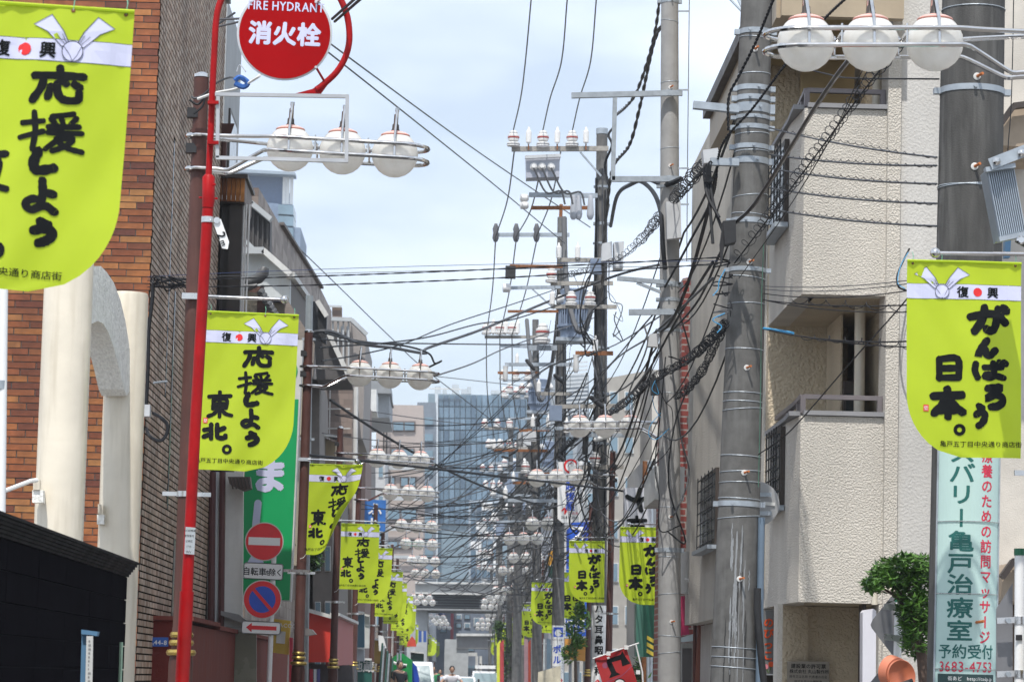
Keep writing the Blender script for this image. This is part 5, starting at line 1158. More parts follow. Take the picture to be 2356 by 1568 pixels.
# ================================================================== vehicles
def wheel(parent, x, y, z, r, w):
    ty = MB().lathe((x-w/2, y, z), [(r*.6, 0), (r*.95, 0), (r, w*.2), (r, w*.8), (r*.95, w), (r*.6, w)], 20, axis=(1, 0, 0)).build('wheel', blk, parent, True)
    MB().lathe((x-w/2-.005, y, z), [(r*.6, 0), (r*.6, w+.01)], 16, axis=(1, 0, 0)).build('rim', steel, ty, True)
def car(name, x, y, w, h, L, label, cat, kind):
    t = empty(name, (x, y, 0), label, cat)
    body = mat('car_white', (.78, .79, .80), .25, var=.02, coat=.5)
    hood = .95 if kind != 'truck' else .8
    prof = {'van': [(0,.30),(0,.80),(.12,.98),(.55,1.08),(1.25,h-.08),(1.6,h),(L-.2,h),(L,h-.15),(L,.3)], 'car': [(0,.28),(0,.66),(.15,.78),(1.1,.92),(1.85,h-.05),(2.2,h),(L-1.2,h-.02),(L-.35,.98),(L,.9),(L,.3)],
            'truck': [(0,.30),(0,.95),(.08,1.05),(.55,h-.08),(.75,h),(1.35,h),(1.45,h-.1),(1.5,.45),(1.5,.3)]}[kind]
    o = MB(); n = len(prof)
    def sec(s, inset): return [(x+s*(w/2-inset-(max(0, pz-1.0)*.13)), y+py, pz) for py, pz in prof]
    a, b = sec(-1, 0), sec(1, 0)
    o.add(a+b, [tuple(range(n)), tuple(n+i for i in reversed(range(n)))]+[(i, n+i, n+(i+1) % n, (i+1) % n) for i in range(n)])
    ob = o.build('body', body, t)
    md = ob.modifiers.new('bevel', 'BEVEL'); md.width = .05; md.segments = 3
    # windscreen
    i0 = {'van': 3, 'car': 3, 'truck': 2}[kind]
    (y0, z0), (y1, z1) = prof[i0], prof[i0+1]
    dy, dz_ = y1-y0, z1-z0; wt_ = w/2-.12
    q = lambda s, f, off: V((x+s*(wt_-max(0, z0+dz_*f-1)*.13), y+y0+dy*f-off, z0+dz_*f+off*.5))
    gl = MB().hexa([q(-1,.08,.02), q(1,.08,.02), q(1,.92,.02), q(-1,.92,.02)], [q(-1,.08,-.02), q(1,.08,-.02), q(1,.92,-.02), q(-1,.92,-.02)]).build('windscreen', mat('windscreen', (.20, .27, .28), .08, var=.1, spec=1, coat=1), t)
    for s in (-1, 1):
        MB().ball((x+s*(w/2-.22), y-.01, .72), .10, 12).build('headlight', white, t, True)
        MB().box(x+s*(w/2+.12)-.06, x+s*(w/2+.12)+.06, y+.75, y+.83, z0+.12, z0+.38).build('mirror', blk, t)
        MB().box(x+s*(w/2-.004)-.01, x+s*(w/2-.004)+.01, y+1.35, y+L-.5 if kind != 'truck' else y+1.4, .98, h-.22).build('side_window', glassd, t)
        for yy_ in (.75, L-.75): wheel(t, x+s*(w/2-.12), y+yy_, .30, .30, .18)
    MB().box(x-.45, x+.45, y-.02, y+.01, .45, .62).build('grille', blk, t); MB().box(x-.17, x+.17, y-.03, y-.015, .34, .43).build('number_plate', white, t)
    return t
vx_ = P(1117, 1550, 183).x
van = car('white_van', vx_, 183, 1.72, 1.78, 4.2, 'white van with a roof rack and light bar coming up the street', 'van', 'van')
for s in (-1, 1): MB().bar((vx_+s*.6, 184.4, 1.90), (vx_+s*.6, 186.6, 1.90), .05, .05).build('roof_rack', blk, van)
MB().box(vx_-.62, vx_+.62, 184.5, 184.75, 1.93, 2.13).build('light_bar', white, van)
for i in range(5): MB().box(vx_-.35+i*.18, vx_-.25+i*.18, 185.2, 185.3, 1.93, 2.22).build('rack_load', blk, van)
for i in range(4): MB().bar((vx_-.65, 184.6+i*.6, 1.86), (vx_+.65, 184.6+i*.6, 1.86), .04, .04).build('rack_bar', blk, van)
car('white_car', P(1062, 1550, 172).x, 172, 1.7, 1.42, 4.2, 'white car half hidden behind the cyclist', 'car', 'car')
tx_ = P(955, 1550, 118).x
tk = car('white_truck', tx_, 118, 1.55, 1.93, 3.3, 'small white cab truck parked beside the blue tarpaulin', 'truck', 'truck')
boxo('cargo_bed', tx_-.7, tx_+.7, 119.55, 121.4, .55, 1.0, whited, tk)

# ================================================================== people (skinned single bodies)
def figure(parent, name, joints, edges, radii, m):
    me = bpy.data.meshes.new(name); me.from_pydata(joints, edges, []); o = bpy.data.objects.new(name, me); COL.objects.link(o)
    md = o.modifiers.new('skin', 'SKIN'); 
    for i, r in enumerate(radii): me.skin_vertices[0].data[i].radius = (r, r)
    me.skin_vertices[0].data[0].use_root = True
    o.modifiers.new('sub', 'SUBSURF').levels = 2; o.modifiers['sub'].render_levels = 2
    bpy.context.view_layer.update()
    nm = bpy.data.meshes.new_from_object(o.evaluated_get(bpy.context.evaluated_depsgraph_get())); bpy.data.objects.remove(o)
    nm.materials.clear(); nm.materials.append(m); nm.polygons.foreach_set('use_smooth', [True]*len(nm.polygons))
    ob = bpy.data.objects.new(name, nm); COL.objects.link(ob); ob.parent = parent; return ob
skin = mat('skin_tone', (.42, .25, .17), .5, var=.05)
def person(x, y, label, shirt, trousers, riding=False, sc=1.0, rz=0):
    t = empty('person', (x, y, 0), label, 'person'); t.scale = (sc, sc, sc); t.rotation_euler = (0, 0, rz)
    if riding:
        J = [(0,.25,.95),(0,.12,1.18),(0,.0,1.38),(0,-.03,1.50),(.19,0,1.37),(-.19,0,1.37),(.36,-.12,1.20),(-.36,-.12,1.20),(.27,-.38,1.08),(-.27,-.38,1.08),(.10,.22,.90),(-.10,.22,.90),(.13,-.12,.72),(-.13,-.05,.88),(.12,.02,.32),(-.12,.0,.48),(.12,-.12,.27),(-.12,-.13,.43)]
    else:
        J = [(0,0,.92),(0,0,1.15),(0,0,1.38),(0,-.01,1.48),(.18,0,1.37),(-.18,0,1.37),(.24,.0,1.10),(-.24,0,1.10),(.26,-.10,.86),(-.26,-.10,.86),(.09,0,.88),(-.09,0,.88),(.11,-.06,.48),(-.10,.03,.48),(.11,.02,.09),(-.10,.12,.10),(.11,-.12,.05),(-.10,-.02,.05)]
    E_ = [(0,1),(1,2),(2,3),(2,4),(2,5),(4,6),(6,8),(5,7),(7,9),(0,10),(0,11),(10,12),(12,14),(14,16),(11,13),(13,15),(15,17)]
    rad = [.14,.13,.14,.055,.065,.065,.042,.042,.03,.03,.09,.09,.06,.06,.04,.04,.04,.04]
    figure(t, 'body', J, E_, rad, skin)
    figure(t, 'shirt', [J[0], J[1], J[2], J[4], J[5], (J[6][0]*.85,J[6][1]*.7,J[6][2]+.06), (J[7][0]*.85,J[7][1]*.7,J[7][2]+.06)], [(0,1),(1,2),(2,3),(2,4),(3,5),(4,6)], [.155,.15,.158,.085,.085,.065,.065], shirt)
    figure(t, 'trousers', [(J[0][0],J[0][1],J[0][2]-.01), J[10], J[11], J[12], J[13], J[14], J[15]], [(0,1),(0,2),(1,3),(2,4),(3,5),(4,6)], [.16,.105,.105,.08,.08,.055,.055], trousers)
    hx, hy, hz_ = J[3][0], J[3][1]-.02, J[3][2]+.12
    hd = MB().ball((0,0,0), .098, 20, sq=1.22)
    hd.v = [(v[0]*.86+hx, v[1]+hy, v[2]+hz_) for v in hd.v]; h = hd.build('head', skin, t, True, local=True)
    hr = MB().ball((0,0,0), .108, 18, 0, -5, 90, 1.18); hr.v = [(v[0]*.9+hx, v[1]+hy+.018, v[2]+hz_+.01) for v in hr.v]; hr.build('hair', mat('hair_black', (.015,.012,.01), .5), h, True, local=True)
    for s in (-1, 1):
        MB().ball((hx+s*.032, hy-.09, hz_+.012), .011, 8).build('eye', ink, h, local=True); MB().ball((hx+s*.086, hy+.005, hz_), .02, 8).build('ear', skin, h, local=True)
    MB().ball((hx, hy-.103, hz_-.022), .015, 8).build('nose', skin, h, local=True); MB().box(hx-.022, hx+.022, hy-.098, hy-.09, hz_-.062, hz_-.054).build('mouth', mat('lip', (.3,.1,.09), .5), h, local=True)
    for s, hp in ((1, J[8]), (-1, J[9])):
        for k in range(5): MB().tube([(hp[0]+s*(k-2)*.014, hp[1], hp[2]), (hp[0]+s*(k-2)*.018, hp[1]-.03, hp[2]-.05-.008*(2-abs(k-2))), (hp[0]+s*(k-2)*.018, hp[1]-.045, hp[2]-.075-.01*(2-abs(k-2)))], .008, 6).build('finger', skin, t, True, local=True)
    return t
cx_ = P(1040, 1550, 104).x
person(cx_, 104, 'person with short black hair in a white shirt riding a bicycle toward the camera', mat('shirt_white', (.70, .70, .74), .8), mat('trousers_navy', (.03, .035, .06), .8), True)
bk = empty('bicycle', (cx_, 103.95, 0), 'bicycle with a pale front basket ridden up the middle of the street', 'bicycle')
for dy_ in (-.55, .45):
    yy_ = 104+dy_; w_ = MB().tube([(cx_, yy_+.33*math.cos(a), .33+.33*math.sin(a)) for a in [2*math.pi*i/24 for i in range(24)]], .018, 6, closed=True).build('wheel', blk, bk, True)
    for k in range(8): MB().tube([(cx_, yy_, .33), (cx_, yy_+.32*math.cos(k*math.pi/4), .33+.32*math.sin(k*math.pi/4))], .002, 4).build('spoke', steel, w_)
MB().tube([(cx_, 104.45, .33), (cx_, 104.1, .30), (cx_, 103.6, .75), (cx_, 103.45, .33)], .016, 8).build('frame', galv, bk); MB().tube([(cx_, 104.1, .30), (cx_, 104.25, .85)], .014, 8).build('seat_tube', galv, bk)
MB().ball((cx_, 104.27, .87), .09, 12, sq=.4).build('saddle', blk, bk, True); MB().tube([(cx_-.28, 103.62, 1.02), (cx_, 103.6, .98), (cx_+.28, 103.62, 1.02)], .013, 8).build('handlebar', chrome, bk)
MB().box(cx_-.18, cx_+.18, 103.2, 103.5, .72, .97).build('basket', whited, bk)
person(P(998, 1550, 128).x, 128, 'person in a bright green top walking beside the white truck', mat('shirt_green', (.02, .28, .10), .8), mat('trousers_grey', (.1, .1, .1), .8), sc=1.05)
person(P(918, 1550, 90).x, 90.5, 'person in dark clothes standing in front of the green tarpaulin', mat('shirt_dark', (.03, .03, .035), .8), mat('trousers_dark', (.03, .03, .03), .8), sc=1.05, rz=.5)
person(P(1012, 1560, 140).x, 141, 'person in a pale blue top further up the street beside the cyclist', mat('shirt_pale', (.45, .52, .62), .8), mat('trousers_navy', (.03, .035, .06), .8), sc=1.0)
# ================================================================== utility poles
def pole(name, label, bx, tx, ty, Y, r0, r1, m=conc, group=None, bands=(), steps=(), wires=()):
    """concrete pole: photo column bx at y=1568, tx at y=ty (its top, may be above the frame)"""
    a = P(bx, 1568, Y); b = P(tx, ty, Y)
    d = (b-a)/(b.z-a.z); g = a - d*a.z
    t = empty(name, g, label, 'utility pole', group)
    H = b.z; RR = lambda z: r0+(r1-r0)*z/H; at = lambda z: g+d*z
    MB().tube([at(0), at(H*.3), at(H*.7), at(H)], [RR(0), RR(H*.3), RR(H*.7), RR(H)], 36).build('shaft', m, t, True)
    Z = lambda y: P((bx+tx)/2, y, Y).z
    for y, h in bands:
        z = Z(y); bd = MB().tube([at(z-h/2), at(z+h/2)], RR(z)+.006, 36).build('band', galv, t, True)
        for s in (-1, 1): MB().box(at(z).x+s*(RR(z)+.02)-.03, at(z).x+s*(RR(z)+.02)+.03, at(z).y-.03, at(z).y+.03, z-h/2, z+h/2).build('lug', galv, bd)
        MB().lathe(at(z)+V((R.uniform(-.5,.5)*RR(z), -RR(z)-.004, 0)), [(.014, 0), (.014, .03)], 6, axis=(0, -1, 0)).build('bolt', galv, bd)
    for i, (y, dx) in enumerate(steps):
        z = Z(y); p = at(z)+V((dx*RR(z), -RR(z)*math.sqrt(max(0, 1-dx*dx)), 0))
        s = MB().lathe(p, [(.028, -.01), (.028, .006), (.02, .008)], 14, axis=(dx, -1, 0)).build('step_socket', whited, t); MB().lathe(p, [(.011, 0), (.011, .09)], 8, axis=(dx+.35, -1, .1)).build('step_bolt', rustw, s)
    for y in wires:
        z = Z(y); tl = R.uniform(-.02, .02)
        MB().tube([at(z)+V((RR(z)*1.012*math.cos(k*math.pi/12), RR(z)*1.012*math.sin(k*math.pi/12), tl*math.cos(k*math.pi/12))) for k in range(24)], .0040, 5, closed=True).build('wire_tie', galv, t)
    return t, at, RR, Z
pA, atA, RA, ZA = pole('utility_pole', 'thick dark stained concrete pole on the right carrying the clinic sign', 2213, 2241, -60, 22.5, .265, .235, concd, bands=((212, .045), ), steps=((190, -.02), (395, -.05), (1432, .2)), wires=(25, 432, 434))
pB, atB, RB, ZB = pole('utility_pole', 'grey concrete pole with many steel bands and a white lime stain running down', 1686, 1747, -160, 29, .228, .145, conc,
    bands=((75,.05),(205,.05),(228,.05),(251,.09),(272,.035),(295,.045),(340,.045),(372,.06),(510,.05),(622,.04),(1160,.05)), steps=((120,-.1),(608,.0),(850,.05),(1090,.1),(1333,.05)), wires=(90,172,310,350,452,495,640,700,805,905,925,942,1050,1085,1110,1148,1190,1490,1512,1535))
dark_st = mat('dark_stain', (.05, .05, .05), .9, spec=.1)
lime_st = mat('lime_stain', (.25, .26, .27), .9, var=.2, vs=20, stretch=(6, 6, 1))
pC, atC, RC, ZC = pole('utility_pole', 'tall pale concrete pole left of the red brick corner, with two galvanised arms', 1540, 1541, -120, 42, .167, .118, mat('pale_concrete', (.33, .326, .32), .8, var=.12, vs=5, bump=.2, bs=80, streak=.3, streakcol=(.25,.24,.22)),
    bands=((4,.05),(215,.06),(412,.06),(430,.04),(655,.07),(690,.05),(717,.05),(760,.04),(1265,.06)), steps=((205,0),(385,0),(1190,0),(1430,.1)), wires=(50,190,342,905,1167,1280,1365,1462,1500))
pD, atD, RD, ZD = pole('utility_pole', 'old concrete pole with switchgear, insulators and coiled cables, right of the transformer', 1377, 1385, 308, 68, .185, .125, soot, bands=((430,.05),(515,.07),(560,.05),(800,.05),(905,.06),(1020,.06)), wires=(850,1100))
MB().tube([atD(P(1385,308,68).z-.01), atD(P(1385,308,68).z+.12)], .135, 20).build('pole_cap', galv, pD)
pE, atE, RE, ZE = pole('utility_pole', 'slim concrete pole carrying the large blue finned transformer', 1283, 1291, 500, 83, .19, .10, soot, bands=((620,.05),(870,.06),(955,.05),(1060,.05)), wires=(1200,1330))
MB().tube([P(1290,505,83), P(1291,470,83)], .05, 8).build('rusty_top', rust, pE)
pF, atF, RF, ZF = pole('utility_pole', 'concrete pole with the second transformer, left of the slim pole', 1236, 1232, 735, 104, .18, .11, soot, bands=((860,.05),(960,.05)))
pG, atG, RG, ZG = pole('utility_pole', 'weathered concrete pole below the row of small white globes', 1188, 1196, 1000, 118, .20, .13, soot)
pL, atL, RL, ZL = pole('utility_pole', 'galvanised steel pole behind the second left lamp pole', 698, 712, 680, 50, .085, .06, mat('steel_pole', (.30, .33, .34), .5, .4, var=.15, vs=6), bands=((780,.04),(1010,.04)))
far_poles = []
for i, (x, y, Y, r) in enumerate(((1215,850,135,.17),(1172,960,150,.17),(1205,1010,165,.16),(1150,1060,185,.16),(1178,1120,205,.17),(1142,1180,225,.16),(1128,1250,255,.16),(1155,1290,280,.16),(1112,1340,320,.16),(1120,1400,360,.16))):
    far_poles.append((x, y, Y, pole('utility_pole', f'distant concrete utility pole in the cable tangle, {ordn[i]} beyond the weathered one', x-2, x+4, y, Y, r, r*.65, soot if i % 2 else conc)))
# white lime stain running down pole B
for k in range(34):
    x = R.gauss(-.05, .28); z0 = ZB(R.uniform(1195, 1460)); z1 = z0-R.uniform(.15, .75); w = R.uniform(.0015, .009)
    f = wrapmap((atB(ZB(1380)).x, atB(ZB(1380)).y), 0, 0, 0)
    q = MB(); n = 8
    for j in range(n):
        za, zb_ = z0+(z1-z0)*j/n, z0+(z1-z0)*(j+1)/n; wa, wb = w*(1 if j else .3), w*(.3 if j == n-1 else 1)*R.uniform(.8, 1.3)
        pt = lambda a, z: atB(z)+V(((RB(z)+.002)*math.sin(a), -(RB(z)+.002)*math.cos(a), 0))
        a0 = x+R.uniform(-.02, .02)
        q.add([pt(a0-wa/RB(1), za), pt(a0+wa/RB(1), za), pt(a0+wb/RB(1), zb_), pt(a0-wb/RB(1), zb_)], [(0,1,2,3)])
    q.build('lime_stain', (lime_st, lime_st, dark_st)[k % 3], pB)
# cables strapped to the shafts
for pp, at, RR_, ZZ, ya, yb in ((pD, atD, RD, ZD, 380, 1250), (pE, atE, RE, ZE, 540, 1300), (pF, atF, RF, ZF, 800, 1350)):
    for k in range(5):
        a = R.uniform(-1.2, 1.4); z0, z1 = ZZ(ya+R.uniform(0, 120)), ZZ(yb-R.uniform(0, 300)); r = R.choice((.014, .02, .028)) * (1 if pp is not pC else .6)
        q = []
        for j in range(7):
            z = z0+(z1-z0)*j/6; aa = a+R.uniform(-.12, .12); rr_ = RR_(z)+r+R.uniform(0, .02); q.append(at(z)+V((rr_*math.sin(aa), -rr_*math.cos(aa), 0)))
        MB().tube(smoothpath(q, 3), r, 5).build('riser_cable', R.choice((blkc, blkc, gryc)), pp, True)
# fixtures on pole B
MB().tube([atB(ZB(1568))+V((RB(0)+.01,-.1,0)), atB(ZB(1190))+V((RB(3)+.01,-.1,0))], .035, 10).build('blue_conduit', mat('conduit_blue', (.13, .18, .24), .45), pB, True)
MB().tube([atB(ZB(1600))+V((RB(0)+.07,-.1,0)), P(1742, 1400, 28.8), P(1743, 1352, 28.8)], .035, 10).build('black_sleeve', blk, pB, True)
MB().bar(P(1595,242,28.8), P(1700,252,28.8), .09, .07).build('side_arm', galv, pB)
MB().bar(P(1634,372,28.8), P(1700,374,28.8), .07, .07).build('side_arm', galv, pB)
panelP('junction_box', [(1617,345),(1652,340),(1656,372),(1620,375)], 28.9, .2, box_grey, pB)
bxx = panelP('black_closure', [(1664,508),(1693,505),(1694,556),(1668,562)], 28.4, .2, blk, pB); 
MB().prism(list(reversed(quadP([(1664,512),(1657,560),(1660,610),(1668,560)], 28.5))), (0,.1,0)).build('closure_tail', blk, bxx)
# round sign back on pole B
rsb = empty('round_sign_back', P(1745, 1568, 29.2), 'back of a round metal traffic sign fixed behind the banded pole', 'road sign')
MB().lathe(P(1742,1158,29.5), [(.212,0),(.216,.004),(.216,.012),(.20,.014)], 48, axis=(0,-1,0)).build('sign_disc', mat('sign_back', (.33, .33, .33), .5, .3, var=.1), rsb)
for y in (1137, 1180): MB().bar(P(1735,y,29.45), P(1775,y,29.45), .02, .04).build('channel', galv, rsb)
panelP('label', [(1757,1153),(1783,1155),(1783,1163),(1757,1161)], 29.47, .004, whited, rsb)
# fixtures on pole C
def armP(parent, x0, y0, x1, y1, Y, w=.07, h=.075, m=galv, nm='cross_arm'): return MB().bar(P(x0,y0,Y), P(x1,y1,Y), w, h).build(nm, m, parent)
armP(pC, 1315,220,1570,214, 41.8); armP(pC, 1415,225,1410,415, 41.8, .06, .06, nm='drop_arm'); armP(pC, 1408,412,1568,412, 41.8, .06, .075)
armP(pC, 1420,640,1540,650, 41.8, .06, .06); armP(pC, 1465,650,1520,672, 41.8, .04, .04, nm='brace'); armP(pC, 1447,718,1560,717, 41.8, .06, .08)
for x in (1568, 1566): pass
panelP('equipment_box', [(1533,464),(1566,462),(1568,546),(1535,550)], 41.6, .2, box_grey, pC); panelP('lamp_box', [(1495,768),(1518,765),(1514,798),(1490,796)], 41.5, .15, box_grey, pC)
panelP('cabinet', [(1386,560),(1408,555),(1408,598),(1384,600)], 66, .4, box_grey, pD); panelP('cabinet', [(1412,557),(1436,555),(1434,616),(1412,616)], 66, .4, box_grey, pD)
fl = Flat(); fl.text('カ', 0, 0, .14, 0, 1, .01); fl.build('lettering', [white], planemap(P(1422, 586, 65.98), (1,0,0), (0,0,-1)), pD)
MB().tube([P(1586,0,41.7), P(1584,180,41.7), P(1582,356,41.7), P(1580,600,41.7)], .006, 5).build('earth_wire', gryc, pC)
for y in (26, 207, 387, 470): MB().bar(P(1560,y,41.7), P(1585,y,41.7), .02, .02).build('standoff', galv, pC)
# insulators
def insulator(parent, x, y, Y, s=1.0, m=porc, up=True):
    p = P(x, y, Y); h = .42*s
    o = MB().lathe(p, [(.06*s,0),(.17*s,.02*s),(.17*s,.10*s),(.08*s,.14*s),(.14*s,.17*s),(.15*s,.30*s),(.10*s,.33*s),(.11*s,.38*s),(.05*s,h)], 12).build('insulator', m, parent, True)
    MB().lathe(p, [(.165*s,.03*s),(.175*s,.06*s),(.165*s,.09*s)], 12).build('insulator_skirt', mat('ins_grey', (.22,.22,.23), .5), o, True)
    MB().lathe(p+V((0,0,.22*s)), [(.151*s,0),(.155*s,.02*s),(.151*s,.04*s)], 12).build('red_ring', mat('ring_red', (.35,.05,.04), .5), o, True)
    return o
def arrester(parent, x, y, Y, s=1.0):
    p = P(x, y, Y)
    o = MB().lathe(p, [(.03*s,0),(.04*s,.05*s),(.09*s,.06*s),(.09*s,.40*s),(.04*s,.45*s),(.03*s,.55*s)], 10).build('arrester', porc, parent, True)
    return o
armP(pD, 1177,343,1400,342, 67.6, .08, .11, mat('weathered_arm', (.34,.32,.29), .7, .2, var=.25, vs=9))
for x in (1181, 1249, 1316): insulator(pD, x, 338, 67.5, .88)
for x in (1216, 1282, 1348): arrester(pD, x, 332, 67.5, .72); MB().bar(P(x,345,67.5), P(x,325,67.5), .03, .03).build('bracket', rust, pD)
sw = panelP('switch_box', [(1210,360),(1288,356),(1287,407),(1211,409)], 67.2, .5, mat('switch_grey', (.42,.44,.50), .45, var=.08), pD)
MB().bar(P(1208,362,67.1), P(1290,358,67.1), .1, .07).build('lid', box_grey, sw)
for x in (1228, 1247, 1268): MB().lathe(P(x,384,67.2), [(.09,0),(.09,.05),(.06,.07),(.05,.14)], 12, axis=(0,-1,0)).build('bushing', porc, sw, True)
for a, b in (((1228,386),(1300,470)), ((1247,386),(1318,470)), ((1268,386),(1345,472))):
    MB().tube(smoothpath([P(*a,67), P((a[0]+b[0])/2-8, (a[1]+b[1])/2+14, 67), P(b[0]-10, b[1]-30, 67), P(*b,67)]), .022, 6).build('lead', gryc, sw, True)
armP(pD, 1335,350,1383,405, 67.6, .04, .04, nm='brace'); armP(pD, 1217,448,1375,450, 67.6, .07, .10); armP(pD, 1222,478,1360,478, 67.6, .06, .08, rust)
for x in (1319, 1331, 1358): MB().lathe(P(x,505,67.3), [(.04,0),(.07,.05),(.085,.12),(.07,.3),(.055,.5),(.04,.55)], 12).build('cable_head', mat('head_grey', (.40,.42,.46), .5), pD, True)
for y in (455, 472): MB().lathe(P(1196,y,67.5), [(.05,0),(.09,.02),(.09,.16),(.05,.2)], 10, axis=(1,0,0)).build('strain_insulator', porc, pD, True); 
armP(pE, 1137,540,1310,540, 82.6, .08, .10); 
for x in (1140, 1187, 1234): MB().lathe(P(x,556,82.5), [(.05,0),(.09,.1),(.07,.25),(.09,.35),(.04,.5)], 10).build('strain_insulator', mat('dark_ins', (.10,.10,.11), .5), pE, True)
armP(pE, 1172,662,1290,660, 82.6, .07, .09); armP(pE, 1168,716,1290,716, 82.6, .06, .07, rust); armP(pE, 1225,665,1275,710, 82.6, .04, .04, nm='brace'); armP(pE, 1215,800,1282,800, 82.6, .1, .14)
MB().lathe(P(1156,662,82.5), [(.05,0),(.12,.02),(.12,.2),(.05,.24)], 12, axis=(1,0,0)).build('strain_insulator', porc, pE, True)
insulator(pE, 1248, 790, 82.3, 1.3); 
armP(pF, 1115,775,1235,775, 103.6, .08, .10, MATS['weathered_arm']); armP(pF, 1150,795,1235,798, 103.6, .07, .09); armP(pF, 1145,857,1240,857, 103.6, .06, .08, rust)
for x in (1119, 1150, 1178, 1135, 1163, 1190): (insulator if x in (1119,1150,1178) else arrester)(pF, x, 770, 103.4, 1.0)
ra_ = random.Random(11)
for pp, xx, Y, ys_ in ((pD, 1382, 67.5, (598, 652, 705, 812, 935, 1000, 1075)), (pE, 1287, 82.5, (612, 838, 905, 985, 1090, 1150)), (pF, 1234, 103.4, (838, 905, 990, 1035, 1110)), (pG, 1193, 117.5, (1030, 1085, 1140, 1200))):
    kk = 7000/Y
    for y in ys_:
        l = ra_.uniform(.5, 1.5)*kk; rr2 = ra_.uniform(.2, .6)*kk; m_ = ra_.choice((galv, rust, galv, MATS['weathered_arm']))
        armP(pp, xx-l, y, xx+rr2, y+ra_.uniform(-2, 2), Y, .07, .09, m_)
        for q in range(ra_.randint(1, 3)):
            ax = xx-l+q*.42*kk+2; ty = ra_.choice('iahb')
            if ty == 'i': insulator(pp, ax, y-1, Y-.05, .8)
            elif ty == 'a': arrester(pp, ax, y-1, Y-.05, .7)
            elif ty == 'h': MB().lathe(P(ax, y+4, Y-.08), [(.04,-.4),(.07,-.34),(.06,-.1),(.08,0)], 10).build('hanging_insulator', ra_.choice((blk, porc, box_grey)), pp, True)
            else:
                c_ = P(ax, y+10, Y-.15); MB().box(c_.x-.14, c_.x+.14, c_.y-.1, c_.y+.1, c_.z-.22, c_.z+.12).build('equipment_box', ra_.choice((box_grey, blk, tr_blue)), pp)
def transformer(parent_pole, label, x, y0, y1, w, Y):
    c = P(x, y1, Y); top = P(x, y0, Y); h = top.z-c.z; r = w*Y/7000/2
    t = empty('transformer', c, label, 'transformer')
    MB().lathe(c, [(r*.82,0),(r*.82,h*.12),(r*.86,h*.13),(r*.86,h*.72),(r*.80,h*.74),(r*.86,h*.9),(r*.9,h*.97),(r*.7,h)], 28).build('tank', tr_blue, t, True)
    for k in range(30):
        a = 2*math.pi*k/30; d = V((math.cos(a), math.sin(a), 0)); p = c+d*r*.84
        MB().bar(p+V((0,0,h*.16))+d*r*.08, p+V((0,0,h*.68))+d*r*.08, .03, r*.2).build('fin', tr_blue, t)
    for z in (.24, .60): MB().lathe(c+V((0,0,h*z)), [(r*1.0,-.03),(r*1.04,-.03),(r*1.04,.03),(r*1.0,.03)], 28).build('hoop', tr_blue, t, True)
    for s in (-1, 1): MB().lathe(c+V((s*r*.75,-r*.3,h*.80)), [(.10,-.02),(.13,.05),(.10,.10),(.06,.18)], 10, axis=(s,-.4,-.6)).build('bushing', porc, t, True)
    MB().box(c.x-r*1.1, c.x+r*1.2, c.y-r*.7, c.y+r*.7, c.z-.10, c.z-.002).build('platform', galv, t)
    return t
transformer(pE, 'large blue-grey finned transformer with the looped grey cable in front of it', 1319, 665, 778, 74, 81)
transformer(pF, 'second blue-grey transformer, lower and left of the largest', 1240, 872, 945, 52, 102)
transformer(pG, 'third transformer half buried in cables above the sign with a face mark', 1265, 1015, 1075, 44, 116)
transformer(pF, 'small distant transformer in the cable tangle', 1188, 1060, 1100, 28, 160)
for i, (x, y, Y, (pp, at, RR, ZZ)) in enumerate(far_poles):
    for k in range(3):
        yy_ = y+25+k*R.uniform(28, 48); w_ = 7000/Y*R.uniform(.7, 1.3)
        armP(pp, x-w_, yy_, x+w_*.35, yy_, Y-.3, .08, .1, R.choice((galv, rust, MATS['weathered_arm'])))
        for j in range(3):
            xx = x-w_+j*w_*.5
            if k < 2: insulator(pp, xx, yy_-1, Y-.35, 1.1)
    MB().box(P(x,y+160,Y).x-.25, P(x,y+160,Y).x+.25, Y-.6, Y-.2, P(x,y+160,Y).z-.3, P(x,y+160,Y).z+.4).build('equipment_box', R.choice((box_grey, tr_blue, box_grey)), pp)

# ================================================================== wrapped advertisement signs
def wrap_sign(name, label, at, RR, x, y0, y1, Y, wpx, draw, mats, parent=None, lean=0):
    """sheet wrapped on the camera side of a pole"""
    z0, z1 = P(x, y0, Y).z, P(x, y1, Y).z
    t = empty(name, P(x, y1, Y), label, 'sign'); zc = (z0+z1)/2; r = RR(zc)+.012
    k = Y/7000; wd = wpx*k; ang = 2*math.asin(min(.985, wd/2/r)); Wd = ang*r
    d = (at(z0)-at(z1))/(z0-z1)
    f = lambda u, v, h: (lambda a: V((at(z0-v).x+(r+h)*math.sin(a), at(z0-v).y-(r+h)*math.cos(a), z0-v)))((u-Wd/2)/r)
    H = z0-z1
    fl = Flat(); fl.rect(0, 0, Wd, H, 0, 0); draw(fl, Wd, H, k)
    fl.build('sheet', mats, f, t, .03, .4, .0012)
    MB().tube([f(0, 0, .004), f(0, H, .004)], .008, 6).build('edge_strip', galv, t); MB().tube([f(Wd, 0, .004), f(Wd, H, .004)], .006, 6).build('edge_strip', galv, t)
    for q in (.06, .35, .62, .9): MB().tube([f(Wd*i/12, H*q, .006) for i in range(13)], .0035, 5).build('tie_wire', steel, t)
    return t
pale_green = mat('pale_green_sheet', (.47, .63, .59), .35, var=.03); dgreen = mat('ink_green', (.01, .12, .105), .5); rose = mat('ink_rose', (.62, .03, .07), .5)
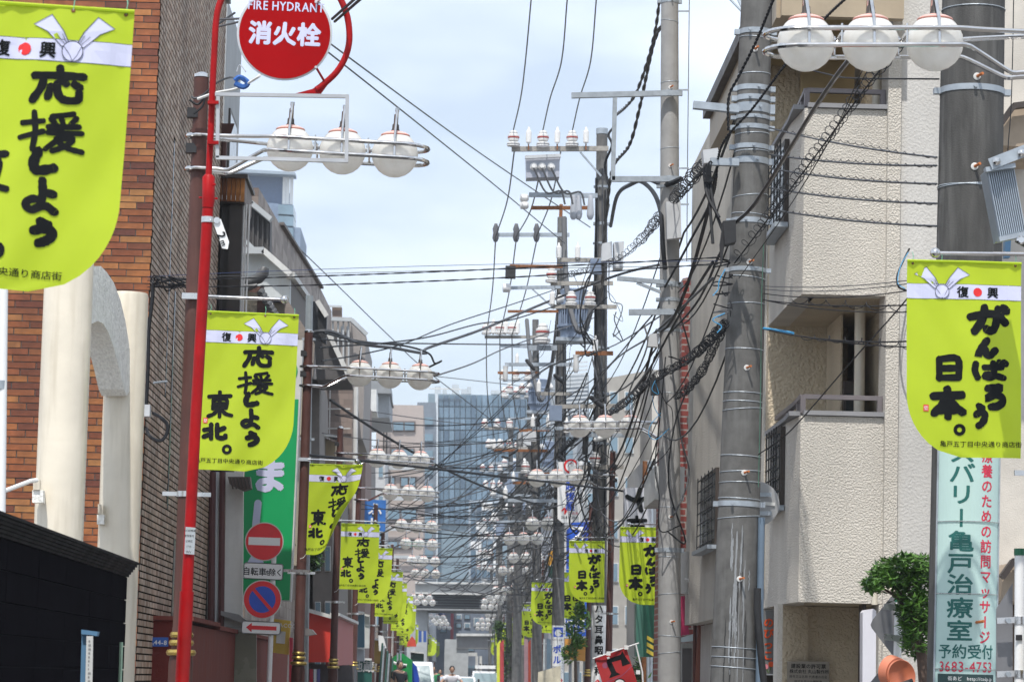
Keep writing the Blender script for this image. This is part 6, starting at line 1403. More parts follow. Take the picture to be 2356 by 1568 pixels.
def clinic(fl, Wd, H, k):
    cx1 = Wd*.37; cx2 = Wd*.735
    y = lambda py: (py-990)*k
    for ch, py in (('ス',1048),('バ',1094),('リ',1142),('ー',1196),('亀',1249),('戸',1299),('治',1347),('療',1400),('室',1452)):
        fl.text(ch, cx1, y(py), 49*k, 1, 1, .02, vertical=True, sx=1.28 if ch != 'ー' else 1)
    st_ = '療養のための訪問マッサージ'
    for i, ch in enumerate(st_): fl.text(ch, cx2, y(1053+i*34.4), 32*k, 2, 1, .018, vertical=True)
    fl.text('予約受付', Wd*.48, y(1499), 34*k, 1, 1, .014, sx=1.02); fl.text('3683-4753', Wd*.48, y(1533), 33*k, 2, 1, .008, sx=.86)
    fl.rect(Wd*.06, y(1550), Wd*.92, y(1576), 3, 1)
    fl.text('街あど', Wd*.32, y(1560), 11*k, 4, 2, .005); fl.text('http://tadp.jp', Wd*.68, y(1560), 11*k, 4, 2, .002)
wrap_sign('clinic_sign', 'pale green sheet sign with dark green and red lettering wrapped round the thick dark pole', atA, RA, 2213, 990, 1600, 22.5, 140, clinic, [pale_green, dgreen, rose, mat('band_dark', (.02,.05,.05), .5), white])
def ent(fl, Wd, H, k):
    for i, ch in enumerate('ハタ耳鼻咽喉科'): fl.text(ch, Wd*.48, (i*23.5+8)*k, 21*k, 1, 1, .03, vertical=True)
    fl.text('↑', Wd*.42, 176*k, 20*k, 2, 1, .03); fl.text('歯科入口', Wd*.5, 190*k, 7*k, 3, 1, .0); fl.text('亀戸5-', Wd*.45, 199*k, 9*k, 1, 1, .0); fl.text('3637-8', Wd*.45, 209*k, 9*k, 1, 1, .0)
wrap_sign('clinic_pole_sign', 'white pole sign with black vertical lettering and a red arrow beside the red flag', atD, RD, 1377, 1392, 1610, 68, 33, ent, [white, ink, inkred, inkblue])
def cafe(fl, Wd, H, k):
    fl.rect(Wd*.12, 4*k, Wd*.88, 26*k, 2, 1); fl.disc(Wd*.5, 17*k, 8*k, 0, 2, 16); fl.text('手作り洋菓子', Wd*.5, 33*k, 5*k, 1, 1, .0)
    for i, ch in enumerate('ポルテ'): fl.text(ch, Wd*.42, (54+i*24)*k, 20*k, 2, 1, .03, vertical=True)
    fl.text('ファミリーレストラン', Wd*.82, 74*k, 7*k, 1, 1, .0, vertical=True); fl.text('ここ', Wd*.35, 124*k, 7*k, 3, 1, 0); fl.text('→', Wd*.72, 124*k, 13*k, 3, 1, .03)
wrap_sign('cafe_pole_sign', 'white pole sign with blue katakana and a small red arrow at its foot', atE, RE, 1283, 1438, 1590, 83, 27, cafe, [white, ink, blue_s, inkred])
ech = empty('hanging_shop_sign', P(1312, 1568, 79), 'white hanging sign with blue vertical name and a red round face mark above it', 'sign')
Ye = 75; ke = Ye/7000
MB().prism(list(reversed(quadP([(1283,1062),(1345,1060),(1345,1190),(1334,1200),(1294,1202),(1283,1192)], Ye))), (0,.12,0)).build('sign_panel', white, ech)
fl = Flat()
for i, ch in enumerate('越後屋'): fl.text(ch, 0, (57+i*23)*ke, 23*ke, 0, 1, .018, vertical=True)
fl.disc(0, 12*ke, 17*ke, 1, 1, 28, 12.5*ke); fl.poly([(-7*ke,26*ke),(7*ke,26*ke),(0,19*ke)], 1, 1.5); fl.stroke([(-4*ke,5*ke),(4*ke,5*ke)], 1.2*ke, 1, 1); 
fl.text('↑', -13*ke, 116*ke, 20*ke, 1, 1, .04); fl.text('この先', 8*ke, 120*ke, 8*ke, 1, 1, 0); fl.text('3681-3991', 0, 130*ke, 9.5*ke, 2, 1, 0)
fl.build('print', [blue_s, inkred, ink], planemap(P(1314, 1060, Ye-.005), (1,0,-.02), (0,0,-1)), ech)
armP(ech, 1288,1066,1296,1066, 80, .05, .05, nm='bracket'); armP(ech, 1288,1180,1296,1180, 80, .05, .05, nm='bracket')

# ================================================================== right foreground pieces
spk = empty('ribbed_floodlight', P(2310, 500, 19.5), 'grey ribbed metal fixture hanging tilted from an arm at the right edge', 'light fixture')
q = [P(2269,391,19.5), P(2332,383,19.5), P(2360,536,19.5), P(2300,550,19.5)]
MB().prism(list(reversed(q)), (.0, .22, 0)).build('housing', mat('fixture_blue', (.28,.33,.38), .4, .3, var=.08), spk)
for i in range(13):
    a = q[0].lerp(q[1], (i+.5)/13); b = q[3].lerp(q[2], (i+.5)/13)
    MB().bar(a+V((0,-.012,0)), b+V((0,-.012,0)), .006, .03).build('rib', mat('fixture_rib', (.38,.43,.48), .4, .3), spk)
MB().bar(P(2266,392,19.45), P(2334,382,19.45), .08, .03).build('top_cap', galv, spk); MB().bar(P(2297,552,19.45), P(2362,538,19.45), .08, .03).build('bottom_cap', galv, spk)
MB().bar(P(2278,378,19.4), P(2362,345,19.4), .012, .075).build('arm', galv, spk)
for x, y in ((2293,371),(2350,352)): MB().lathe(P(x,y,19.38), [(.026,0),(.026,.006),(.016,.016),(.006,.02)], 14, axis=(0,-1,0)).build('bolt', chrome, spk)
MB().bar(P(2342,545,19.45), P(2370,560,19.45), .05, .07).build('foot_bracket', blk, spk); MB().lathe(P(2349,552,19.4), [(.03,0),(.02,.012)], 12, axis=(0,-1,0)).build('bolt', chrome, spk)
wp = empty('white_sign_post', P(2345, 1568, 20.5), 'white steel post with a green cap at the lower right edge', 'post')
MB().tube([P(2345,1700,20.5), P(2346,1276,20.5)], .034, 18).build('post_tube', white, wp, True); MB().tube([P(2346,1277,20.5), P(2346,1261,20.5)], .038, 18).build('green_cap', mat('cap_green', (.01,.13,.06), .4), wp, True)
for y in (1425, 1548):
    MB().tube([P(2345.5,y+10,20.5), P(2345.5,y-8,20.5)], .039, 18).build('strap', steel, wp, True); MB().bar(P(2293,y+2,20.5), P(2335,y,20.5), .03, .04).build('strap_arm', steel, wp); MB().lathe(P(2320,y+2,20.47), [(.018,0),(.018,.02)], 10, axis=(0,-1,0)).build('bolt', galv, wp)
panelP('sign_plate', [(2292,1400),(2330,1340),(2330,1620),(2292,1620)], 20.6, .004, mat('back_grey', (.19,.19,.20), .5, .2), wp)
panelP('black_tape', [(2337,1459),(2352,1459),(2352,1472),(2337,1472)], 20.455, .004, blk, wp)
ds = empty('diamond_sign_back', P(2066, 1568, 25), 'grey back of a diamond shaped road sign on a white post behind the shrub', 'road sign')
D = [(2006,1444),(2003,1436),(2008,1424),(2050,1372),(2060,1368),(2070,1372),(2118,1430),(2122,1438),(2118,1448),(2072,1505),(2062,1508),(2052,1504)]
MB().prism(list(reversed(quadP(D, 25))), (0,.006,0)).build('sign_plate', MATS['back_grey'], ds)
D2 = [(x-10, y+150) for x, y in D]; MB().prism(list(reversed(quadP(D2, 25.02))), (0,.006,0)).build('lower_plate', MATS['back_grey'], ds)
MB().tube([P(2059,1700,24.9), P(2068,1380,24.9)], .032, 16).build('post_tube', white, ds, True); MB().tube([P(2068,1384,24.9), P(2068.5,1374,24.9)], .036, 16).build('green_cap', MATS['cap_green'], ds, True)
for y in (1398, 1468, 1560): MB().bar(P(2034,y-4,24.85), P(2090,y+2,24.85), .03, .05).build('strap', steel, ds)
wb = tag(MB().prism(list(reversed(quadP([(1990,1402),(2010,1399),(2016,1404),(2014,1700),(1984,1700),(1985,1408)], 29))), (0,.2,0)).build('white_meter_box', mat('meter_white', (.66,.65,.70), .4, var=.03)), 'tall white rounded meter box left of the diamond sign', 'meter box')
wpp = tag(MB().tube(smoothpath([P(2012,1390,28.9), P(2013,1362,28.9), P(2020,1355,28.9), P(2070,1358,28.9)]), .030, 12).build('white_bent_pipe', cream, None, True), 'cream bent drain pipe above the white meter box', 'pipe')
mr_ = empty('traffic_mirror', P(2062, 1568, 23.5), 'orange hooded traffic mirror seen from behind at the bottom edge', 'traffic mirror')
MB().lathe(P(2074,1553,23.5), [(.012,-.07),(.07,-.06),(.11,-.025),(.125,.0),(.118,.008),(.09,-.018),(.03,-.04)], 40, axis=(.35,-.9,.12)).build('mirror_dish', mat('mirror_orange', (.46,.13,.06), .45, var=.08), mr_, True)
MB().lathe(P(2063,1546,23.6), [(.115,-.01),(.122,.03),(.128,.07),(.118,.07)], 40, axis=(-.5,.8,.1)).build('hood', mat('hood_orange', (.62,.20,.11), .5), mr_, True)
MB().tube([P(2075,1574,23.3), P(2100,1565,23.3)], .02, 8).build('bracket', blk, mr_); MB().tube([P(2062,1568,23.7), V((P(2062,1568,23.7).x,23.7,0))], .035, 10).build('post', mat('orange_post', (.5,.15,.06), .5), mr_)

# red flag with the sewing machine
rf = empty('red_flag', P(1420, 1568, 45), 'tilted red flag printed with a black sewing machine on a white pole', 'flag')
Yf = 45; k = Yf/7000
O = P(1368,1512,Yf); U = (P(1440,1486,Yf)-O); Ww = U.length; U = U.normalized(); Dn = (P(1392,1590,Yf)-O).normalized()
mf = lambda u, v, h: O+U*u+Dn*v+V((0, .03*math.sin(u*9)+.02*math.sin(v*8+1)-h, 0))
fl = Flat(); fl.rect(0, 0, Ww, 1.1, 0, 0); fl.build('cloth', [mat('flag_red', (.42,.018,.02), .6, transl=.15)], mf, rf, .05, .06)
fl = Flat(); q = Ww
fl.poly([(.30*q,.27*q),(.34*q,.18*q),(.78*q,.17*q),(.86*q,.08*q),(.90*q,.30*q),(.98*q,.52*q),(.72*q,.52*q),(.74*q,.32*q),(.46*q,.30*q),(.50*q,.62*q),(.60*q,.72*q),(.24*q,.72*q),(.34*q,.60*q)], 0, 1)
fl.disc(.24*q, .32*q, .09*q, 1, 1, 18); fl.rect(.36*q,.11*q,.44*q,.18*q, 2, 1); fl.stroke([(.12*q,.80*q),(.6*q,.78*q),(1.0*q,.60*q)], .012, 1, 1)
fl.disc(.48*q, 1.02*q, .20*q, 0, 1, 20); fl.disc(.48*q, 1.02*q, .165*q, 2, 2, 20); fl.stroke([(.38*q,.97*q),(.46*q,1.0*q),(.56*q,.96*q)], .01, 0, 3); fl.stroke([(.40*q,1.03*q),(.52*q,1.06*q)], .008, 0, 3)
fl.build('print', [ink, mat('ink_mauve', (.28,.06,.12), .5), white], mf, rf, .06, .06)
MB().tube([P(1364,1514,Yf), P(1470,1478,Yf)], .010, 8).build('top_pole', white, rf); MB().tube([P(1463,1482,Yf), P(1478,1545,Yf), P(1486,1700,Yf)], .012, 8).build('side_pole', white, rf)
for x, y in ((1400,1502),(1441,1488),(1468,1545)): MB().box(*(lambda p: (p.x-.03,p.x+.03,p.y-.02,p.y+.01,p.z-.03,p.z+.03))(P(x,y,Yf-.03))).build('loop', white, rf)
# misc small right-hand things
mg = empty('magenta_canopy', P(1590, 1568, 47), 'magenta canopy with a pale blue base beside the pale concrete pole', 'canopy')
panelP('canopy_cloth', [(1563,1372),(1575,1370),(1586,1458),(1562,1462)], 44.5, .4, mat('magenta', (.40,.02,.09), .6), mg); panelP('base_sheet', [(1566,1466),(1630,1448),(1628,1470),(1566,1476)], 44.4, .4, mat('pale_blue_sheet', (.55,.66,.70), .5), mg)  # base sheet is plain pale blue
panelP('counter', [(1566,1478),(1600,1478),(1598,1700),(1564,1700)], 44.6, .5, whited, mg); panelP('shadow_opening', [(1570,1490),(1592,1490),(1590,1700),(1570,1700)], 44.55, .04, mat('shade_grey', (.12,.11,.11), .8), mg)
ep = empty('gas_meter', P(1574, 1568, 43.5), 'small cream meter cylinder and bent pipes beside the pale pole', 'meter')
MB().tube([P(1573,1365,43.3), P(1576,1268,43.3)], .10, 14).build('cylinder', whited, ep, True); MB().tube(smoothpath([P(1575,1330,43.1), P(1592,1345,43.1), P(1594,1400,43.1)]), .02, 8).build('bent_pipe', white, ep, True); MB().tube([P(1600,1380,43.5), P(1597,1700,43.5)], .03, 8).build('brown_pipe', mat('maroon', (.12,.04,.03), .5), ep, True)
pt_ = tag(MB().tube([P(1614,1420,43.4), P(1600,1700,43.4)], .05, 8).build('red_brown_pipe', mat('pipe_redbrown', (.25,.09,.06), .6), None, True), 'red brown vertical pipe left of the banded pole base', 'pipe')
osn = empty('orange_upright_sign', P(1268, 1568, 128), 'small orange upright figure sign left of the slim pole', 'sign')
panelP('sign_face', [(1262,1272),(1272,1265),(1273,1290),(1266,1300),(1260,1298)], 98, .2, mat('sign_orange', (.65,.32,.03), .5), osn); panelP('lower_face', [(1262,1302),(1274,1300),(1272,1330),(1262,1326)], 98, .2, mat('sign_deepgreen', (.02,.06,.05), .5), osn)
wsb = tag(panelP('white_shop_banner', [(1238,1545),(1290,1530),(1290,1640),(1236,1640)], 82, .1, mat('banner_cream', (.55,.50,.38), .6, var=.3, vs=3)), 'cream printed shop banner at the foot of the slim pole', 'banner')
for i, (x, c, nm) in enumerate(((1206,(.62,.35,.35),'pink'),(1212,(.5,.06,.02),'red'),(1230,(.05,.09,.28),'navy'),(1245,(.45,.50,.52),'white'),(1258,(.10,.16,.22),'slate'),(1150,(.45,.05,.06),'crimson'),(1143,(.60,.65,.05),'yellow'),(1352,(.03,.20,.17),'teal'))):
    tag(panelP('upright_banner', [(x,1470+R.uniform(-5,30)),(x+9,1470),(x+9,1640),(x,1640)], 120+i*3, .08, mat('upright_'+nm, c, .6, var=.2)), f'{nm} upright shop banner low on the right side of the street', 'banner')

# ================================================================== trees
def leaves(name, blobs, n, size, m, parent, seed, flat=.6):
    rr = random.Random(seed); mb = MB()
    for _ in range(n):
        c, rad = blobs[rr.randrange(len(blobs))]
        while True:
            p = V((rr.uniform(-1,1), rr.uniform(-1,1), rr.uniform(-1,1)))
            if .25 < p.length < 1: break
        if rr.random() < .14: p = p*rr.uniform(1.1, 1.5)
        p = V((p.x*rad[0], p.y*rad[1], p.z*rad[2]))+c
        d = V((rr.uniform(-1,1), rr.uniform(-1,1), rr.uniform(-.7,.5))).normalized(); s = d.cross(V((rr.uniform(-.4,.4), rr.uniform(-.4,.4), 1))).normalized()
        l = size*rr.uniform(.6, 1.3); w = l*.32
        mb.add([p-d*l/2, p+s*w/2+V((0,0,-.1*l)), p+d*l/2, p-s*w/2+V((0,0,-.1*l))], [(0,1,2,3)])
    return tag(mb.build(name, m, parent), kind='stuff')
tre = empty('shrub_tree', P(2118, 1568, 24.3), 'small clipped broadleaf tree with glossy leaves beside the pale green sign', 'tree')
g0 = P(2112,1568,24.3)
MB().tube(smoothpath([V((g0.x+.15,24.3,0)), P(2122,1520,24.3), P(2108,1490,24.3), P(2112,1450,24.3), P(2100,1400,24.3)]), [.05,.05,.05,.045,.045,.045]+[.045]*7+[.04]*6+[.03]*6, 10).build('trunk', bark, tre, True)
bl_ = [(P(x,y,24.4), (rx, .28, rz)) for x,y,rx,rz in ((2028,1322,.10,.09),(2052,1302,.13,.08),(2080,1290,.14,.07),(2110,1296,.13,.09),(2060,1335,.12,.07),(2095,1325,.14,.09),(2118,1335,.12,.12),(2090,1365,.13,.09),(2110,1395,.13,.12),(2098,1425,.12,.10),(2116,1450,.12,.14),(2106,1485,.10,.10),(2088,1400,.09,.10),(2120,1420,.10,.16),(2096,1455,.08,.09),(2003,1340,.06,.05),(2010,1352,.07,.03),(2135,1310,.12,.12),(2138,1380,.10,.2))]
for i, (x, y) in enumerate(((2035,1330),(2070,1300),(2080,1390),(2110,1310),(2105,1440),(2020,1345))): MB().tube([P(2108,1440,24.35), P((x+2108)/2,(y+1400)/2,24.4), P(x,y,24.4)], [.025,.014,.006], 6).build('branch', bark, tre, True)
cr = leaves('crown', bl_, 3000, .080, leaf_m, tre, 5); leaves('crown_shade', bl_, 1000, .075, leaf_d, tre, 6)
for nm, lb, Y, bs, n, s_, gx in (('street_tree', 'light green young tree in front of the blue shop sign', 80, ((1322,1440,.28,.35),(1338,1425,.25,.3),(1330,1475,.2,.2),(1312,1500,.22,.28),(1335,1400,.15,.2)), 520, .2, 1330),
    ('street_tree', 'slender green tree between the small right banners', 150, ((1152,1452,.35,.5),(1160,1480,.5,.6),(1166,1510,.5,.7),(1158,1540,.4,.6),(1146,1440,.2,.3)), 600, .26, 1162),
    ('street_tree', 'wispy tree growing beside the second left lamp pole', 52, ((712,1255,.22,.2),(722,1285,.18,.2),(706,1300,.15,.15)), 500, .12, 700),
    ('street_tree', 'dark green bush under the green shop sign', 60, ((1495,1535,.35,.35),(1485,1560,.4,.3),(1510,1560,.4,.3)), 900, .14, 1490)):
    t = empty(nm, P(gx,1568,Y), lb, 'tree'); b0 = P(gx,1568,Y)
    MB().tube([V((b0.x,Y,0)), P(bs[0][0],bs[0][1],Y)], [.07,.02], 8).build('trunk', bark, t, True)
    leaves('crown', [(P(x,y,Y),(rx,rx,rz)) for x,y,rx,rz in bs], n, s_, leaf_m if 'light' in lb else leaf_d, t, n)
    leaves('crown_light', [(P(x,y,Y),(rx,rx,rz)) for x,y,rx,rz in bs], n//2, s_, leaf_m, t, n+1)
# ================================================================== cables
def cable(pts, r, label, m=blkc, name='cable', group=None, cat='cable', k=8, n=5, smooth=True):
    """pts: list of (x, y, Y) photo points"""
    q = [p if isinstance(p, V) else P(*p) for p in pts]
    q = smoothpath(q, k) if (smooth and len(q) > 2) else q
    return tag(MB().tube(q, r, n).build(name, m, None, True), label, cat, group)
def sagged(a, b, sag, n=14):
    a = a if isinstance(a, V) else P(*a); b = b if isinstance(b, V) else P(*b)
    return [a.lerp(b, i/n)-V((0, 0, sag*4*(i/n)*(1-i/n))) for i in range(n+1)]
def twisted(pts, r, label, m=blkc, pitch=.35, off=None, name='twisted_cable', group=None):
    """two strands twisted round each other"""
    q = [p if isinstance(p, V) else P(*p) for p in pts]
    if len(q) > 2: q = smoothpath(q, 8)
    L = sum((b-a).length for a, b in zip(q, q[1:])); ns = int(min(500, max(16, L/pitch*8)))
    mb = MB(); off = off or r*.9
    def at(s):
        d = s*L
        for a, b in zip(q, q[1:]):
            l = (b-a).length
            if d <= l or (a is q[-2]): return a.lerp(b, d/max(l, 1e-6)), (b-a).normalized()
            d -= l
        return q[-1], (q[-1]-q[-2]).normalized()
    for ph in (0, math.pi):
        o = []
        for i in range(ns+1):
            p, t = at(i/ns); u = t.cross(V((0,0,1)))
            if u.length < .1: u = t.cross(V((0,1,0)))
            u.normalize(); w = t.cross(u); a = 2*math.pi*i/ns*L/pitch+ph
            o.append(p+(u*math.cos(a)+w*math.sin(a))*off)
        mb.tube(o, r, 5)
    return tag(mb.build(name, m, None, True), label, 'cable', group)
def coil(pts, r, R0, label, pitch=.16, m=blkc, jit=.25, name='coiled_cable', group=None, messenger=True):
    q = [p if isinstance(p, V) else P(*p) for p in pts]
    q = smoothpath(q, 8) if len(q) > 2 else q
    L = sum((b-a).length for a, b in zip(q, q[1:])); turns = L/pitch; ns = int(min(2200, turns*11)); mb = MB(); o = []
    cum = [0]
    for a, b in zip(q, q[1:]): cum.append(cum[-1]+(b-a).length)
    j = 0; rr_ = random.Random(len(label)); rad = R0
    for i in range(ns+1):
        d = L*i/ns
        while j < len(q)-2 and d > cum[j+1]: j += 1
        p = q[j].lerp(q[j+1], (d-cum[j])/max(1e-6, cum[j+1]-cum[j])); t = (q[j+1]-q[j]).normalized(); u = t.cross(V((0,0,1)))
        if u.length < .1: u = t.cross(V((0,1,0)))
        u.normalize(); w = t.cross(u); a = 2*math.pi*turns*i/ns
        if i % 11 == 0: tgt = R0*(1+rr_.uniform(-jit, jit))
        rad += (tgt-rad)*.15
        o.append(p+(u*math.cos(a)+w*math.sin(a))*rad - w*R0*(.6 if messenger else 0))
    mb.tube(o, r, 4)
    if messenger: mb.tube(q, r*1.8, 5)
    return tag(mb.build(name, m, None, True), label, 'cable', group)
c = cable
# three high lines from above down to the switchgear pole and on down the street
for i, (x, x2) in enumerate(((1222,1180),(1305,1248),(1372,1316))):
    c([(x+14,-160,50), (x,0,56), (x-13,140,60), (x2+18,225,64), (x2+1,300,67.4)], .014, f'thin dark power line rising out of the top of the picture, {["left","middle","right"][i]} of three', gryc, 'power_line')
    xa, ya = ((1183,350),(1242,400),(1290,350))[i]; xb, yb = ((1140,545),(1187,545),(1234,545))[i]
    c([(xa,ya,67.5), ((xa+xb)/2+6,(ya+yb)/2+12,75), (xb,yb,82.4)], .017, f'power line running down from the insulator arm to the slim pole, {["left","middle","right"][i]} strand', gryc, 'power_line')
    xc_, yc_ = ((1119,770),(1150,770),(1178,770))[i]
    c([(xb,yb+12,82.4), ((xb+xc_)/2+3,(yb+yc_)/2+14,93), (xc_,yc_,103)], .018, f'power line between the slim pole and the pole beyond it, {["left","middle","right"][i]} strand', gryc, 'power_line')
    c([(xc_,yc_,103), (xc_+3,yc_+140,120), (xc_+20,yc_+300,150), (1105+i*10,1220,200), (1090+i*8,1390,320)], .02, f'power line fading down the street toward the bridge, {["left","middle","right"][i]} strand', gryc, 'power_line')
for (x0,y0,Y0,x1,y1,Y1,x2,y2,Y2,lb) in ((763,103,45,1104,352,66,1358,523,80,'upper long line slanting down from behind the hydrant sign to the poles'),(757,122,45,1104,398,66,1300,560,80,'lower long line slanting down from behind the hydrant sign to the poles')):
    c([(x0-130,y0-98,36),(x0,y0,Y0),(x1,y1,Y1),(x2,y2,Y2)], .014, lb, gryc, 'power_line')
c([(692,575,95),(780,660,98),(900,777,105),(985,855,112),(1178,1000,125),(1290,1075,135)], .018, 'thin line slanting from the roof washing down past the second lamp', gryc, 'power_line')
for x, y, x2, y2, lb in ((640,20,500,45,'upper'),(690,10,500,62,'lower')): c([(640,20+y,24),(500,y2,26)], .010, f'{lb} grey wire behind the red curved arm at the top left', gryc)
for (a, b, lb) in (((764,44),(823,-8),'left'),((770,50),(832,-4),'right')): c([(*a,23),(*b,20)], .011, f'{lb} short black wire from the hydrant sign loop to the top edge', blkc)
c([(503,55,30),(540,30,31)], .012, 'short dark wire behind the red pole top', blkc)
# street crossing bundle at y ~ 650
for i, (yl, ym, yr, tw) in enumerate(((645,643,598,1),(660,660,612,1),(636,628,606,0),(640,634,616,0))):
    pts = sagged(P(340,yl,33.3), P(1652,yr-6,28.9), (.03,.06,-.03,-.01)[i])
    if tw: twisted(pts, .0045, ('upper' if i == 0 else 'lower')+' twisted black cable crossing the street from the brick building to the banded pole', pitch=.45)
    else: tag(MB().tube(pts, .003, 5).build('cable', (mat('wire_navy', (.02, .04, .12)) if i == 2 else gryc), None, True), ('blue' if i == 2 else 'grey')+' thin wire above the twisted cables crossing the street', 'cable')
# clump at the brick corner and loops down the column
for i in range(9):
    x0 = 342+R.uniform(-4, 30); pts = [(x0+R.uniform(0,75), 652+R.uniform(-18,18), 33.1+R.uniform(-.1,.1)) for _ in range(5)]
    c(pts, .008, 'black wire looped in the junction clump at the brick building corner', blkc, group='wire loops at the brick corner')
c([(352,650,33.2),(350,690,33.2),(342,760,33.2),(340,850,33.2),(336,930,33.2),(333,955,33.2)], .022, 'thick black cable running down the brick corner from the wire clump')
c([(336,985,33.1),(342,1000,33),(355,1010,33),(372,1012,33),(384,995,33),(384,975,33),(370,960,33),(352,950,33.1)], .020, 'thick black cable loop hanging by the small grey box on the brick corner')
ob = panelP('junction_box', [(329,930),(345,930),(344,957),(329,957)], 33.0, .15, box_grey); tag(ob, 'small grey junction box on the tiled wall beside the cable loop', 'box')
c([(354,880,33.1),(384,877,33.3)], .012, 'thin rod reaching from the corner cable to the tiled wall', galv)
bc = tag(MB().tube(smoothpath([P(540,186,24.5),P(552,178,24.5),P(570,190,24.5),P(560,200,24.5),P(540,192,24.5)], 4), .022, 6).build('blue_insulator', mat('ins_blue', (.02,.10,.35), .4), None, True), 'small blue insulator hanging behind the hydrant sign by the brown pole', 'insulator')
for i, pts in enumerate((((455,228,24.9),(495,214,24.8),(548,203,24.6),(590,180,24.4),(600,172,24.4)), ((440,222,25),(450,226,25),(470,216,25),(500,190,24.8),(530,178,24.7),(545,186,24.6)), ((436,230,25),(455,240,25),(470,225,25),(465,245,25),(445,262,25)), ((545,165,24.5),(552,150,24.5),(565,165,24.4)))):
    c(pts, (.012,.009,.010,.006)[i], ['white taped guy wire','thin bent wire','black looped lead','short link chain wire'][i]+' between the brown lamp pole and the blue insulator', (whited,gryc,blkc,steel)[i])
# bundles from second lamp pole top across the street
B2 = [([(712,765,50),(760,762,50),(830,790,52),(905,800,55),(978,812,58),(985,800,60),(1110,757,64),(1270,690,68),(1430,630,66),(1560,600,60)], .030, 'thick grey sheathed cable rising from the second left pole to the right poles', gryc),
 ([(735,800,49),(790,795,50),(870,790,52),(985,775,56),(1100,745,60),(1178,735,62),(1290,700,64)], .014, 'thin black cable rising from the second pole above the thick grey one', blkc),
 ([(740,780,49),(850,788,52),(985,790,58),(1178,792,66),(1370,790,72)], .014, 'level black cable crossing above the second lamp', blkc),
 ([(745,765,49),(830,785,52),(930,795,55),(985,812,57),(1000,835,57),(1015,830,57),(985,845,58)], .020, 'black cable drooping from the second pole to a splice near the globes', blkc),
 ([(740,830,49),(830,815,52),(930,790,56),(1040,745,62),(1178,700,68),(1280,665,78)], .013, 'black cable rising steeply across the pale sky', blkc),
 ([(1000,865,55),(1090,835,62),(1178,795,70),(1370,730,82)], .016, 'grey cable rising from behind the third globe', gryc),
 ([(745,840,50),(1000,865,70),(1178,885,85),(1300,900,95)], .010, 'very thin wire sloping down behind the globes', gryc)]
for pts, r, lb, m in B2: c(pts, r, lb, m)
# dense diagonals from the banded pole down the street, to the left
Z0 = (29, 42, 66, 82, 104, 118, 135, 150, 185, 225, 280, 330)
H0 = {29: 1690, 42: 1541, 66: 1381, 82: 1288, 104: 1235, 118: 1193, 135: 1217, 150: 1175, 185: 1152, 225: 1144, 280: 1156, 330: 1114}
names = ['black', 'slate', 'dark grey', 'thin black', 'sooty', 'stiff black', 'slack black', 'heavy black', 'pale grey', 'fine black']
rs = random.Random(21)
for i in range(30):
    h = rs.uniform(3.0, 5.4) if i < 22 else rs.uniform(5.4, 7.0)
    side = rs.uniform(-.35, .25); r = rs.choice((.008, .010, .012, .016, .020)); m = rs.choice((blkc, blkc, blkc, gryc))
    j0 = rs.choice((0, 1, 1, 2, 2, 2)); j1 = rs.choice((6, 8, 9, 10, 11)); pts = []; hh = h
    for a, b in zip(Z0[j0:j1], Z0[j0+1:j1+1]):
        pa = P(H0[a], 1100, a); pb = P(H0[b], 1100, b); h2 = h+rs.uniform(-.35, .35)
        seg = sagged(V((pa.x+side, a, CZ+hh)), V((pb.x+side, b, CZ+h2)), rs.uniform(.15, .7)*(b-a)/18, 8); pts += seg[:-1]; hh = h2
    tag(MB().tube(pts, r, 5).build('cable', m, None, True), 'dark cable strung from pole to pole along the right side of the street', 'cable', 'cables along the right poles')
# big named ones crossing diagonally
DG = [([(1640,602,29.2),(1560,730,38),(1480,870,46),(1420,935,56),(1330,1020,70),(1225,1105,85),(1100,1205,110),(1000,1290,140)], .030),
 ([(1660,575,29),(1600,700,36),(1510,800,45),(1440,890,55),(1300,960,75),(1178,1080,95),(1020,1250,130)], .026),
 ([(1640,640,29.2),(1500,770,44),(1395,850,60),(1290,1010,78),(1178,1140,100),(1030,1330,150)], .028),
 ([(1565,650,41.8),(1470,760,50),(1380,860,66),(1260,945,80),(1110,1050,90),(930,1170,100),(760,1290,90)], .024),
 ([(1530,720,41.8),(1400,800,60),(1250,850,75),(1130,960,85),(1000,1080,95),(850,1230,95)], .022),
 ([(1380,760,67),(1290,890,78),(1178,1010,90),(1070,1130,105),(985,1200,115),(845,1270,110)], .026),
 ([(1380,700,67),(1270,830,80),(1150,905,88),(1020,1070,95),(930,1150,98),(800,1230,88)], .018),
 ([(1330,820,70),(1240,860,78),(1110,985,88),(985,1085,95),(850,1190,95)], .022),
 ([(1385,900,67),(1178,1020,90),(1000,1140,105),(885,1215,108)], .030),
 ([(1330,960,75),(1178,1135,95),(1080,1240,110),(960,1340,128)], .036),
 ([(1385,985,67),(1270,1130,85),(1178,1225,105),(1060,1320,135),(965,1380,165)], .034),
 ([(1290,1040,83),(1200,1120,95),(1060,1230,115),(930,1345,128)], .030),
 ([(1385,1050,67),(1300,1110,80),(1150,1260,120),(1010,1350,150)], .024)]
for i, (pts, r) in enumerate(DG):
    c(pts, r*.55, f'{["broad","long","steep","sweeping","slack","taut","slim","curving","shallow","heavy","deep","twisting","short"][i]} black diagonal cable falling from the right poles to the far left lamps', (blkc, blkc, gryc)[i % 3])
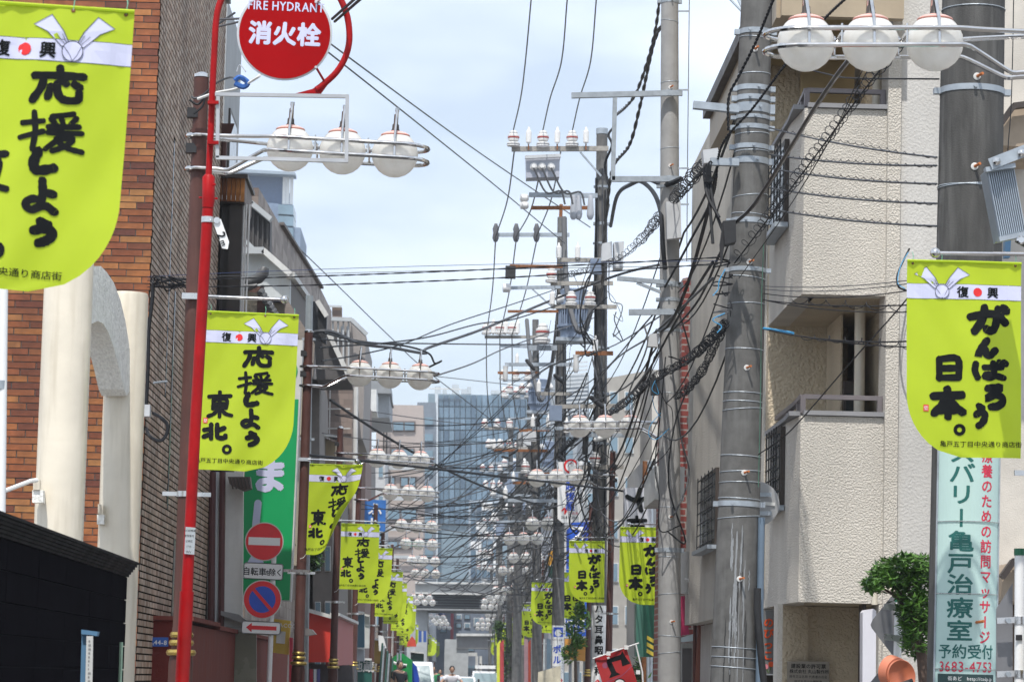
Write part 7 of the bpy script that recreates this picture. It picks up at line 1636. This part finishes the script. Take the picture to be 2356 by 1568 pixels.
# near horizontal crossings in the distance
for i in range(34):
    y = rs.uniform(905, 1330); x0 = rs.uniform(705, 850)+(y-905)*.35; x1 = rs.uniform(1180, 1420); Y = rs.uniform(62, 130); dy = rs.uniform(-85, 55)
    pts = sagged(P(x0, y, Y), P(x1, y+dy, Y+rs.uniform(-8, 8)), rs.uniform(.02, .35), 10)
    tag(MB().tube(pts, rs.choice((.012,.015,.018,.022))*Y/90, 4).build('cable', rs.choice((blkc, blkc, gryc)), None, True), 'dark service cable crossing the street between the lamps', 'cable', 'cables crossing the street')
tag(MB().tube(sagged(P(760,920,60), P(1290,1170,84), .35), .028, 6).build('cable', blkc, None, True), 'prominent black cable sloping down to the right below the second lamp', 'cable')
tag(MB().tube(sagged(P(700,1045,46), P(1600,1150,66), -.02), .022, 6).build('cable', blkc, None, True), 'level black cable crossing above the face mark sign', 'cable')
for i in range(75):   # far tangle
    Y = rs.uniform(110, 260); k = 7000/Y; x0 = rs.uniform(1010, 1180); y0 = rs.uniform(1150, 1380); L_ = rs.uniform(60, 200); a = rs.uniform(-1.1, -.1)
    pts = sagged(P(x0, y0, Y), P(x0+L_, y0+a*L_, Y-rs.uniform(0, 25)), rs.uniform(0, .8), 8)
    tag(MB().tube(pts, rs.uniform(.016, .03), 4).build('cable', rs.choice((blkc, blkc, gryc)), None, True), 'cable in the distant tangle above the bridge', 'cable', 'cables in the far tangle')
for i in range(60):   # messy drops and loops around the right poles
    j = rs.choice((1, 2, 2, 2, 3, 3, 3, 4, 4, 5, 5)); Y = Z0[j]-.4; k = 7000/Y; x = H0[Z0[j]]
    y0 = rs.uniform(*(((640, 900), (640, 900), (520, 1120), (580, 1160), (780, 1220), (900, 1250))[j])); x += rs.uniform(-.35, .35)*k
    pts = [(x, y0, Y)]; n = rs.randint(3, 5)
    for q in range(n): pts.append((pts[-1][0]+rs.uniform(-.3, .3)*k, pts[-1][1]+rs.uniform(.05, .9)*k*(1 if q < n-1 else -.4), Y+rs.uniform(-.15, .15)))
    c(pts, rs.choice((.006, .009, .012, .018)), 'black lead looping down beside a concrete pole', rs.choice((blkc, blkc, blkc, gryc)), group='loose leads on the right poles', k=6, n=5)
for i in range(14):   # bulky splice closures and boxes in the tangle
    j = rs.choice((2, 3, 3, 4, 4, 5, 6, 7)); Y = Z0[j]-.6; x = H0[Z0[j]]+rs.uniform(-.9, .5)*7000/Y; y = rs.uniform(1000, 1260) if j > 3 else rs.uniform(820, 1060)
    p = P(x, y, Y); d = V((rs.uniform(-1, 1), rs.uniform(-.3, .3), rs.uniform(-.5, .5))).normalized()
    tag(MB().lathe(p, [(.015,-.2),(.05,-.17),(.055,0),(.05,.17),(.015,.2)], 10, axis=d).build('splice_closure', rs.choice((blk, blk, box_grey, whited)), None, True), 'sausage shaped splice closure hanging in the cable tangle', 'splice closure', 'splice closures in the tangle')
# twisted leads from the banded pole and out of the frame top
twisted([(1795,-40,27.5),(1741,92,28.2),(1700,175,28.5),(1677,224,28.6),(1676,300,28.6)], .0085, 'upper twisted black service cable in front of the banded pole top', pitch=.10)
twisted([(2010,-60,24),(1900,40,25.5),(1812,142,27),(1735,245,28),(1660,336,28.5),(1640,450,30),(1589,552,34),(1530,660,40)], .0085, 'lower twisted black service cable passing in front of the banded pole', pitch=.10)
twisted([(1519,-20,58),(1509,63,59),(1490,140,60),(1464,213,61),(1440,245,62),(1414,267,64)], .020, 'left thick twisted cable dropping from the top beside the tall pale pole', m=mat('cable_brownblack', (.05,.045,.04), .6), pitch=.6)
twisted([(1538,-20,58),(1530,40,59),(1504,100,60),(1471,250,62),(1448,333,63),(1411,383,65),(1398,466,66),(1390,560,66.5),(1384,700,66.8)], .022, 'right thick twisted cable dropping from the top beside the tall pale pole', m=MATS['cable_brownblack'], pitch=.6)
c([(1568,412,41.6),(1530,425,42),(1490,412,44),(1450,425,52),(1420,450,60),(1405,520,66)], .04, 'black cable arching from the pale pole arm to the switchgear pole')
c([(1450,413,50),(1480,420,47),(1505,445,44),(1520,490,42),(1524,560,41.7),(1530,620,41.7)], .035, 'black cable bending down beside the pale pole')
c([(1414,290,66),(1400,310,66),(1408,335,66),(1392,380,66.5),(1402,430,66.5)], .03, 'black lead tangled below the drop arm')
c([(1298,500,80.5),(1300,600,80),(1308,690,79),(1330,760,78.5),(1352,740,78.5),(1372,640,78),(1378,560,74),(1396,470,68)], .075, 'fat grey cable hanging in a loop over the largest transformer', gryc)
c([(1212,735,101),(1220,820,100),(1236,900,99),(1246,920,99),(1262,880,99),(1275,800,92),(1284,720,86)], .07, 'fat grey cable looping over the second transformer', gryc)
# coils
coil([(2075,100,21.5),(1990,205,22.8),(1905,320,24.4),(1830,420,26),(1747,530,28),(1690,605,28.7)], .004, .048, 'black spring coil cable running down across the stucco wall to the banded pole', .19)
coil([(1667,752,28.8),(1610,810,34),(1560,845,38),(1504,873,41.5)], .0045, .045, 'dense dark coiled cable between the banded pole and the pale pole', .17, jit=.5)
coil([(1668,745,28.8),(1620,850,34),(1585,895,38),(1555,918,41)], .004, .042, 'second coiled cable sagging lower between the two near poles', .17, jit=.5)
coil([(1625,380,29),(1580,430,36),(1520,500,48),(1470,560,60),(1400,610,66),(1290,640,80)], .006, .07, 'loose spiral wire bundle running from the pole arm down to the transformer pole', .55, jit=.5)
coil([(1504,873,41.5),(1430,935,52),(1330,1000,68),(1290,1040,80)], .006, .055, 'thick coil wrapped cable beyond the pale pole', .3, jit=.5)
c([(2050,55,20.8),(1960,130,22),(1880,240,24),(1800,370,26.5),(1735,470,28),(1692,512,28.5)], .020, 'thick smooth black cable slanting from the upper right globes to the black closure', mat('cable_dark_smooth', (.045,.042,.042), .35))
for i, (x, y) in enumerate(((1985,160),(2000,155))): c([(x,y,22),(1905,330,24.2),(1800,500,27.5),(1700,640,28.7)], .004, f'{["left","right"][i]} hair thin wire beside the black spring coil', blkc)
for i in range(7):
    q = [(1655+rs.uniform(-15,35), 590+i*22+rs.uniform(-10,10), 28.6+rs.uniform(-.1,.1)) for _ in range(5)]
    c(q, .007, 'loop of loose wire beside the banded pole', rs.choice((blkc, blkc, gryc)), group='wire loops at the banded pole')
for i, q in enumerate((((1668,620,28.5),(1655,645,28.5),(1652,665,28.5),(1640,680,28.5)), ((1510,870,41.2),(1500,895,41.2),(1515,905,41.2),(1508,880,41.2)), ((1520,950,41.2),(1498,975,41.2),(1493,1000,41.2),(1510,1010,41.2),(1540,985,41.2)), ((1500,900,41.3),(1505,935,41.3),(1520,960,41.3)), ((1668,720,28.5),(1640,735,28.5),(1660,750,28.5),(1650,765,28.5)))):
    c(q, .0055, ['blue cord loop high beside the banded pole','small blue loop at the pale pole','large blue loop right of the middle lamp','blue lead hanging from the black closure on the pale pole','lower blue cord loop beside the banded pole'][i], bluc)
panel = panelP('black_closure', [(1498,872),(1518,868),(1518,905),(1500,906)], 41.2, .25, blk); tag(panel, 'black splice box strapped to the pale pole', 'box')
for i, (x, y, x2, y2) in enumerate(((1625,380,1640,560),(1620,400,1655,500),(1632,380,1668,545))): c([(x,y,28.8),(x+8,(y+y2)/2,28.7),(x2,y2,28.6)], .016, f'black lead dropping from the side arm of the banded pole, {["left","middle","right"][i]}', blkc)
for i in range(9):
    q = [(1628+rs.uniform(-10,14), 372+rs.uniform(0,50), 28.7) for _ in range(5)]; c(q, .006, 'thin wire loop under the side arm of the banded pole', blkc, group='wire loops under the side arm')
# stays between banded pole and dark pole
ST = [(294,362,1,'top'),(355,381,1,'second'),(387,423,1,'third'),(432,468,1,'fourth'),(480,520,1,'fifth')]
for yl, yr, tw, nm in ST:
    tag(MB().tube(sagged(P(1770,yl,28.9), P(2155,yr,22.4), .03), .0085, 6).build('cable', mat('cable_slate', (.05,.055,.065), .4), None, True), f'{nm} straight dark cable from the banded pole across the stucco to the dark pole', 'cable')
    coil([P(1800,yl+5,28.3), P(2155,yr+2,22.4)], .003, .0105, f'thin wire wound round the {nm} straight cable across the stucco', .30, messenger=False, name='lashing_wire')
G2 = [(658,643,.004,gryc),(665,650,.004,gryc),(675,666,.005,blkc),(690,701,.006,blkc),(690,717,.005,blkc),(756,784,.007,blkc),(757,799,.006,blkc)]
for i, (yl, yr, r, m) in enumerate(G2): tag(MB().tube(sagged(P(1757,yl,28.9), P(2105,yr,22.3), .03+.01*(i % 3)), r, 5).build('cable', m, None, True), f'{["first","second","third","fourth","fifth","sixth","seventh"][i]} thin wire from the top across the lower stucco balcony', 'cable')
c([(1757,755,28.8),(1790,760,28.3),(1825,766,27.8)], .012, 'bright blue sleeve on the wire at the banded pole', bluc)
coil([P(1830,690,27.5), P(2105,712,22.3)], .004, .03, 'wavy loose wire along the lower cable bundle across the balcony', .9, messenger=False, name='lashing_wire')
coil([P(1850,775,27.5), P(2105,795,22.3)], .004, .03, 'wavy loose wire around the bottom pair across the balcony', .8, messenger=False, name='lashing_wire')
c([(1745,1045,28.6),(1820,989,27.5),(1960,830,25),(2090,683,22.5),(2140,600,22)], .006, 'thin beaded wire slanting over the stucco balcony', blkc)
c([(1810,147,26.8),(1900,170,25.5),(1960,180,24),(2160,182,22.4)], .007, 'thin black wire from the twisted cable to the dark pole top', blkc)
c([(2092,572,29.8),(2078,600,29.7),(2064,635,29.6),(2068,660,29.5),(2085,668,29.4)], .010, 'black cable bending out of the stucco wall behind the right banner', blkc); c([(2090,580,29.7),(2072,612,29.6),(2066,650,29.5),(2082,664,29.4)], .005, 'thin blue wire beside the bending black cable', bluc)
c([(2332,0,22),(2330,120,22),(2326,250,22),(2320,330,22),(2318,372,22)], .004, 'thin hanging wire right of the dark pole', blkc)
c([(1700,0,31),(1722,45,30),(1742,88,29.2)], .020, 'steel stay rod at the top left of the banded pole', galv); c([(1672,-10,33),(1710,30,31),(1730,60,29.5)], .014, 'second thinner stay rod at the banded pole top', galv)
c([(1757,560,28.7),(1752,700,28.7),(1750,900,28.7),(1745,1120,28.7)], .004, 'thin green wire down the right edge of the banded pole', mat('wire_green', (.05,.15,.10), .6))

# ================================================================== air
hz_m = bpy.data.materials.new('haze_air'); hz_m.use_nodes = True; hz_m.node_tree.nodes.clear()
vo = hz_m.node_tree.nodes.new('ShaderNodeVolumePrincipled'); mo = hz_m.node_tree.nodes.new('ShaderNodeOutputMaterial')
vo.inputs['Color'].default_value = (.90, .95, 1, 1); vo.inputs['Density'].default_value = .00045; vo.inputs['Anisotropy'].default_value = .3
hz_m.node_tree.links.new(vo.outputs[0], mo.inputs['Volume'])
tag(boxo('haze', -130, 130, -70, 540, -1.3, 62, hz_m), kind='stuff')
bpy.data.objects.remove(_fo); bpy.data.curves.remove(_fc)
for o in list(bpy.data.objects):
    if o.parent is None and o.type == 'MESH' and 'kind' not in o and 'label' not in o: print('UNTAGGED', o.name)
print('OBJECTS', len(bpy.data.objects), 'TRIS', sum(len(o.data.loop_triangles) or sum(len(p.vertices)-2 for p in o.data.polygons) for o in bpy.data.objects if o.type == 'MESH'))
